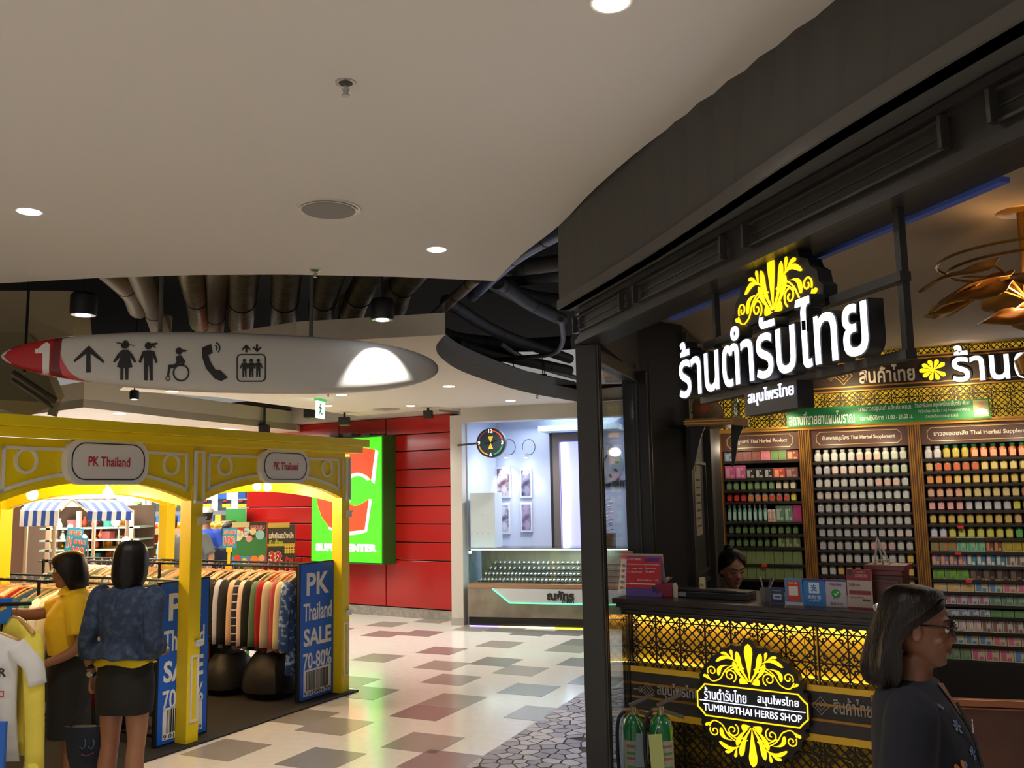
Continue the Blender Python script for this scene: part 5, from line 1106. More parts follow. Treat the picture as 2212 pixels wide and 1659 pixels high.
g = G(); g.b2(xl, xr, -.004, 0, t2b, t1t); g.obj('text_band', mat('#2b2523', .5), ctr)
for a, b, n_ in ((s1b, s1t, 'gold_stripe'), (s2b, s2t, 'gold_stripe')): g = G(); g.b2(xl, xr, -.006, 0, a, b); g.obj(n_, mat('#efbe2e', .35, .2), ctr)
for a, b in ((t1b, t1t), (t2b, t2t)): g = G(); g.b2(xl, xr, -.006, 0, a, b); g.obj('gold_line', mat('#a8762f', .35, .6), ctr)
letm = mat('#a59c94', .5); q = CT.px(1465, 1495); text('สมุนไพรไทย', letm, ctr, q.x, -.004, q.z, w=CT.px(1509, 1495).x-CT.px(1419, 1495).x, h=.088, depth=.004, bold=.015)
q = CT.px(1842, 1527); text('สินค้าไทย', letm, ctr, q.x, -.004, q.z, w=CT.px(1882, 1495).x-CT.px(1799, 1495).x, h=.085, depth=.004, bold=.015)
def lozenge(par, x, z, s, m, y=-.006):
    g = G()
    for r in (1., .55): 
        P = [(r*s, 0), (r*s*.45, r*s*.45), (0, r*s), (-r*s*.45, r*s*.45), (-r*s, 0), (-r*s*.45, -r*s*.45), (0, -r*s), (r*s*.45, -r*s*.45)]
        for a, b in zip(P, P[1:]+P[:1]): g.bar((x+a[0], y, z+a[1]), (x+b[0], y, z+b[1]), s*.07, .004)
    g.box((x, y, z), (s*.16, .004, s*.16)); return g.obj('lozenge', m, par)
q = CT.px(1400, 1491); lozenge(ctr, q.x, q.z, .042, letm); q2 = CT.px(1385, 1489); lozenge(ctr, q2.x, q2.z, .018, letm); q = CT.px(1774, 1524); lozenge(ctr, q.x, q.z, .045, letm)
g = G(); g.bar((q2.x-.045, -.006, q2.z), (q2.x-.018, -.006, q2.z), .004, .003); g.obj('lozenge', letm, ctr)
# medallion
mcx, mcz, ms = .785, .672, .262
md = thing('medallion_sign', 'glowing yellow medallion sign TUMRUBTHAI HERBS SHOP on the counter front', 'sign', CT, loc=(mcx, -.015, mcz))
hp = .105
Pm = scallop(0, hp*.9, ms, 1)[::-1]; Pl = scallop(0, -hp*.9, ms, -1)
out_ = [(x, z) for x, z in Pm] ; low_ = [(x, z) for x, z in Pl]
R_ = ms*1.14; mid_r = [(R_, hp*.75), (R_+.008, 0), (R_, -hp*.75)]
poly_ = Pm[::1]; # left to right over the top
full = Pm+mid_r+[(x, -z) for x, z in Pm[::-1]]+[(-x, z) for x, z in mid_r[::-1]]
g = G(); g.prism(full[::-1], -.045, .012); g.obj('backing', blk, md)
crest(md, gold_em, 0, hp*.98, ms, -.052, -.044, 1); crest(md, gold_em, 0, -hp*.98, ms, -.052, -.044, -1)
def notch(w, h, r):
    P = []
    for sx, sz in ((1, 1), (-1, 1), (-1, -1), (1, -1)):
        q = [(sx*w/2, sz*(h/2-r)), (sx*(w/2-r*.3), sz*(h/2-r*.75)), (sx*(w/2-r*.75), sz*(h/2-r*.3)), (sx*(w/2-r), sz*h/2)]
        P += q if sx*sz > 0 else q[::-1]
    return P
a = notch(.60, .17, .045); b = notch(.588, .158, .043); g = G()
for k in range(len(a)): j = (k+1) % len(a); g.prism([a[k], a[j], b[j], b[k]], -.051, -.045)
g.obj('border_line', gold_em, md)
text('ร้านตำรับไทย', white_em2, md, -.14, -.046, .036, w=.235, h=.062, depth=.003, bold=.0); text('สมุนไพรไทย', white_em2, md, .145, -.046, .034, w=.215, h=.058, depth=.003, bold=.0)
g = G(); g.b2(-.285, .285, -.049, -.045, -.006, -.002); g.obj('rule', white_em2, md)
text('TUMRUBTHAI HERBS SHOP', white_em2, md, 0, -.046, -.038, w=.53, h=.036, depth=.003, bold=.0)
# ================================================================ hanging shop sign
HS = Fr(.80, 3.27, -75.3)
hz0 = 2.365; hz1 = 2.15; hx0 = HS.px(1500, 800).x; hx1 = HS.px(1930, 700).x
hs = thing('hanging_shop_sign', 'glowing white Thai lettering with yellow crest hanging in a black steel frame', 'sign', HS, loc=(0, 0, 0))
fm_ = mat('#211f1e', .5)
for x, zt_ in ((HS.px(1525, 650).x, 2.95), (hx1+.0, 2.95)): g = G(); g.b2(x-.011, x+.011, .03, .052, hz1-.01, zt_); g.obj('upright', fm_, hs)
for z in (hz0, hz1): g = G(); g.b2(hx0, hx1+.015, .02, .055, z-.013, z+.013); g.obj('cross_bar', fm_, hs)
def hp2(px, py, k=0): return HS.px(px, py, k)
def sign_text(st, px0, px1, pyt0, pyb0, parent, dep=.045, h=None):
    a = hp2(px0, (pyt0+pyb0)/2); b = hp2(px1, (pyt0+pyb0)/2); return a, b
a = hp2(1491, 770); b = hp2(1908, 690); tcx = (a.x+b.x)/2; tw_ = b.x-a.x; zc_ = (hp2(1505, 845).z+hp2(1505, 683).z)/2
zb_ = hp2(1502, 847).z; zt2 = hp2(1880, 655).z
body_z = (hz0+hz1)/2
text('ร้านตำรับไทย', blk, hs, tcx+.0, .0, body_z+.013, w=tw_+.012, h=.232, depth=.05, bold=.032, name='letter_body'); text('ร้านตำรับไทย', white_em2, hs, tcx, -.051, body_z+.013, w=tw_, h=.222, depth=.002, bold=.010)
cq = hp2(1672, 680); cs = (hp2(1762, 640).x-hp2(1578, 695).x)/2
g = G(); g.prism([(cq.x+x, z) for x, z in [(p[0], hz0+.012+p[1]) for p in scallop(0, 0, cs*.98, 1)]], -.0, .05); g.obj('crest_backing', blk, hs)
crest(hs, gold_em, cq.x, hz0+.016, cs*.96, -.004, .0, 1)
a = hp2(1614, 865); b = hp2(1770, 880); g = G(); g.b2(a.x, hp2(1728, 850).x, -.01, .05, hp2(1660, 892).z, hz1-.01); g.obj('sub_board', mat('#16171c', .5), hs)
a = hp2(1622, 860); b = hp2(1721, 850); text('สมุนไพรไทย', white_em2, hs, (a.x+b.x)/2, -.01, (a.z+b.z)/2+.004, w=b.x-a.x, h=.058, depth=.003, bold=.006)
lamp('AREA', HS.w((.4, -.12, 2.26)), 1.2, (.8, .86, 1), HS.w((.4, -1, 2.3)), size=.9, sizey=.15)
# ================================================================ wall units with rows of remedies
brn = mat('#6b4320', .4, noise=(12., '#54341a'), bump=(60., .1)); gilt = mat('#b98a3c', .3, .6); shelfm = mat('#0d0b0b', .35)
def ca(px, py, k=0): return CA.px(px, py, k)
zhead = ca(1760, 928).z; zbase = .44
dv = [ca(1556, 1150).x, ca(1741, 1000).x, ca(1979, 1000).x, ca(1979, 1000).x+1.02]
pw = .052
FR_Y = 0.0
names_ = [('ภักฎูเบศร์ Thai Herbal Product', 'left'), ('ขันธพรสมุนไพร Thai Herbal Supplement', 'middle'), ('ขาวละออเภสัช Thai Herbal Supplement', 'right')]
units = []
for i in range(3):
    x0_, x1_ = dv[i]+.0, dv[i+1]; w_ = x1_-x0_
    u_ = thing('remedy_cabinet', '%s wall cabinet of herbal remedies with brown header plaque and gilt posts' % names_[i][1], 'cabinet', CA, loc=(x0_, 0, 0)); units.append(u_)
    g = G(); g.b2(pw, w_-pw, .30, .33, .1, zhead); g.obj('back', mat('#141010', .6), u_)
    for x in (0, w_-pw):
        g = G(); g.b2(x, x+pw-.001, -.02, .33, 0, zhead+.02); p_ = g.obj('post', brn, u_); g = G()
        for xx in (.008, .024, .038): g.b2(x+xx, x+xx+.007, -.028, -.02, .1, zhead); 
        g.obj('gilt_reed', mat('#a5742c', .35, .5), p_)
    g = G(); g.b2(0, w_, -.035, .33, zhead, zhead+.035); g.b2(0, w_, -.05, 0, zhead+.02, zhead+.035); g.obj('cornice', mat('#b5843a', .35, .5), u_)
    zp0 = zhead-.165
    g = G(); g.b2(pw, w_-pw, -.005, .02, zp0, zhead); g.obj('header', mat('#4a2a20', .45), u_)
    a = notch(w_-pw*2-.09, .115, .03); b = notch(w_-pw*2-.10, .105, .028); g = G()
    cx = w_/2; cz = (zp0+zhead)/2
    for k in range(len(a)): j = (k+1) % len(a); g.prism([(cx+q[0], cz+q[1]) for q in (a[k], a[j], b[j], b[k])], -.010, -.005)
    g.obj('plaque_border', mat('#b9a06a', .4, .4), u_)
    text(names_[i][0], mat('#c9bfb0', .5), u_, cx, -.006, cz, w=w_-pw*2-.19, h=.048, depth=.003, bold=.02)
    g = G(); g.b2(0, w_, -.02, .33, 0, .44 if i < 2 else .40); g.obj('base', mat('#181313', .5), u_)
    for k in range(2): lamp('POINT', CA.w((x0_+w_*(.25+.5*k), -.22, zp0+.02)), 1.2, (1, .84, .6), size=.04)
    lamp('SPOT', CA.w((x0_+w_*.5, -1.3, 2.9)), 32 if i else 9, (1, .88, .7), CA.w((x0_+w_*.5, 0, 1.15)), size=.05, spot=75, blend=.8)  # added fill spot without a fixture, brightens the shelves
# lattice header above the cabinets, back-lit gold
LX0, LX1 = ca(1530, 900).x, dv[3]+.8
zl0 = zhead+.035; b_t = ca(1800, 845).z; btop = ca(1960, 760).z
zB0, zB1 = ca(1820, 848).z, ca(1980, 768).z
hd = thing('lattice_header', 'gold backlit star lattice header over the remedy cabinets', 'header', CA, loc=(0, 0, 0))
for k in range(4):
    a = LX0+(LX1-LX0)*k/4; b = LX0+(LX1-LX0)*(k+1)/4; g = G(); g.b2(a+.001, b-.001, .09, .1, zl0, 2.945); g.obj('gold_back', mat('#d8b030', .4, .2, emit=.34, ecol='#e8b82c', noise=(3., '#b58a20')), hd)
    lattice(a, b, zl0, zB0, .135, .006, .012, .03).obj('lattice_panel', fret, hd); lattice(a, b, zB1, 2.945, .135, .006, .012, .03).obj('lattice_panel', fret, hd)
g = G(); g.b2(LX0, LX1, -.03, .03, zB0, zB1); g.obj('sign_board', mat('#2a1a12', .45), hd)
for z in (zB0, zB0+.035, zB1-.035, zB1-.008): g = G(); g.b2(LX0, LX1, -.038, -.03, z, z+.012); g.obj('gold_line', mat('#b98538', .35, .5), hd)
a = ca(1856, 812, -.03); b = ca(1976, 808, -.03); text('สินค้าไทย', mat('#cfc3b3', .5), hd, (a.x+b.x)/2, -.032, (zB0+zB1)/2, w=b.x-a.x, h=.15, depth=.008, bold=.02)
q = ca(1822, 818, -.03); lozenge(hd, q.x, (zB0+zB1)/2, .075, mat('#b98f4a', .4, .4), -.036); q2 = ca(1795, 820, -.03); lozenge(hd, q2.x, (zB0+zB1)/2, .035, mat('#b98f4a', .4, .4), -.036)
g = G(); g.bar((q2.x-.2, -.036, (zB0+zB1)/2), (q2.x-.035, -.036, (zB0+zB1)/2), .01, .004); g.obj('lozenge', mat('#b98f4a', .4, .4), hd)
# leaf emblem: whorl of drops
q = ca(2022, 806, -.05); em = thing('leaf_emblem', 'glowing yellow leaf emblem left of the big wall lettering', 'sign', CA, loc=(q.x, -.05, (zB0+zB1)/2)); g = G(); g.prism(ell(0, 0, .125, .10, 20), .0, .02); g.obj('backing', blk, em)
for k in range(9): 
    a_ = math.radians(36+36*k); g = G(); g.prism(leaf((-.015, 0), (-.015+.105*math.cos(a_), .088*math.sin(a_)), .036), -.008, 0); g.obj('leaf', gold_em, em)
g = G(); g.prism(leaf((-.09, 0), (-.125, 0), .03), -.008, 0); g.obj('leaf', gold_em, em)
a = ca(2056, 800, -.07); wl = thing('wall_sign_letters', 'large glowing white Thai letters cut off by the right edge', 'sign', CA, loc=(a.x, -.07, (zB0+zB1)/2+.035)); text('ร้านตำรับไทย', blk, wl, 0, .04, 0, w=1.48, h=.31, depth=.04, bold=.04, align='L', name='letter_body'); text('ร้านตำรับไทย', white_em2, wl, 0, -.001, 0, w=1.48, h=.30, depth=.003, bold=.016, align='L')
# green licence banner
K2 = -.06; a = ca(1700, 905, K2); b = ca(2141, 905, K2); zg0, zg1 = ca(1900, 914, K2).z, ca(1900, 873, K2).z
gb = thing('licence_banner', 'long green banner with white Thai text, opening hours 11.00 - 21.00 and a portrait', 'banner', CA, loc=(0, K2, 0)); g = G(); g.b2(a.x, b.x, 0, .012, zg0, zg1); g.obj('sheet', mat('#0d7a3f', .5), gb)
wtt = mat('#dfe6d8', .5); zc = (zg0+zg1)/2
def gt(st, p0, p1, zo, h, bold=.01): x0_, x1_ = ca(p0, 900, K2).x, ca(p1, 900, K2).x; text(st, wtt, gb, (x0_+x1_)/2, -.001, zc+zo, w=x1_-x0_, h=h, depth=.002, bold=bold)
gt('สถานที่ขายยาแผนโบราณ', 1704, 1846, -.01, .115, .02); gt('นางสาวณัฐนันท์ หลักคำ พท.ภ.', 1856, 1972, .045, .055); gt('เวลาปฏิบัติการ 11.00 - 21.00 น.', 1858, 1972, -.035, .05); gt('ร้านตำรับไทย สมุนไพรไทย-เซ็นทรัล พัทยา', 1978, 2098, .05, .05); gt('78/54 ห้อง 125 ชั้น 1 หมู่ 9 ถนนพัทยาสาย 2', 1984, 2096, .0, .035, 0); gt('ต.หนองปรือ อ.บางละมุง จ.ชลบุรี', 2000, 2070, -.045, .035, 0)
x0_, x1_ = ca(2104, 900, K2).x, ca(2137, 900, K2).x; g = G(); g.b2(x0_, x1_, -.003, 0, zg0+.015, zg1-.01); g.obj('photo', mat('#a9a66a', .5), gb); g = G(); xm = (x0_+x1_)/2; g.prism(ell(xm, zc+.03, .02, .025, 14), -.006, -.003); g.obj('photo', mat('#b98a68', .5), gb); g = G(); g.prism([(xm-.05, zg0+.03), (xm+.05, zg0+.03), (xm+.045, zc-.01), (xm, zc+.005), (xm-.045, zc-.01)], -.006, -.003); g.obj('photo', mat('#e3e3e0', .5), gb)
for px in (1850, 2105, 1700): p = ca(px, 925, -.12); lamp('SPOT', CA.w((p.x, -.28, zhead+.12)), 5, (1, .82, .5), CA.w((p.x, 0, zhead-.1)), size=.02, spot=100, blend=.8)
for px in (1830, 2080): p = ca(px, 845, -.12); lamp('SPOT', CA.w((p.x, -.35, zB0-.02)), 7, (1, .78, .45), CA.w((p.x, 0, zB0+.1)), size=.02, spot=110, blend=.8)
# ---------------------------------------------------------------- goods: one mesh set per kind, shared by the copies
def bottle_parts(r, h, body, cap, label, sq=False):
    n = 8 if not sq else 6; g = G(); g.lathe([(r, 0), (r, h*.62), (r*.62, h*.76), (r*.55, h*.78)], n=8); b = g.mesh('bottle', body, not sq)
    g = G(); g.lathe([(r*.66, h*.78), (r*.68, h), (r*.4, h)], n=8); c = g.mesh('cap', cap, True)
    g = G(); w = r*.92; g.b2(-w*.8, w*.8, -r*1.03, -r*.85, h*.12, h*.56); l = g.mesh('label', label); return [('body', b), ('cap', c), ('label', l)]
def box_parts(w, h, body, panel): 
    g = G(); g.b2(-w/2, w/2, -.03, .03, 0, h); b = g.mesh('carton', body); g = G(); g.b2(-w*.38, -w*.02, -.032, -.030, h*.12, h*.82); g.b2(w*.08, w*.36, -.032, -.030, h*.1, h*.3); g.b2(w*.06, w*.2, -.032, -.030, h*.66, h*.84); return [('carton', b), ('print', g.mesh('print', panel))]
def mixw(h, t): return '#'+''.join('%02x' % int(int(h[i:i+2], 16)*(1-t)+205*t) for i in (1, 3, 5))
gcache = {}
def goods(kind, sc=1.):
    if kind in gcache: return gcache[kind]
    k = kind.split(':'); M_ = lambda c, r=.4: mat(c, r)
    if k[0] == 'w': q = bottle_parts(.029, .108, M_('#cbc6be'), M_('#d2cec8'), M_(mixw(k[1], .5), .6)); wd = .0685
    elif k[0] == 'g': q = bottle_parts(.029, .115, mat(k[1], .25), M_('#1d7a4c'), M_(k[2], .6)); wd = .068
    elif k[0] == 'j': q = bottle_parts(.026, .10, mat(k[1], .25), M_(k[2]), M_(k[3], .6)); wd = .062
    elif k[0] == 't': q = bottle_parts(.017, .16, mat(k[1], .3), M_('#cfcac4'), M_(k[2], .6)); wd = .045
    elif k[0] == 'b': q = box_parts(float(k[1]), float(k[2]), M_(k[3], .5), M_(mixw(k[4], .22), .5)); wd = float(k[1])+.004
    gcache[kind] = (q, wd); return gcache[kind]
ORDN = ['top', 'second', 'third', 'fourth', 'fifth', 'sixth', 'seventh', 'eighth', 'ninth', 'tenth', 'eleventh', 'twelfth', 'thirteenth', 'fourteenth', 'fifteenth', 'sixteenth']
def row(ui, ri, z, specs, side, top=None):
    """specs: list of (kind, count, wording)"""
    u_ = units[ui]; w_ = dv[ui+1]-dv[ui]; x = pw+.01
    g = G(); g.b2(pw, w_-pw, .0, .3, z-.022, z-.002); g.obj('shelf_board', shelfm, u_)
    g = G(); g.b2(pw, w_-pw, -.004, .0, z-.018, z+.004); g.obj('shelf_edge', mat('#2a2320', .3), u_)
    for kind, cnt, word in specs:
        parts, wd = goods(kind)
        for c in range(cnt):
            if x+wd > w_-pw+.012: return
            p = CA.w((dv[ui]+x+wd/2, .045, z))
            isb = kind[0] == 'b'
            r_ = empty('carton_box' if isb else 'remedy_bottle', p, CA.a+rnd.uniform(-.06, .06)*(not isb)); r_.empty_display_size = .02
            tag(r_, '%s on the %s shelf of the %s cabinet' % (word, ORDN[ri], side), 'box' if isb else 'bottle', '%s row %s cabinet %s' % (word, side, ORDN[ri]))
            for nme, me in parts: o = bpy.data.objects.new(nme, me); COL.objects.link(o); o.parent = r_
            x += wd
def zs(px, L): return [ca(px, y, 0).z for y in L]
# left cabinet, nine rows
z1 = zs(1575, [997.7, 1035, 1060, 1085, 1128, 1154.4, 1182, 1218, 1250])
B = lambda w, h, a, b: 'b:%s:%s:%s:%s' % (w, h, a, b)
rowsL = [[(B(.085, .085, '#5d6a86', '#8a93a8'), 1, 'slate blue carton'), (B(.075, .085, '#8a4640', '#6e332f'), 3, 'brick red carton'), (B(.08, .09, '#c96f7c', '#b35a68'), 1, 'pink carton'), (B(.065, .09, '#6f8f4a', '#56763a'), 2, 'green carton'), (B(.10, .085, '#8a3a3c', '#d0884a'), 2, 'maroon carton with orange picture')],
 [(B(.09, .12, '#a84f7c', '#c07098'), 2, 'magenta carton'), (B(.075, .09, '#1d1b1c', '#8a8a88'), 3, 'black carton with white writing'), (B(.10, .09, '#a33a34', '#d08a4a'), 1, 'red carton with orange picture'), (B(.105, .09, '#6d3f42', '#8f5c52'), 2, 'plum carton')],
 [('j:#7d9a74:#aeb8a4:#6f8a5c', 7, 'pale green jar'), ('j:#a59c84:#b5ac9a:#c2b8a0', 7, 'beige jar')],
 [('j:#a52a24:#5c1a18:#c23a2c', 3, 'red bottle'), ('j:#c9c2b4:#b5a99a:#d07a3a', 3, 'white bottle with orange label'), ('j:#c2b8a8:#6e5c4c:#c2452c', 3, 'white bottle with red label'), ('j:#c2a93c:#6e5c2c:#d8c24a', 2, 'yellow bottle'), (B(.06, .09, '#b5ab98', '#a3987c'), 3, 'cream carton')],
 [('t:#7fb0a8:#a8ccc4', 8, 'tall pump bottle with pale teal label'), (B(.03, .11, '#d0c2b4', '#b5685a'), 2, 'slim white carton'), (B(.07, .14, '#5c7a64', '#8fa894'), 2, 'grey green carton'), (B(.07, .14, '#b02a6c', '#7c1f4c'), 2, 'magenta packet'), (B(.08, .14, '#b8ad98', '#9c8f78'), 3, 'cream carton')],
 [('j:#3f5a34:#3c4a38:#5f7a4a', 13, 'dark green bottle')],
 [('j:#3f5a34:#3c4a38:#5f7a4a', 7, 'dark green bottle'), (B(.06, .11, '#55683a', '#74864c'), 3, 'olive carton'), (B(.06, .11, '#b58a3c', '#2f7a5a'), 3, 'yellow and green carton')],
 [(B(.075, .13, '#6f7d4c', '#4f6a34'), 12, 'olive green carton')], [(B(.075, .12, '#6f7d4c', '#4f6a34'), 12, 'olive green carton')]]
for i, (z, s) in enumerate(zip(z1, rowsL)): row(0, i, z, s, 'left')
# middle cabinet
z2 = zs(1770, [999, 1026.6, 1054.3, 1080.8, 1108.6, 1135, 1161, 1188.6, 1216, 1243, 1264])
rowsM = [[('w:#b5bab0', 5, 'white bottle with grey label'), ('w:#d88a6a', 3, 'white bottle with orange label'), ('w:#a8b88a', 5, 'white bottle with green label'), ('w:#c98a9a', 4, 'white bottle with pink label')],
 [('w:#6f6480', 2, 'white bottle with violet label'), ('w:#d09a84', 5, 'white bottle with salmon label'), ('w:#8aa860', 5, 'white bottle with lime label'), ('w:#8f8a84', 5, 'white bottle with grey label')],
 [('w:#8f9290', 7, 'white bottle with grey label'), ('w:#c2705c', 3, 'white bottle with red label'), ('w:#8f9290', 3, 'white bottle with smoky label'), ('w:#c9849c', 3, 'white bottle with pink label')],
 [('w:#b08a74', 4, 'white bottle with tan label'), ('w:#909a98', 10, 'white bottle with grey label')], [('w:#84888c', 6, 'white bottle with slate label'), ('w:#a8979a', 8, 'white bottle with mauve label')],
 [('w:#9aa69a', 4, 'white bottle with sage label'), ('w:#c28a7c', 2, 'white bottle with salmon label'), ('w:#8f8f84', 8, 'white bottle with grey label')], [('w:#8a8c94', 8, 'white bottle with slate label'), ('w:#b89a94', 6, 'white bottle with rose label')],
 [('w:#8a7a80', 4, 'white bottle with plum label'), ('w:#a3a674', 2, 'white bottle with olive label'), ('w:#b0505c', 3, 'white bottle with red label'), ('w:#989080', 5, 'white bottle with grey label')],
 [('w:#a38a7c', 3, 'white bottle with brown label'), ('w:#84847c', 7, 'white bottle with grey label'), ('g:#b59a4c:#c9a850', 4, 'green capped amber jar')], [('w:#9a948a', 2, 'white bottle with grey label'), ('g:#b08a48:#c2a060', 12, 'green capped amber jar')], [('g:#b08a48:#b5a068', 14, 'green capped straw jar')]]
for i, (z, s) in enumerate(zip(z2, rowsM)): row(1, i, z, s, 'middle')
# right cabinet
z3 = zs(2004, [992, 1019.3, 1047, 1076, 1103.7, 1132.6, 1162.8, 1192])+[ca(2050, y, 0).z for y in (1222.5, 1252.5, 1278.5)]+[ca(2060, y, 0).z for y in (1306, 1331, 1364, 1391.5, 1425)]
C_ = B(.095, .11, '#b5a88a', '#9a8a5c')
rowsR = [[('w:#b0a8b0', 2, 'white bottle with lilac label'), ('g:#b59a3c:#b0a04a', 3, 'green capped olive jar'), ('g:#c2683c:#d8a07c', 6, 'green capped orange jar'), ('g:#3f9a4c:#5cae5c', 3, 'green capped green jar'), ('g:#c2923c:#d8b05c', 4, 'green capped amber jar')],
 [('g:#b59a5c:#c9a86a', 1, 'green capped straw jar'), ('g:#c0a070:#c25c3c', 5, 'green capped jar with red label'), ('g:#c9b058:#d8c27a', 5, 'green capped yellow jar'), ('g:#b8b89a:#86b040', 5, 'green capped jar with lime label')],
 [('g:#b5783c:#c98a4a', 3, 'green capped copper jar'), ('g:#c2a050:#d0b068', 8, 'green capped golden jar'), ('g:#b0b8bc:#5c8ab0', 4, 'green capped jar with blue label')],
 [('g:#b56a5c:#c29a7c', 4, 'green capped rose jar'), ('g:#b59a5c:#bfae7c', 6, 'green capped straw jar'), ('g:#c2b8a8:#c2603c', 4, 'green capped jar with orange label')],
 [('g:#a85a50:#c99a98', 4, 'green capped rose jar'), ('g:#9a949a:#b8b4b8', 5, 'green capped grey jar'), ('g:#b0ac3c:#c2c04a', 4, 'green capped lime jar'), ('g:#c2703c:#d8a07c', 3, 'green capped orange jar')],
 [('g:#b08a3c:#c2a860', 9, 'green capped amber jar'), ('g:#b58a4c:#c9a87c', 4, 'green capped tan jar')], [('g:#a8a4b8:#b8b8cc', 2, 'green capped lilac jar'), ('g:#b0a83c:#c2b85c', 7, 'green capped lime jar'), ('g:#3f8a3c:#5ca04c', 3, 'green capped green jar'), ('g:#c2703c:#d89a6c', 3, 'green capped orange jar')],
 [(B(.06, .12, '#a8683c', '#4f6a34'), 3, 'orange and green carton'), (B(.065, .12, '#8fae8f', '#2f8f5a'), 3, 'pale green carton'), (B(.055, .12, '#6e4a34', '#b5683c'), 2, 'brown carton'), (B(.065, .10, '#b59a2c', '#8a7a1c'), 4, 'yellow carton'), (B(.07, .12, '#8a2a2c', '#c9b8a8'), 3, 'dark red carton')],
 [(B(.06, .12, '#7c6a88', '#c9884a'), 4, 'violet carton'), (B(.065, .12, '#3c7a98', '#d8b898'), 4, 'blue carton'), (B(.065, .12, '#b5b0a4', '#5c4034'), 6, 'white carton with brown picture')],
 [(B(.085, .11, '#6a9a34', '#3f6a24'), 3, 'bright green carton'), (B(.09, .11, '#3a2a24', '#4a382e'), 7, 'dark brown carton')],
 [(C_.replace('#9a8a5c', '#c28a3c'), 3, 'cream carton with orange picture'), (C_.replace('#9a8a5c', '#2c6aa8'), 2, 'cream carton with blue bottle picture'), (C_.replace('#9a8a5c', '#b84a6c'), 3, 'cream carton with pink bottle picture')],
 [(B(.075, .10, '#a8a8b4', '#8a4a4c'), 5, 'silver grey carton'), (B(.08, .10, '#7f9a7c', '#4a5c50'), 5, 'grey green carton')], [(B(.075, .055, '#a8acb8', '#5c5c6c'), 5, 'flat silver box'), (B(.08, .055, '#5c8a4c', '#3f6a34'), 5, 'flat green box')],
 [(B(.05, .11, '#c2bcae', '#b08a98'), 6, 'white carton with pink top'), (B(.07, .11, '#b0a8a0', '#6a3a34'), 5, 'white and brown carton')],
 [(C_.replace('#9a8a5c', '#2c6aa8'), 4, 'cream carton with blue bottle picture'), (C_.replace('#9a8a5c', '#b84a6c'), 4, 'cream carton with pink bottle picture')],
 [(B(.075, .11, '#7a8a70', '#4a6a4a'), 3, 'grey green carton'), (C_.replace('#9a8a5c', '#b8386c'), 3, 'cream carton with pink bottle picture'), (C_.replace('#9a8a5c', '#2c6aa8'), 2, 'cream carton with blue bottle picture')]]
for i, (z, s) in enumerate(zip(z3, rowsR)): row(2, i, z, s, 'right')
for k, (px, py) in enumerate([(1651, 1222), (2075, 1139), (2070, 1196), (2093, 1256)]):
    p = ca(px, py, -.02); o = G().b2(-.022, .022, -.004, 0, -.01, .014).obj('shelf_tag', mat('#c2262c', .5)); o.location = CA.w((p.x, -.012, p.z)); o.rotation_euler.z = CA.a
    tag(o, 'small red shelf tag, '+['in the left cabinet behind the cashier', 'highest in the right cabinet', 'middle one in the right cabinet', 'lowest in the right cabinet'][k], 'tag')
# ================================================================ things on the counter
TZ = 1.18
def cpos(px, k=.12): q = CT.px(px, 1290, k); return q.x
def on_counter(name, label, cat, px, k=.12, rz=0.): return thing(name, label, cat, CT, loc=(cpos(px, k), k, TZ), rz=rz)
def cw(p0, p1, k=.12): return cpos(p1, k)-cpos(p0, k)
def chh(px, y0, k=.12): return CT.px(px, y0, k).z-TZ
def pr(t, x0, x1, z0, z1, c, y=-.002, M=None, nme='print', em=0):
    g = G(); v = G(); v.b2(x0, x1, y, y+.0015, z0, z1); g.add(v.v, v.f, M); return g.obj(nme, mat(c, .5, emit=em), t)
# red tent calendar
k = .10; w = cw(1353, 1426, k); h = chh(1390, 1196, k); t = on_counter('tent_poster', 'large red and violet tent poster standing at the left end of the counter', 'poster', 1390, k, .12)
def tent(t, w, h, c, lean=.28):
    M = Matrix.Rotation(-lean*.55, 4, 'X'); g = G(); v = G(); v.b2(-w/2, w/2, 0, .004, 0, h); g.add(v.v, v.f, M); g.obj('front_board', mat(c, .45), t)
    top = M@Vector((0, 0, h)); M2 = Matrix.Translation((0, top.y*2, 0))@Matrix.Rotation(lean*.55, 4, 'X'); g = G(); v = G(); v.b2(-w/2+.004, w/2+.006, -.004, 0, 0, h); g.add(v.v, v.f, M2); g.obj('back_board', mat('#b5a38c', .6), t)
    return M
M = tent(t, w, h, '#5f4a9c'); pr(t, -w/2+.006, w/2-.006, .045, h-.02, '#c02430', -.0018, M)
TM = lambda st, c, x, z, ww, hh_, y=-.004, b=.0: text(st, mat(c, .5), t, x, y, z, w=ww, h=hh_, depth=.001, bold=b, M=M)
TM('SHOPPING', '#e9d3d3', -w*.22, h*.86, w*.3, .012); TM('ADVISORS', '#2c3c9a', w*.22, h*.86, w*.42, .022, b=.05)
r7 = random.Random(2)
TM('สิทธิพิเศษสำหรับลูกค้าคนสำคัญ', '#f0dcdc', 0, h*.74, w*.86, .012); TM('1,400 บาท', '#f0dcdc', -w*.18, h*.64, w*.28, .01); TM('ซื้อครบรับส่วนลด', '#f0dcdc', w*.2, h*.66, w*.3, .01); TM('บัตรกำนัล', '#f0dcdc', -w*.2, h*.57, w*.3, .012); TM('รับฟรี', '#f0dcdc', w*.18, h*.58, w*.25, .012); TM('ส่วนลดพิเศษ 12%', '#f0dcdc', w*.12, h*.38, w*.6, .012)
pr(t, -w*.4, w*.42, h*.27, h*.30, '#e9d3d3', -.0034, M); pr(t, w*.24, w*.42, h*.12, h*.24, '#2a3170', -.0034, M)
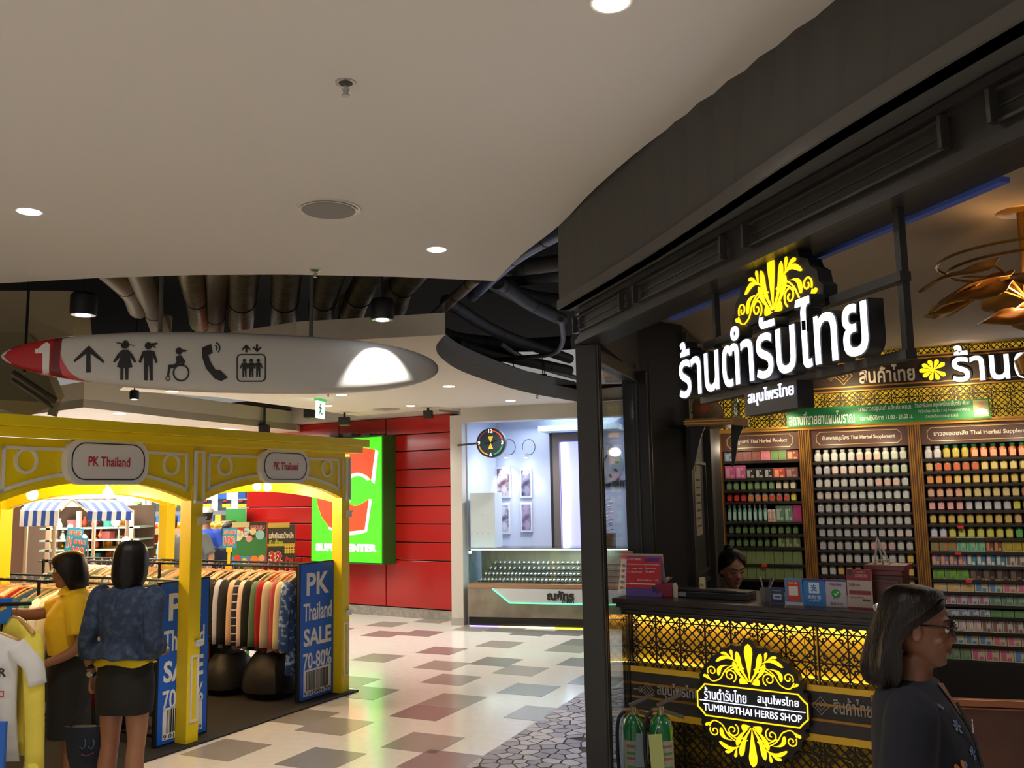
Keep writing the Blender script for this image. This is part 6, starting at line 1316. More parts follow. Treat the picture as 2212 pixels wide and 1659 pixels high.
t = on_counter('tent_poster', 'narrow red and white tent poster turned away at the counter end', 'poster', 1346, .17, -.5); w = .11; h = chh(1346, 1189, .17); M = tent(t, w, h, '#d8cfc2'); pr(t, -w/2, w/2, h*.8, h, '#c22c34', -.002, M)
for k_ in range(5): pr(t, -w*.3, -w*.05, h*(.1+.13*k_), h*(.16+.13*k_), '#4a3c3a', -.003, M); pr(t, 0, w*.4, h*(.12+.13*k_), h*(.145+.13*k_), '#a59a90', -.003, M)
t = on_counter('tissue_box', 'crimson box with crumpled pale tissue beside the red tent poster', 'box', 1438, .16, .2); g = G(); g.b2(-.05, .05, -.04, .04, 0, .075); g.obj('carton', mat('#8a1f3c', .5), t, bevel=.003)
g = G(); rr_ = random.Random(4)
for k_ in range(5): a = rr_.uniform(0, 6); g.add([(0, 0, .07), (.05*math.cos(a), .04*math.sin(a), .10+rr_.uniform(0, .02)), (.045*math.cos(a+.9), .04*math.sin(a+.9), .085+rr_.uniform(0, .03)), (.01, .0, .11)], [(0, 1, 2), (0, 2, 3), (0, 3, 1), (1, 3, 2)])
g.obj('tissue', mat('#b5aaa8', .7), t)
t = on_counter('paper_cups', 'crumpled white paper slips beside the crimson box', 'paper', 1456, .14); g = G()
for k_ in range(3): g.prism([(-.012+.012*k_, 0), (.004+.012*k_, 0), (.01+.01*k_, .07+.015*(k_ % 2)), (-.014+.012*k_, .075)], -.004*k_, -.004*k_+.002)
g.obj('slips', mat('#b8aea4', .7), t)
t = on_counter('receipt_printer', 'long low black keyboard tray with white label on the counter', 'printer', 1540, .20); wl_ = cw(1467, 1625, .2); g = G(); g.b2(-wl_/2, wl_/2, -.06, .1, 0, .036); g.b2(-wl_/2, wl_/2, -.05, .09, .036, .046); g.obj('body', mat('#141214', .35), t, bevel=.006); pr(t, -wl_/2+.03, -wl_/2+.085, .008, .03, '#7c7478', -.0625, None, 'label')
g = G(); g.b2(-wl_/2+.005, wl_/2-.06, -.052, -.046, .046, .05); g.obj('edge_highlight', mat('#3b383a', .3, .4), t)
t = on_counter('small_cream_box', 'small cream box standing on the black tray', 'box', 1519, .24); g = G(); g.b2(-.014, .014, -.012, .012, .0465, .11); g.obj('carton', mat('#b8a88a', .6), t); pr(t, -.010, .010, .06, .075, '#8a7a5c', -.014)
t = on_counter('pen_holder', 'grey cup with pens beside the blue card stand', 'pen holder', 1654, .16); g = G(); g.lathe([(.026, 0), (.03, .075), (.027, .075), (.024, .01)], n=14); g.obj('cup', mat('#5d5d60', .5), t)
for a, c in ((-.3, '#8a8a88'), (.35, '#5a5a5e'), (.5, '#a59a8a')): g = G(); g.tube([(0, 0, .02), (math.sin(a)*.1, .01, .02+math.cos(a)*.12)], .004, 6); g.obj('pen', mat(c, .4), t)
def stand(px0, px1, y0, label, back, k=.08, th=.006, dz=0.):
    t = on_counter('card_stand', label, 'sign', (px0+px1)/2, k); w = cw(px0, px1, k); h = chh((px0+px1)/2, y0, k); g = G(); g.b2(-w/2, w/2, 0, th, 0, h); g.obj('board', mat(back, .4), t); g = G(); g.b2(-w/2, w/2, 0, .04, 0, .004); g.obj('foot', mat('#9a9a9a', .3), t); return t, w, h
def X(t, st, c, x, z, w, h, b=.0, y=-.003): return text(st, mat(c, .5), t, x, y, z, w=w, h=h, depth=.001, bold=b)
t, w, h = stand(1665, 1694, 1269, 'small dark blue VISA card stand', '#1c2a5a'); pr(t, -w*.3, w*.3, h*.3, h*.6, '#b8c0d0'); X(t, 'VISA', '#2a3a8a', 0, h*.45, w*.48, h*.15, .04, -.004); X(t, 'Verified by', '#aab4d0', 0, h*.8, w*.6, h*.08)
t, w, h = stand(1696, 1734, 1249, 'blue and red payment code stand with white square', '#3c7fb8'); pr(t, -w*.36, w*.36, h*.16, h*.92, '#c2402e'); pr(t, -w*.26, w*.26, h*.36, h*.70, '#d8d0cc', -.004); X(t, 'THAI QR', '#e0d0cc', 0, h*.82, w*.5, h*.08, .02, -.004); pr(t, -w*.5, w*.5, 0, h*.12, '#b9bdc6', -.003)
t, w, h = stand(1736, 1783, 1250, 'blue stand with white Chinese payment characters', '#1b78c8'); X(t, '支', '#e0eaf5', 0, h*.66, w*.34, h*.28, .05, -.004); pr(t, -w*.24, w*.24, h*.47, h*.86, '#d5e3f0', -.002); X(t, '支', '#1b78c8', 0, h*.67, w*.30, h*.26, .03, -.0045); X(t, '支付宝', '#d5e3f0', 0, h*.34, w*.62, h*.14, .02); X(t, 'ALIPAY', '#d5e3f0', 0, h*.2, w*.5, h*.06); pr(t, -w*.5, w*.5, h*.92, h, '#4a2f7a', -.003)
t, w, h = stand(1784, 1829, 1252, 'white stand with a green speech bubble and tick', '#b9b0be'); g = G(); g.prism(ell(0, h*.5, w*.22, h*.16, 20), -.003, 0); g.prism([(-w*.1, h*.4), (-w*.02, h*.38), (-w*.16, h*.30)][::-1], -.003, 0); g.obj('bubble', mat('#1f9a3f', .5), t); g = G(); g.bar((-w*.09, -.005, h*.5), (-w*.01, -.005, h*.44), .005, .002); g.bar((-w*.01, -.005, h*.44), (w*.12, -.005, h*.56), .005, .002); g.obj('tick', mat('#dfe8df', .5), t); X(t, '可使用 微信', '#6a6270', 0, h*.82, w*.6, h*.09); X(t, '微信支付', '#6a6270', 0, h*.14, w*.6, h*.11); pr(t, -w*.5, w*.5, h*.93, h, '#4a2f7a', -.003)
t, w, h = stand(1831, 1885, 1230, 'red topped white price offer stand 2,400', '#b8a9a2'); pr(t, -w/2, w/2, h*.72, h, '#8c1f2a'); pr(t, -w*.45, -w*.25, h*.86, h*.98, '#2c3144', -.003); X(t, 'DOWNFALL', '#c9a0a0', w*.1, h*.93, w*.36, h*.05); X(t, 'ADVISORS', '#c9a0a0', w*.1, h*.84, w*.5, h*.09, .02); X(t, '2,400 บาท', '#7a4a4a', -w*.2, h*.6, w*.45, h*.09); pr(t, -w*.42, w*.45, h*.36, h*.46, '#8c1f2a', -.003); pr(t, w*.1, w*.4, h*.2, h*.25, '#5a3a3a', -.003); pr(t, -w/2, w/2, 0, h*.04, '#8c1f2a', -.003); X(t, 'สมัครวันนี้รับเพิ่ม', '#7a5a56', -w*.1, h*.29, w*.6, h*.04)
t = on_counter('wooden_box', 'carved dark red wooden donation box with moulded lid', 'box', 1921, .22); w = cw(1884, 1958, .22); h = chh(1920, 1219, .22); wd_ = mat('#4a1c1a', .35, noise=(9., '#3a1412'))
g = G(); g.b2(-w/2, w/2, -.06, .1, 0, h*.76); b_ = g.obj('body', wd_, t, bevel=.003); g = G(); g.b2(-w/2-.015, w/2+.015, -.08, .12, h*.88, h); g.b2(-w/2+.0, w/2-.0, -.065, .105, h*.76, h*.88); g.obj('lid', mat('#6a2826', .35), t, bevel=.003)
g = G(); frame_rect(g, -w*.38, w*.38, h*.1, h*.66, .012, -.068, -.06); g.b2(-w*.3, w*.3, -.064, -.06, h*.18, h*.58); g.obj('door_panel', mat('#5c2a1e', .35), t)
t2 = thing('display_easel', 'small white wooden easel on the carved box', 'easel', CT, loc=(cpos(1908, .22), .22, TZ+h)); g = G(); hh_ = chh(1905, 1160, .22)-h
g.bar((-.03, 0, 0), (-.012, 0, hh_), .008, .006); g.bar((.045, 0, 0), (-.012, 0, hh_), .008, .006); g.bar((.0, .05, 0), (-.012, .006, hh_*.9), .008, .006); g.bar((-.03, -.004, .02), (.036, -.004, .02), .007, .012); g.obj('legs', mat('#b8b0a6', .5), t2)
g = G()
for k_ in range(1): g.sph((0, 0, 0), (.02, .015, .03), 10)
# ================================================================ corner shelf with bag and water bottle
S0 = D(1487, 912, 5.9); SH = Fr(S0.x, S0.y, -18); szz = D(1487, 905, 5.9).z
t = thing('corner_shelf', 'gilt edged corner shelf on the dark pillar high behind the counter', 'shelf', SH, loc=(0, 0, 0)); wS = SH.px(1612, 915, .0).x
g = G(); g.plate([(-.02, 0), (wS*.75, 0), (wS, .18), (wS, .35), (-.02, .35)], szz-.05, szz); g.obj('board', mat('#8a5f2c', .35, .3), t); g = G(); 
for z in (.012, .03): g.b2(-.03, wS*.76, -.012, 0, szz-z-.01, szz-z)
g.obj('gilt_edge', mat('#b58440', .3, .6), t); g = G(); g.prism([(0, szz-.05), (.10, szz-.05), (.07, szz-.12), (.02, szz-.3), (0, szz-.34)][::-1], .05, .09); g.prism([(.26, szz-.05), (.34, szz-.05), (.30, szz-.14), (.27, szz-.3), (.25, szz-.32)][::-1], .2, .24); g.obj('bracket', mat('#191716', .5), t)
t = thing('paper_bag', 'crumpled orange brown bag with red picture on the corner shelf', 'bag', SH, loc=(wS*.30, .14, szz)); rg_ = []
r8 = random.Random(6)
for k_ in range(7): z = .155*k_/6; s_ = 1-.35*(k_/6)**2; rg_.append([((.105*s_)*math.cos(a)*(1+.12*math.sin(3*a+k_)), .07*s_*math.sin(a)*(1+.1*math.sin(5*a+k_*2)), z+.012*math.sin(4*a)*(k_ > 3)) for a in [2*PI*j/18 for j in range(18)]])
g = G(); g.loft(rg_); g.obj('body', mat('#9c6a3c', .55, noise=(9., '#6d5a34'), bump=(14., .8)), t, smooth=True); g = G(); g.prism(ell(-.01, .07, .032, .03, 9), -.078, -.068); g.obj('picture', mat('#b5432c', .5), t)
t = thing('water_bottle', 'clear plastic water bottle at the right of the corner shelf', 'bottle', SH, loc=(wS*.80, .16, szz)); g = G(); g.lathe([(.028, 0), (.031, .01), (.029, .03), (.031, .05), (.029, .07), (.031, .09), (.031, .12), (.012, .165), (.012, .18)], n=14); g.obj('body', glass('#cfd8dc', .2), t, smooth=True); g = G(); g.lathe([(.014, .178), (.014, .195)], n=12); g.obj('cap', mat('#c8ccd0', .4), t)
# ================================================================ gold lotus ceiling lamp
cc = D(2222, 640, 3.7); lt = thing('lotus_chandelier', 'gold lotus leaf ceiling chandelier at the right edge', 'chandelier', loc=(cc.x, cc.y, 2.95)); gl1 = mat('#a8772f', .42, .3, noise=(6., '#6e4c1c'), bump=(12., .4)); gl2 = mat('#a87c34', .3, .7)
zc0 = cc.z-2.95
g = G(); g.lathe([(.09, -.005), (.1, 0), (.02, 0)], n=20); g.tube([(0, 0, 0), (0, 0, zc0-.35)], .018, 10); g.lathe([(.02, zc0-.02), (.06, zc0-.05), (.05, zc0-.09), (.02, zc0-.11)], n=14); g.lathe([(.02, zc0-.22), (.075, zc0-.27), (.06, zc0-.33), (.01, zc0-.36)], n=14); g.obj('stem', gl2, lt, smooth=True)
LV = [(192, -.33, .085, .17, .12), (205, -.34, -.015, .19, .11), (176, -.27, -.02, .16, .1), (222, -.22, -.105, .15, .10), (165, -.2, .06, .16, .1), (250, -.25, .03, .17, .1), (130, -.24, .05, .17, .1), (70, -.26, .05, .17, .11), (20, -.28, .0, .17, .1), (320, -.27, .04, .17, .1), (285, -.2, -.08, .15, .1), (45, -.2, -.09, .14, .09)]
for k_, (a, r, z, L_, W_) in enumerate(LV):
    a = math.radians(a+180 if r < 0 else a); r = abs(r); ca_, sa = math.cos(a), math.sin(a); c_ = Vector((r*ca_*-1 if False else r*math.cos(math.radians(LV[k_][0])), r*math.sin(math.radians(LV[k_][0])), zc0+z)); n = 20; v = []; 
    al = math.radians(LV[k_][0]); R2 = Matrix.Rotation(al, 4, 'Z')@Matrix.Rotation(.34, 4, 'Y')
    g = G(); ring = []; 
    for j in range(n):
        q = 2*PI*j/n; rad_ = 1+.07*math.sin(5*q+k_); ring.append(Vector((L_*math.cos(q)*rad_, W_*math.sin(q)*rad_*1.25, .014*math.sin(3*q+k_)-.01)))
    v = [R2@p+c_ for p in ring]+[R2@(p*.5+Vector((0, 0, .012)))+c_ for p in ring]+[R2@Vector((0, 0, .006))+c_]; f = [(j, (j+1) % n, n+(j+1) % n, n+j) for j in range(n)]+[(n+j, n+(j+1) % n, 2*n) for j in range(n)]
    g.add(v, f); o = g.obj('lotus_leaf', gl1, lt, smooth=True); sd_ = o.modifiers.new('s', 'SOLIDIFY'); sd_.thickness = .004
    g = G(); g.tube(smoothline([(0, 0, zc0-.02), (c_.x*.5, c_.y*.5, c_.z+.05), tuple(c_)], 4), .005, 5); g.obj('leaf_stalk', gl2, lt, smooth=True)
for r_, z in ((.34, -.2), (.30, -.235)):
    g = G(); g.tube([(r_*math.cos(q), r_*math.sin(q), z) for q in [2*PI*j/40 for j in range(41)]], .006, 5, cap=False); g.obj('hoop', gl2, lt, smooth=True)
lamp('POINT', (cc.x-.02, cc.y-.05, 2.95+zc0+.02), 5, (1, .62, .28), size=.04); g = G(); g.sph((0, -.05, zc0+.03), .02, 10); g.obj('lamp_bulb', mat('#ffd08a', .5, emit=8., ecol='#ffb860'), lt)
# downlights added out of view to brighten the herb shop
for k_, (x, y) in enumerate(((4.3, 4.6), (3.7, 2.9))): downlight((x, y, 2.948), .12, 'added fill downlight out of view in the herb shop ceiling, %s' % ('right of the brown counter', 'nearest the viewer')[k_], None, 40, 150)
lamp('AREA', (3.0, 5.2, 2.93), 8, (1, .9, .76), size=1.2)  # added area fill with no fixture behind it
# ================================================================ green fire extinguishers
def exting(px, Y, label, tagc, tagside, seed):
    p = D(px, 1640, Y); t = thing('fire_extinguisher', label, 'fire extinguisher', loc=(p.x, p.y, .0065)); r = .062; grn = mat('#0f6a3a', .22, coat=.6); ch = mat('#5f5c58', .3, .6)
    H0 = D(px, 1550, Y).z
    g = G(); g.lathe([(r*.9, 0), (r, .015), (r, H0-.06), (r*.85, H0-.02), (r*.4, H0+.01), (r*.25, H0+.012)], n=24); b_ = g.obj('cylinder', grn, t, smooth=True)
    g = G(); g.lathe([(r*1.03, H0-.29), (r*1.03, H0-.275)], n=24); g.obj('band', mat('#151515', .5), t)
    g = G(); n = 12; z0, z1 = H0-.27, H0-.11; v = []
    for k_ in range(n+1): a = -PI*.85+PI*.7*k_/n; v += [(r*1.012*math.cos(a), r*1.012*math.sin(a), z0), (r*1.012*math.cos(a), r*1.012*math.sin(a), z1)]
    g.add(v, [(2*k_, 2*k_+2, 2*k_+3, 2*k_+1) for k_ in range(n)]); g.obj('white_label', mat('#9c9a8e', .5), t)
    for zz_, c_, hh_ in ((z1-.035, '#8a6258', .014), (z1-.07, '#55804c', .014), (z1-.095, '#8a5c54', .012), (z0+.02, '#5c8a48', .014)):
        g = G(); v = []
        for k_ in range(7): a = -PI*.75+PI*.5*k_/6; v += [(r*1.02*math.cos(a), r*1.02*math.sin(a), zz_), (r*1.02*math.cos(a), r*1.02*math.sin(a), zz_+hh_)]
        g.add(v, [(2*k_, 2*k_+2, 2*k_+3, 2*k_+1) for k_ in range(6)]); g.obj('label_print', mat(c_, .5), t)
    g = G(); g.lathe([(.018, H0+.005), (.02, H0+.03), (.016, H0+.05)], n=12); g.tube([(-.045, -.01, H0+.035), (.0, 0, H0+.035)], .011, 8); g.obj('valve', mat('#a08a6a', .3, .7), t, smooth=True)
    g = G(); g.bar((-.02, 0, H0+.055), (.115, -.01, H0+.115), .018, .016); g.bar((-.02, 0, H0+.042), (.12, -.01, H0-.005), .018, .014); g.obj('lever', ch, t, bevel=.002)
    g = G(); g.tube(smoothline([(-.045, -.01, H0+.03), (-.085, -.02, H0-.02), (-.09, -.02, H0-.2), (-.075, -.03, H0-.38)], 5), .010, 8); g.obj('hose', mat('#141414', .5), t, smooth=True)
    g = G(); zt_ = H0-.07; xt = .035 if tagside > 0 else -.045; M = Matrix.Translation((xt, -r-.014, zt_))@Matrix.Rotation(.05*tagside, 4, 'Y'); v = G(); v.b2(-.034, .034, -.001, .001, -.17, 0); g.add(v.v, v.f, M); g.obj('inspection_tag', mat(tagc, .7), t)
    g = G(); g.b2(-.03, .03, -r*1.03-.0015, -r*1.03, H0-.40, H0-.33); g.obj('lower_label', mat('#a59a94', .6), t)
    g = G(); g.tube([(0, -.02, H0+.03), (xt, -r-.014, zt_)], .0015, 4); g.obj('tag_string', mat('#c9c2b4', .6), t)
exting(1371, 4.95, 'green fire extinguisher with pale blue tag, left of the two', '#8a9a9c', 1, 1)
exting(1431, 4.85, 'green fire extinguisher with yellow tag, right of the two', '#b8c078', -1, 2)
# ================================================================ brown counter with copper edge at the right
e0 = D(2035, 1508, 4.3); BR = Fr(e0.x, e0.y, -14); zb2 = D(2100, 1512, 4.25).z
t = thing('brown_counter', 'brown leather fronted counter with copper edge at the lower right', 'counter', BR, loc=(-.3, 0, 0)); g = G(); g.b2(0, 1.9, 0, .10, 0, zb2-.03); g.obj('front', mat('#4a2c20', .5, noise=(5., '#5e3a2a'), bump=(30., .2)), t)
g = G(); g.b2(-.01, 1.9, -.02, .02, zb2-.03, zb2); g.b2(-.01, 1.9, -.012, 0, zb2-.045, zb2-.036); g.obj('copper_edge', mat('#9c6446', .25, .7), t, bevel=.003)
# ================================================================ people
def V3(*a): return Vector(a)
def remesh(o, vox, smooth_it=4):
    m = o.modifiers.new('r', 'REMESH'); m.mode = 'VOXEL'; m.voxel_size = vox; m.use_smooth_shade = True
    s = o.modifiers.new('s', 'SMOOTH'); s.iterations = smooth_it; s.factor = .5; return o
def ering(c, rx, ry, n=20, M=None, p=2.0, tilt=0.):
    out = []
    for k in range(n):
        a = 2*PI*k/n; x = rx*math.copysign(abs(math.cos(a))**(2/p), math.cos(a)); y = ry*math.copysign(abs(math.sin(a))**(2/p), math.sin(a)); v = Vector((x, y, tilt*y))
        out.append(Vector(c)+((M@v) if M is not None else v))
    return out
def add_hand(g, wrist, d, nrm, side, curl=.4, s=1.):
    d = Vector(d).normalized(); nrm = Vector(nrm); nrm = (nrm-d*nrm.dot(d)).normalized(); lat = d.cross(nrm)*side; w = Vector(wrist)
    P = [w, w+d*.035*s, w+d*.085*s]; M = Matrix((lat, nrm, d)).transposed()
    g.loft([ering(P[0], .024*s, .019*s, 10, M), ering(P[1], .036*s, .017*s, 10, M), ering(P[2], .040*s, .013*s, 10, M)])
    for i, (off, L) in enumerate(((-.030, .058), (-.010, .070), (.011, .075), (.031, .068))):
        b = w+d*.075*s+lat*off*s; c = curl*(1+.1*i); q = [b]; dd = d.copy()
        for j, f in enumerate((.42, .32, .26)): dd = (Matrix.Rotation(c*(.6+.5*j), 3, lat*side)@dd); q.append(q[-1]+dd*L*f*s)
        g.tube(q, [.0095*s, .009*s, .0085*s, .007*s], 7)
    b = w+d*.02*s-lat*.028*s; q = [b, b+(d*.55-lat*.6-nrm*.1).normalized()*.035*s, b+(d*.8-lat*.45).normalized()*.065*s, b+(d*.95-lat*.25).normalized()*.085*s]; g.tube(q, [.014*s, .012*s, .010*s, .008*s], 7)
def head_M(c, yaw, pitch=0., roll=0.): return Matrix.Translation(Vector(c))@Matrix.Rotation(yaw, 4, 'Z')@Matrix.Rotation(pitch, 4, 'X')@Matrix.Rotation(roll, 4, 'Y')
def add_head(g, M, s=1.):   # centre of the skull; the face looks to -y
    R_ = []
    for z, rx, ry, y in ((.118, .012, .014, .012), (.112, .035, .042, .012), (.095, .056, .068, .012), (.065, .070, .086, .010), (.03, .075, .092, .006), (-.005, .073, .088, .0), (-.035, .068, .080, -.006), (-.062, .061, .070, -.012), (-.085, .050, .055, -.022), (-.103, .036, .036, -.038), (-.113, .018, .018, -.048)):
        R_.append([M@(Vector((x*s, q*s, z*s))) for x, q in [(rx*math.cos(2*PI*k/20), y+ry*math.sin(2*PI*k/20)) for k in range(20)]])
    g.loft(R_)
    T = lambda x, y, z: M@Vector((x*s, y*s, z*s))
    g.tube([T(0, -.078, .022), T(0, -.088, .0), T(0, -.098, -.022), T(0, -.094, -.030)], [.006*s, .008*s, .012*s, .009*s], 8)
    for q in (-1, 1):
        g.sph(T(q*.011, -.090, -.027), .0085*s, 8); g.sph(T(q*.046, -.055, -.025), (.022*s, .02*s, .02*s), 8)
        g.loft([[T(q*(.074+dx), .008+.016*math.cos(a)*sc, -.008+.030*math.sin(a)*sc) for a in [2*PI*k/10 for k in range(10)]] for dx, sc in ((-.006, .6), (.004, .9), (.010, 1.), (.013, .8))])
        g.tube([T(q*.012, -.084, .034), T(q*.035, -.076, .038), T(q*.055, -.058, .032)], [.006*s, .007*s, .005*s], 6)
    g.tube([T(-.022, -.078, -.052), T(0, -.090, -.049), T(.022, -.078, -.052)], [.004*s, .0068*s, .004*s], 8); g.tube([T(-.018, -.077, -.060), T(0, -.087, -.061), T(.018, -.077, -.060)], [.004*s, .0075*s, .004*s], 8)
    g.sph(T(0, -.070, -.092), (.02*s, .016*s, .016*s), 8)
def face_parts(par, M, s=1., lips='#8a3f3c', closed=False):
    T = lambda x, y, z: M@Vector((x*s, y*s, z*s)); w_ = mat('#d8d2ca', .3); ir = mat('#1a110d', .2); br = mat('#1d1512', .8)
    for q in (-1, 1):
        if closed:
            g = G(); g.tube([T(q*.016, -.0835, .014), T(q*.03, -.0835, .008), T(q*.046, -.076, .013)], .0026*s, 6); g.obj('eyelid', ir, par, smooth=True)
        else:
            g = G(); g.sph(T(q*.030, -.074, .012), .0115*s, 10); g.obj('eye', w_, par, smooth=True); g = G(); g.sph(T(q*.030, -.083, .012), .0052*s, 8); g.obj('iris', ir, par, smooth=True)
            g = G(); g.tube([T(q*.014, -.083, .014), T(q*.03, -.087, .020), T(q*.046, -.078, .014)], .0022*s, 6); g.obj('eyelid', ir, par, smooth=True)
        g = G(); g.tube([T(q*.012, -.091, .036), T(q*.032, -.086, .043), T(q*.054, -.066, .037)], [.003*s, .0035*s, .0015*s], 6); g.obj('eyebrow', br, par, smooth=True)
    g = G(); g.tube([T(-.023, -.083, -.056), T(-.008, -.0935, -.051), T(0, -.0925, -.053), T(.008, -.0935, -.051), T(.023, -.083, -.056)], [.002*s, .004*s, .0035*s, .004*s, .002*s], 7); g.tube([T(-.02, -.083, -.058), T(0, -.0925, -.062), T(.02, -.083, -.058)], [.002*s, .0048*s, .002*s], 7); g.obj('lips', mat(lips, .4), par, smooth=True)
def hair(par, M, m, zs_, s=1., n=26, rough=.004, seed=1, name='hair'):
    """zs_: (z, rx, ry, yc, opening half-angle in degrees at the face)"""
    r = random.Random(seed); g = G(); R_ = []; ph = [r.uniform(0, 6) for _ in range(4)]
    for z, rx, ry, yc, op in zs_:
        a0 = math.radians(op); out = []; inn = []
        for k in range(n):
            a = -PI/2+a0+(2*PI-2*a0)*k/(n-1); wv = 1+rough*8*math.sin(9*a+ph[0])*.4+rough*6*math.sin(17*a+ph[1]+z*20)*.4
            out.append(M@Vector((rx*wv*math.cos(a)*s, (yc+ry*wv*math.sin(a))*s, z*s))); inn.append(M@Vector((max(rx-.022, .002)*math.cos(a)*s, (yc+max(ry-.022, .002)*math.sin(a))*s, z*s)))
        R_.append(out+inn[::-1])
    g.loft(R_); return g.obj(name, m, par, smooth=True)
skin = lambda c='#a87a5c': mat(c, .5, noise=(6., c))
hairm = hairmat('#080606', '#191413'); hairb = hairmat('#0d0806', '#21150f')
def limb(g, P, r, n=12): g.tube(smoothline(P, 5), list(np.interp(np.linspace(0, len(P)-1, (len(P)-1)*5+1), range(len(P)), r)), n)
def shoe(g, a, s=1.): g.loft([ering(a+V3(0, .03, -.05), .030*s, .035*s, 12), ering(a+V3(0, .0, -.065), .035*s, .07*s, 12), ering(a+V3(0, -.03, -.075), .04*s, .10*s, 12), ering(a+V3(0, -.03, -.085), .04*s, .10*s, 12)])
# ---------------------------------------------------------------- woman in denim, seen from behind: local -y is where she faces
hW = D(279, 1215, 5.35); SCW = .955
w1 = thing('person', 'woman seen from behind in dark denim jacket, black skirt and yellow shirt hem', 'person', loc=(hW.x+.0, 5.35, .013), rz=math.radians(180-12)); w1.scale = (SCW*1.0,)*3
hz = (hW.z-.013)/SCW
# heights (m, unscaled): top 1.60
g = G(); HM1 = head_M((0, -.02, 1.49), .2, .12)
add_head(g, HM1, .96); g.loft([ering((0, -.005, 1.42), .05, .052), ering((0, .0, 1.34), .056, .056), ering((0, .01, 1.30), .12, .07)])
g.loft([ering((0, .01, 1.32), .10, .06), ering((0, .01, 1.27), .17, .085), ering((0, .0, 1.15), .155, .10), ering((0, .0, 1.0), .135, .09), ering((0, .0, .88), .16, .10), ering((0, .0, .78), .165, .105), ering((0, 0, .70), .12, .10)])
for s in (-1, 1): limb(g, [V3(s*.085, 0, .78), V3(s*.09, 0, .45), V3(s*.088, .005, .40), V3(s*.092, .02, .28), V3(s*.09, .01, .09)], [.085, .055, .052, .056, .032])
LA = [V3(.17, .01, 1.28), V3(.235, .05, 1.02), V3(.238, -.02, .80)]; RA = [V3(-.17, .01, 1.28), V3(-.225, .06, 1.02), V3(-.16, -.14, .93)]
limb(g, LA, [.045, .036, .024]); limb(g, RA, [.045, .036, .024]); add_hand(g, LA[2], (.05, -.05, -1), (-1, 0, 0), 1, .9); add_hand(g, RA[2], (.5, -.8, .1), (0, 0, -1), -1, .5)
for s in (-1, 1): shoe(g, V3(s*.09, .02, .09))
remesh(g.obj('body', skin('#9c6a4c'), w1), .009)
hair(w1, HM1, hairm, [(.135, .02, .02, .01, 0), (.125, .06, .065, .01, 0), (.10, .085, .095, .01, 18), (.06, .10, .11, .01, 38), (.0, .105, .115, .01, 48), (-.06, .105, .112, .012, 52), (-.11, .100, .105, .015, 56), (-.145, .085, .085, .02, 60), (-.165, .05, .06, .035, 64)], .98, rough=.007)
g = G(); g.sph((0, 0, 0), (.012, .012, .02), 8)
for s in (-1, 1): g = G(); shoe(g, V3(s*.09, .02, .092), 1.08); g.obj('shoe', mat('#141212', .4), w1, smooth=True)
denim = mat('#26334a', .85, noise=(26., '#42536f', .48, .72), bump=(14., .7)); g = G(); n = 30
def wavy(c, rx, ry, amp, fr_, ph=0., n=30, dz=0.): return [Vector((c[0]+rx*math.cos(a)*(1+amp*math.sin(fr_*a+ph)), c[1]+ry*math.sin(a)*(1+amp*math.sin(fr_*a+ph)), c[2]+dz*math.sin(fr_*a+ph+1))) for a in [2*PI*k/n for k in range(n)]]
g.loft([wavy((0, .005, 1.375), .065, .06, 0, 3), wavy((0, .01, 1.345), .085, .07, 0, 3), wavy((0, .01, 1.325), .14, .082, .01, 3), wavy((0, .01, 1.295), .190, .098, .01, 3), wavy((0, .01, 1.2), .188, .118, .012, 5), wavy((0, .01, 1.08), .165, .115, .02, 7), wavy((0, .01, 1.02), .155, .108, .02, 7), wavy((0, .01, .995), .185, .13, .05, 9, 0, 30, .006), wavy((0, .01, .935), .25, .165, .09, 9, .5, 30, .014), wavy((0, .01, .93), .235, .153, .09, 9, .5, 30, .014)])
for L_, s in ((LA, 1), (RA, -1)):
    e = L_[1]+(L_[2]-L_[1])*.22; limb(g, [L_[0]+V3(-s*.02, 0, .02), L_[0]+V3(s*.022, .0, .0), L_[0].lerp(L_[1], .5)+V3(s*.008, .01, 0), L_[1], e], [.058, .064, .060, .056, .056]); 
    d = (L_[2]-L_[1]).normalized(); g.tube([e-d*.005, e+d*.05], [.062, .06], 14)
    g.sph(L_[0]+V3(s*.01, 0, .015), (.045, .05, .035), 10)
jk = remesh(g.obj('denim_jacket', denim, w1), .010, 2)
g = G(); g.bar((0, .128, 1.30), (0, .127, 1.03), .003, .002); g.obj('seam', mat('#3c4a64', .9), w1)
g = G(); g.loft([wavy((0, .005, .97), .15, .11, .02, 5), wavy((0, .005, .90), .185, .13, .03, 5), wavy((0, .005, .89), .19, .135, .05, 4, .6, 30, .014), wavy((0, .005, .888), .18, .125, .05, 4, .6, 30, .014)]); g.obj('yellow_shirt', mat('#e6c418', .8, bump=(10., .4)), w1, smooth=True)
blackc = mat('#161412', .85, bump=(20., .3)); g = G(); g.loft([wavy((0, .0, .93), .15, .11, 0, 3), wavy((0, .0, .86), .172, .122, 0, 3), wavy((0, .0, .75), .185, .13, .01, 4), wavy((0, .0, .65), .178, .125, .015, 4), wavy((0, .0, .60), .172, .12, .02, 4, 0, 30, .003), wavy((0, .0, .601), .165, .113, .02, 4)]); g.obj('skirt', blackc, w1, smooth=True)
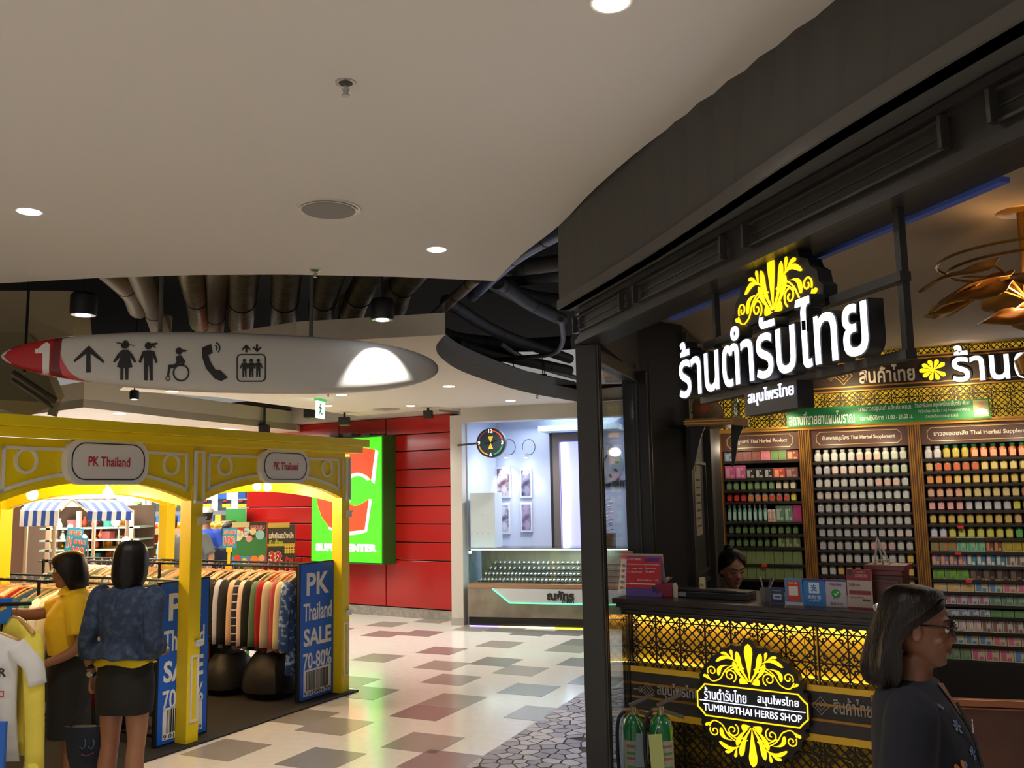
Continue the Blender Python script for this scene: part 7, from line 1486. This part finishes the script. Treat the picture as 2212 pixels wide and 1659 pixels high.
M_ = Matrix.Translation(LA[1].lerp(LA[2], .93)); g = G(); g.tube([LA[1].lerp(LA[2], .88), LA[1].lerp(LA[2], .97)], .028, 14); wt = g.obj('watch_strap', mat('#1e2233', .4), w1); g = G(); g.lathe([(.019, 0), (.019, .008), (.015, .01)], n=14, M=Matrix.Rotation(-PI/2, 4, 'X'), c=tuple(LA[1].lerp(LA[2], .925)+V3(0, .026, 0))); g.obj('watch_face', mat('#b9bcc2', .2, .8), wt)
g = G(); g.tube([LA[1].lerp(LA[2], .62), LA[1].lerp(LA[2], .72)], .034, 14); g.obj('cuff', blackc, w1)
bpy.context.view_layer.update()
# dark blue bag in her left hand
hp_ = w1.matrix_world@(LA[2]+V3(0, -.01, -.09)); bag = thing('handbag', 'dark navy cloth bag with printed face held by the woman in denim', 'bag', loc=(hp_.x-.03, hp_.y, hp_.z-.47)); nav = mat('#1a2233', .75, bump=(9., .5))
g = G(); g.loft([wavy((0, 0, .0), .055, .03, .05, 3), wavy((0, 0, .02), .085, .05, .05, 3), wavy((-.01, 0, .12), .105, .06, .05, 3), wavy((-.02, 0, .27), .115, .03, .05, 3)]); g.obj('body', nav, bag, smooth=True)
g = G(); g.tube(smoothline([(-.10, 0, .27), (-.04, 0, .38), (.03, 0, .47), (.05, 0, .38), (.06, 0, .27)], 4), .006, 6); g.obj('strap', nav, bag, smooth=True)
for sgn in (-1, 1): g = G(); g.tube([(.03+sgn*.025+.018*math.cos(a), -.064, .19+.03*math.sin(a)) for a in np.linspace(-2.5, .8, 8)], .002, 5); g.obj('print', mat('#5c8a94', .6), bag)
g = G(); g.tube([(-.0, -.064, .13), (.03, -.066, .12), (.07, -.06, .135)], .003, 5); g.obj('print', mat('#8a3a44', .6), bag)
# ---------------------------------------------------------------- woman in the yellow polo, side view to the left
hY = D(158, 1262, 5.95); w2 = thing('person', 'woman in yellow polo shirt and black trousers reaching left to the racks', 'person', loc=(hY.x, 5.95, .013), rz=math.radians(-62)); w2.scale = (.93,)*3
HM2 = head_M((0, -.04, 1.435), .0, .1); g = G(); add_head(g, HM2, .98)
g.loft([ering((0, -.01, 1.36), .052, .055), ering((0, .01, 1.29), .058, .06), ering((0, .02, 1.25), .12, .075)])
g.loft([ering((0, .02, 1.26), .11, .07), ering((0, .01, 1.2), .17, .11), ering((0, -.02, 1.1), .17, .135), ering((0, -.01, .98), .16, .13), ering((0, .0, .85), .175, .13), ering((0, .01, .75), .16, .12)])
for s in (-1, 1): limb(g, [V3(s*.09, 0, .78), V3(s*.09, 0, .45), V3(s*.088, .02, .28), V3(s*.09, .01, .09)], [.09, .06, .056, .034]); shoe(g, V3(s*.09, .02, .09))
R2_ = [V3(-.17, .01, 1.2), V3(-.22, -.22, 1.13), V3(-.18, -.46, 1.17)]; L2_ = [V3(.18, .02, 1.2), V3(.23, .04, .95), V3(.2, -.16, .84)]
limb(g, R2_, [.05, .045, .028]); limb(g, L2_, [.05, .04, .027]); add_hand(g, R2_[2], (.1, -1, .1), (0, 0, -1), -1, .4); add_hand(g, L2_[2], (-.1, -.9, -.3), (0, 0, -1), 1, .5)
remesh(g.obj('body', skin('#8a5a3c'), w2), .008); face_parts(w2, HM2, .98)
hair(w2, HM2, hairb, [(.14, .02, .02, .01, 0), (.13, .07, .075, .01, 0), (.105, .095, .105, .008, 10), (.07, .11, .12, .006, 30), (.02, .118, .125, .01, 50), (-.04, .12, .122, .014, 64), (-.09, .115, .115, .018, 72), (-.125, .095, .10, .02, 78), (-.14, .07, .08, .025, 82)], .98, seed=4)
yp = mat('#e0b412', .8, bump=(9., .5)); g = G(); g.loft([wavy((0, .015, 1.31), .07, .07, 0, 3), wavy((0, .02, 1.28), .12, .085, 0, 3), wavy((0, .01, 1.23), .18, .11, .01, 3), wavy((0, -.01, 1.14), .185, .15, .01, 3), wavy((0, -.02, 1.05), .182, .155, .015, 5), wavy((0, -.01, .95), .178, .145, .02, 7), wavy((0, .0, .87), .178, .14, .02, 7), wavy((0, .0, .86), .17, .13, .02, 7)])
for L_, s in ((R2_, -1), (L2_, 1)): limb(g, [L_[0]+V3(-s*.03, 0, .02), L_[0]+V3(s*.01, 0, 0), L_[0].lerp(L_[1], .72)], [.07, .078, .072])
remesh(g.obj('polo_shirt', yp, w2), .010, 3); g = G(); g.loft([wavy((0, .005, 1.335), .064, .066, 0, 3), wavy((0, .0, 1.30), .088, .088, .0, 3), wavy((0, -.0, 1.275), .10, .10, .0, 3), wavy((0, .0, 1.28), .09, .09, 0, 3)]); g.obj('collar', yp, w2, smooth=True); g = G(); g.prism([(-.015, 0), (.015, 0), (.02, .03), (0, .045), (-.02, .03)], 0, .002); o = g.obj('badge_print', mat('#a8946a', .6), w2); o.location = (.075, -.142, 1.1); o.rotation_euler = (0, 0, .5)
g = G(); g.loft([wavy((0, .0, .93), .165, .13, 0, 3), wavy((0, .0, .85), .182, .14, 0, 3), wavy((0, .0, .74), .19, .145, .01, 4), wavy((0, 0, .5), .20, .14, .03, 5), wavy((0, 0, .33), .20, .14, .04, 5, 0, 30, .004), wavy((0, 0, .332), .19, .13, .04, 5)]); g.obj('skirt', blackc, w2, smooth=True)
for s in (-1, 1): g = G(); shoe(g, V3(s*.09, .02, .092), 1.08); g.obj('shoe', mat('#1b1716', .4), w2, smooth=True)
# ---------------------------------------------------------------- woman at the right in profile
hR = D(1972, 1352, 3.1); w3 = thing('person', 'woman in profile with glasses and navy flowered blouse before the counter', 'person', loc=(hR.x, 3.1, 0), rz=math.radians(66)); zc3 = hR.z
g = G(); HM3 = head_M((0, -.02, zc3-.005), .0, .12); add_head(g, HM3, 1.06)
b3 = zc3-.125
g.loft([ering((0, .0, b3+.03), .052, .056), ering((0, .015, b3-.05), .06, .064), ering((0, .02, b3-.09), .12, .08)])
g.loft([ering((0, .02, b3-.08), .12, .08), ering((0, .02, b3-.14), .18, .105), ering((0, -.01, b3-.28), .175, .14), ering((0, -.01, b3-.42), .165, .13), ering((0, .0, b3-.58), .18, .13), ering((0, 0, b3-.68), .15, .12)])
hip = b3-.62
for s in (-1, 1): limb(g, [V3(s*.09, 0, hip), V3(s*.09, 0, hip*.55), V3(s*.088, .02, hip*.3), V3(s*.09, .01, .09)], [.09, .06, .054, .034]); shoe(g, V3(s*.09, .02, .09))
R3 = [V3(-.19, .02, b3-.13), V3(-.26, .06, b3-.40), V3(-.22, -.12, b3-.55)]; L3 = [V3(.19, .02, b3-.13), V3(.26, .06, b3-.40), V3(.22, -.12, b3-.55)]
limb(g, R3, [.05, .04, .027]); limb(g, L3, [.05, .04, .027]); add_hand(g, R3[2], (.2, -.9, -.3), (0, 0, -1), -1, .6); add_hand(g, L3[2], (-.2, -.9, -.3), (0, 0, -1), 1, .6)
remesh(g.obj('body', skin('#7d523b'), w3), .006, 3); face_parts(w3, HM3, 1.06, '#7a3532')
hair(w3, HM3, hairb, [(.138, .02, .02, .01, 0), (.13, .065, .07, .012, 0), (.11, .088, .098, .014, 22), (.078, .100, .112, .016, 46), (.04, .104, .116, .022, 68), (.0, .104, .118, .03, 88), (-.045, .106, .12, .038, 96), (-.085, .112, .124, .042, 92), (-.125, .116, .128, .046, 88), (-.16, .114, .126, .05, 88), (-.185, .10, .112, .054, 92), (-.20, .085, .095, .058, 96)], 1.02, seed=9, rough=.013)
g = G(); T = lambda x, y, z: HM3@Vector((x, y, z))
for s in (-1, 1):
    L_ = [T(s*.034+.029*math.cos(a), -.108+.012*abs(math.cos(a)), .012+.021*math.sin(a)) for a in [2*PI*k/18 for k in range(19)]]; g.tube(L_, .0032, 6, cap=False); g.tube([T(s*.062, -.098, .022), T(s*.078, -.06, .024), T(s*.080, .0, .018)], .0038, 6)
g.tube([T(-.01, -.110, .016), T(0, -.114, .02), T(.01, -.110, .016)], .003, 6); gls = g.obj('glasses_frame', mat('#1c0d0c', .3), w3, smooth=True)
for s in (-1, 1): g = G(); v = [T(s*.034+.028*math.cos(a), -.106, .012+.020*math.sin(a)) for a in [2*PI*k/16 for k in range(16)]]; g.add(v, [tuple(range(16))]); g.obj('lens', glass('#cfd4da', .25), gls)
navy = mat('#0a0c1c', .85, bump=(9., .3)); g = G()
g.loft([wavy((0, .01, b3-.045), .085, .08, 0, 3), wavy((0, .02, b3-.075), .14, .10, 0, 3), wavy((0, .02, b3-.12), .20, .125, .01, 3), wavy((0, .0, b3-.22), .215, .155, .01, 3), wavy((0, -.02, b3-.34), .215, .175, .015, 5), wavy((0, -.02, b3-.5), .225, .18, .02, 5), wavy((0, -.01, b3-.66), .235, .185, .03, 5), wavy((0, -.01, b3-.67), .225, .175, .03, 5)])
for L_, s in ((R3, -1), (L3, 1)): limb(g, [L_[0]+V3(-s*.04, 0, .01), L_[0]+V3(s*.012, 0, 0), L_[0].lerp(L_[1], .6), L_[1], L_[1].lerp(L_[2], .5)], [.07, .085, .085, .085, .085])
bl = remesh(g.obj('blouse', navy, w3), .010, 3)
g = G(); P3 = [(-.01, -.125, b3-.14), (0, -.168, b3-.26)]
g.add([(-.05, -.06, b3-.05), (.05, -.06, b3-.05), (.05, -.10, b3-.08), (.0, -.155, b3-.215), (-.05, -.10, b3-.08), (0, -.095, b3-.05)], [(0, 4, 5), (5, 4, 3), (5, 3, 2), (5, 2, 1)]); o = g.obj('neckline_skin', skin('#7d523b'), w3); 
sw_ = o.modifiers.new('s', 'SHRINKWRAP'); sw_.target = bl; sw_.offset = .006; sw_.wrap_mode = 'ABOVE_SURFACE'
fl = {'o': mat('#b5682c', .8), 'b': mat('#4a6a9c', .8), 'y': mat('#a89a3c', .8), 'w': mat('#7c84a0', .8)}
def flower(p, cols, s, seed):
    r = random.Random(seed)
    for k in range(7):
        a = 2*PI*k/7+r.uniform(-.3, .3); g = G(); q = leaf((0, 0), (s*math.cos(a), s*math.sin(a)*.9), s*.38); g.prism(q, -.001, .001); g.cur = 0; o = g.obj('flower_print', fl[cols[k % len(cols)]], w3)
        o.location = p[0]; o.rotation_euler = (p[2] if len(p) > 2 else 0, 0, p[1]); sw_ = o.modifiers.new('s', 'SHRINKWRAP'); sw_.target = bl; sw_.offset = .004; sw_.wrap_method = 'NEAREST_SURFACEPOINT'; sw_.wrap_mode = 'ABOVE_SURFACE'
for i_, (p_, a_, c_, s_) in enumerate([((-.22, .03, -.36), -1.5, 'yby', .04), ((-.22, -.05, -.35), -1.3, 'wb', .045), ((-.19, -.14, -.29), -1.0, 'obo', .05), ((-.14, -.19, -.35), -.7, 'ob', .04), ((-.16, -.10, -.07), -.9, 'w', .024), ((-.135, -.165, -.14), -.7, 'wb', .028), ((-.12, -.2, -.23), -.6, 'bw', .026), ((-.08, -.2, -.31), -.4, 'bo', .03)]): flower((V3(p_[0], p_[1], b3+p_[2]), a_), c_, s_, i_)
g = G(); g.tube([(-.075, -.115, b3-.10), (-.07, -.16, b3-.22), (-.05, -.19, b3-.4)], .005, 6); o = g.obj('bag_strap', mat('#201c22', .5), w3, smooth=True); g = G(); g.tube([V3(-.078, -.15, b3-.17)+V3(.012*math.cos(a), -.004, .02*math.sin(a)) for a in np.linspace(0, 2*PI, 13)], .0028, 6, cap=False); g.obj('strap_buckle', mat('#c9c4be', .25, .9), w3, smooth=True)
g = G(); g.tube([T(.01, .125, .06), T(-.02, .135, .05), T(-.03, .13, .03)], [.008, .014, .008], 8); g.obj('hair_clip', mat('#c9c9cc', .2, .8), w3, smooth=True)
# ---------------------------------------------------------------- cashier
hC = D(1580, 1238, 6.15); w4 = thing('person', 'cashier in black looking down behind the counter', 'person', loc=(hC.x, 6.15, .012), rz=math.radians(8)); z4 = hC.z+.012
g = G(); HM4 = head_M((0, -.02, z4), .12, .30, -.05); add_head(g, HM4, .98); b4 = z4-.13
g.loft([ering((0, .02, b4+.05), .05, .052), ering((0, .035, b4-.03), .055, .058), ering((0, .04, b4-.07), .12, .08)])
g.loft([ering((0, .04, b4-.06), .12, .08), ering((0, .04, b4-.12), .18, .10), ering((0, .03, b4-.3), .16, .11), ering((0, .03, b4-.5), .15, .11), ering((0, .03, b4-.66), .17, .12)])
for s in (-1, 1): limb(g, [V3(s*.09, .03, b4-.6), V3(s*.09, .03, .36), V3(s*.09, .04, .09)], [.09, .055, .034]); shoe(g, V3(s*.09, .04, .09))
for s in (-1, 1):
    A_ = [V3(s*.18, .04, b4-.12), V3(s*.23, .0, b4-.36), V3(s*.12, -.2, b4-.30)]; limb(g, A_, [.048, .04, .026]); add_hand(g, A_[2], (-s*.4, -.8, 0), (0, 0, -1), s, .5)
remesh(g.obj('body', skin('#a0725a'), w4), .007, 3); face_parts(w4, HM4, .98, '#8c4a44', closed=True)
hair(w4, HM4, hairm, [(.13, .02, .02, .01, 0), (.122, .06, .065, .012, 0), (.10, .082, .09, .012, 16), (.065, .090, .10, .012, 40), (.02, .088, .10, .016, 72), (-.03, .08, .09, .024, 84), (-.06, .06, .07, .03, 90)], 1.0, seed=3); g = G(); g.sph(HM4@Vector((0, .07, .12)), (.035, .035, .035), 10); g.obj('hair_bun', hairm, w4, smooth=True)
g = G(); g.loft([wavy((0, .035, b4-.03), .07, .065, 0, 3), wavy((0, .04, b4-.06), .12, .09, 0, 3), wavy((0, .04, b4-.11), .19, .115, 0, 3), wavy((0, .03, b4-.28), .18, .13, .01, 4), wavy((0, .03, b4-.65), .18, .135, .01, 4)])
for s in (-1, 1): limb(g, [V3(s*.14, .04, b4-.11), V3(s*.19, .04, b4-.12), V3(s*.235, .0, b4-.36), V3(s*.14, -.16, b4-.31)], [.06, .065, .058, .045])
remesh(g.obj('blouse', mat('#121012', .8), w4), .011, 3); g = G(); g.loft([wavy((0, .03, b4-.6), .175, .13, 0, 3), wavy((0, .03, .45), .17, .13, .01, 4), wavy((0, .03, .44), .16, .12, .01, 4)]); g.obj('skirt', blackc, w4, smooth=True)
# ---------------------------------------------------------------- people far away
def far_person(px, py, Y, label, top, hairc, sk, lean=0., cap=None, arms='down', sc=1., rz=0., trouser='#2a2c34', headoff=0.):
    h = D(px, py, Y); t = thing('person', label, 'person', loc=(h.x, Y, .013), rz=rz); z = (h.z-.013); fx = -lean*.45
    HMf = head_M((0, fx+headoff, z), 0, lean*.6); g = G(); add_head(g, HMf, 1.0); b = z-.13
    g.loft([ering((0, fx*.8, b+.03), .05, .052), ering((0, fx*.75, b-.06), .06, .06), ering((0, fx*.7, b-.12), .19, .10), ering((0, fx*.4, b-.3), .17, .11), ering((0, 0, b-.55), .16, .11)])
    for s in (-1, 1): limb(g, [V3(s*.09, 0, b-.5), V3(s*.1, 0, .45), V3(s*.1, .02, .09)], [.09, .055, .034], 8); shoe(g, V3(s*.1, .02, .09))
    AR = {}
    for s in (-1, 1):
        q = [V3(s*.2, fx*.7, b-.13), V3(s*.30, fx*.9, b-.36), V3(s*.26, fx*1.1-.12, b-.56)]; AR[s] = q; limb(g, q, [.05, .04, .027], 8); add_hand(g, q[2], (-s*.2, -.4, -.8), (0, -1, 0), s, .5)
    remesh(g.obj('body', skin(sk), t), .013, 2)
    g = G(); g.loft([wavy((0, fx*.75, b-.05), .08, .075, 0, 3), wavy((0, fx*.7, b-.10), .18, .11, 0, 3), wavy((0, fx*.6, b-.17), .215, .13, 0, 3), wavy((0, fx*.3, b-.35), .20, .14, .01, 4), wavy((0, 0, b-.58), .19, .14, .01, 4)])
    for s in (-1, 1): limb(g, [AR[s][0]+V3(-s*.05, 0, 0), AR[s][0], AR[s][0].lerp(AR[s][1], .8)], [.07, .075, .07], 10)
    remesh(g.obj('shirt', mat(top, .8), t), .014, 2)
    g = G(); g.loft([wavy((0, 0, b-.53), .17, .125, 0, 3), wavy((0, 0, .5), .18, .12, 0, 3), wavy((0, 0, .12), .17, .10, 0, 3)]); g.obj('trousers', mat(trouser, .8), t, smooth=True)
    hair(t, HMf, mat(hairc, .6), [(.13, .02, .02, .01, 0), (.12, .06, .065, .012, 0), (.095, .085, .092, .012, 20), (.05, .088, .098, .012, 50), (.0, .085, .095, .016, 80), (-.05, .07, .08, .024, 95)], 1.0)
    if cap: hair(t, HMf, mat(cap, .7), [(.145, .02, .02, .01, 0), (.135, .07, .075, .01, 0), (.10, .095, .104, .008, 0), (.06, .098, .108, .006, 0)], 1.0, name='cap')
    return t, HMf
far_person(415, 1120, 11.6, 'stout man in grey T-shirt leaning over goods behind the middle kiosk post', '#6f7270', '#1a1614', '#a87a5c', lean=.5, rz=.1)
far_person(447, 1116, 13.4, 'staff member in blue shirt and white cap beyond the produce', '#2348b0', '#15120f', '#a87a5c', cap='#d8d4ce', rz=3.0)
t, HMf = far_person(366, 1133, 13.2, 'staff member in blue cap and face mask left of the produce', '#8fb8d8', '#15120f', '#a87a5c', cap='#22338f', rz=-.8); g = G(); g.loft([[HMf@Vector((.05*math.cos(a)*k_, -.055-.045*math.sin(a)*k_, z_)) for a in np.linspace(0, PI, 9)] for z_, k_ in ((-.02, 1.05), (-.055, 1.1), (-.09, .9))], cap=False); g.obj('face_mask', mat('#7fb4cf', .7), t)
far_person(481, 1150, 12.3, 'shopper in a navy top with bare arm behind the poster boards', '#1c2438', '#15120f', '#a87a5c', lean=.3, rz=.9)
# ================================================================ clothes and sign at the far left foreground
RKp = D(-25, 1300, 4.85); fr_ = Fr(RKp.x, 4.85, 4); t = thing('clothes_rail', 'black clothes rail at the left edge carrying the T-shirt and yellow blouse', 'clothes rack', fr_, loc=(0, 0, 0)); zr_ = D(20, 1318, 4.85).z
g = G(); g.tube([(-.35, 0, zr_+.03), (.22, 0, zr_+.03)], .010, 8); g.obj('rail', railm, t); g = G(); g.tube([(-.3, 0, 0), (-.3, 0, zr_+.03)], .014, 8); g.b2(-.5, .0, -.2, -.17, 0, .02); g.b2(-.5, 0, .17, .2, 0, .02); g.b2(-.31, -.29, -.2, .2, 0, .02); g.obj('stand', railm, t)
def big(loc, rz, m, w, L, sl, seed, label, fr, front=None):
    t = thing('hanging_shirt', label, 'shirt', fr, loc=loc, rz=rz)
    for nme, me in (('hanger', HM), ('hook', KM), ('fabric', shirt_mesh(w, L, sl, seed, m, .014, .22))): o = bpy.data.objects.new(nme, me); COL.objects.link(o); o.parent = t
    return t
yb = big((.135, .02, zr_-.045), -.7, mat('#e0cb4a', .8, bump=(12., .6)), .34, .62, .62, 5, 'pale yellow long-sleeved blouse with flared cuff hanging at the left edge', fr_)
g = G(); g.loft([wavy((.235, 0, -.70), .045, .03, .05, 4), wavy((.25, 0, -.76), .055, .04, .1, 5), wavy((.26, 0, -.83), .075, .05, .15, 6)]); g.obj('flared_cuff', mat('#e0cb4a', .8, bump=(12., .6)), yb, smooth=True); g = G(); g.bar((.05, -.05, -.1), (.06, -.055, -.6), .02, .004); g.obj('placket', mat('#d0ba3c', .8), yb)
wt_ = big((.03, -.16, zr_-.075), .10, mat('#d9d6d2', .8, bump=(10., .4)), .42, .60, .16, 6, 'white T-shirt with black and red motorcycle print hanging at the left edge', fr_)
q = wt_; text('MOTOR', mat('#26211f', .7), q, .06, -.062, -.21, w=.22, h=.045, depth=.001, bold=.03); g = G()
for k_ in range(7): a0 = .3+k_*.35; g.bar((.03+.1*math.cos(a0), -.066, -.33+.09*math.sin(a0)), (.03+.1*math.cos(a0+.35), -.066, -.33+.09*math.sin(a0+.35)), .022, .002)
g.bar((-.02, -.066, -.30), (.13, -.066, -.38), .03, .002); g.bar((.0, -.066, -.36), (.12, -.066, -.29), .02, .002); g.obj('print', mat('#26211f', .7), q); text('GAR-9', mat('#b02a30', .7), q, .07, -.064, -.46, w=.17, h=.03, depth=.001, bold=.03); g = G(); frame_rect(g, .135, .165, -.33, -.30, .005, -.068, -.066); g.obj('print', mat('#b02a30', .7), q)
a = D(4, 1292, 4.9); b = D(25, 1348, 4.9); t = thing('rail_sign', 'blue sign with orange arrow corner at the left edge above the T-shirt', 'sign', loc=(a.x, 4.9, b.z)); w_ = .2; h_ = a.z-b.z; g = G(); g.b2(-w_+.055, .055, 0, .006, 0, h_); g.obj('board', mat('#1c6fc0', .4), t); g = G(); g.prism([(-.06, h_*.3), (.02, h_*.75), (.03, h_*.6)], -.002, 0); g.obj('arrow', mat('#d8b03c', .5), t); g = G(); g.prism([(-.06, h_*.36), (.01, h_*.7), (-.06, h_*.75)], -.003, -.001); g.obj('arrow', mat('#c23a2c', .5), t); g = G(); g.tube([(.0, .01, -.06), (.0, .01, h_*.5)], .006, 6); g.obj('stem', railm, t)
a = D(12, 1560, 4.6); t = thing('blue_panel', 'blue panel edge at the lower left corner under the T-shirt', 'panel', loc=(a.x, 4.6, 0)); g = G(); g.b2(-.3, 0, 0, .02, 0, a.z); g.b2(-.3, .0, -.004, 0, 0, .05); g.obj('board', mat('#1c5fc0', .45), t)
for o in bpy.data.objects:
    if o.type == 'MESH' and o.parent is None and 'kind' not in o and 'category' not in o: print('UNTAGGED', o.name)
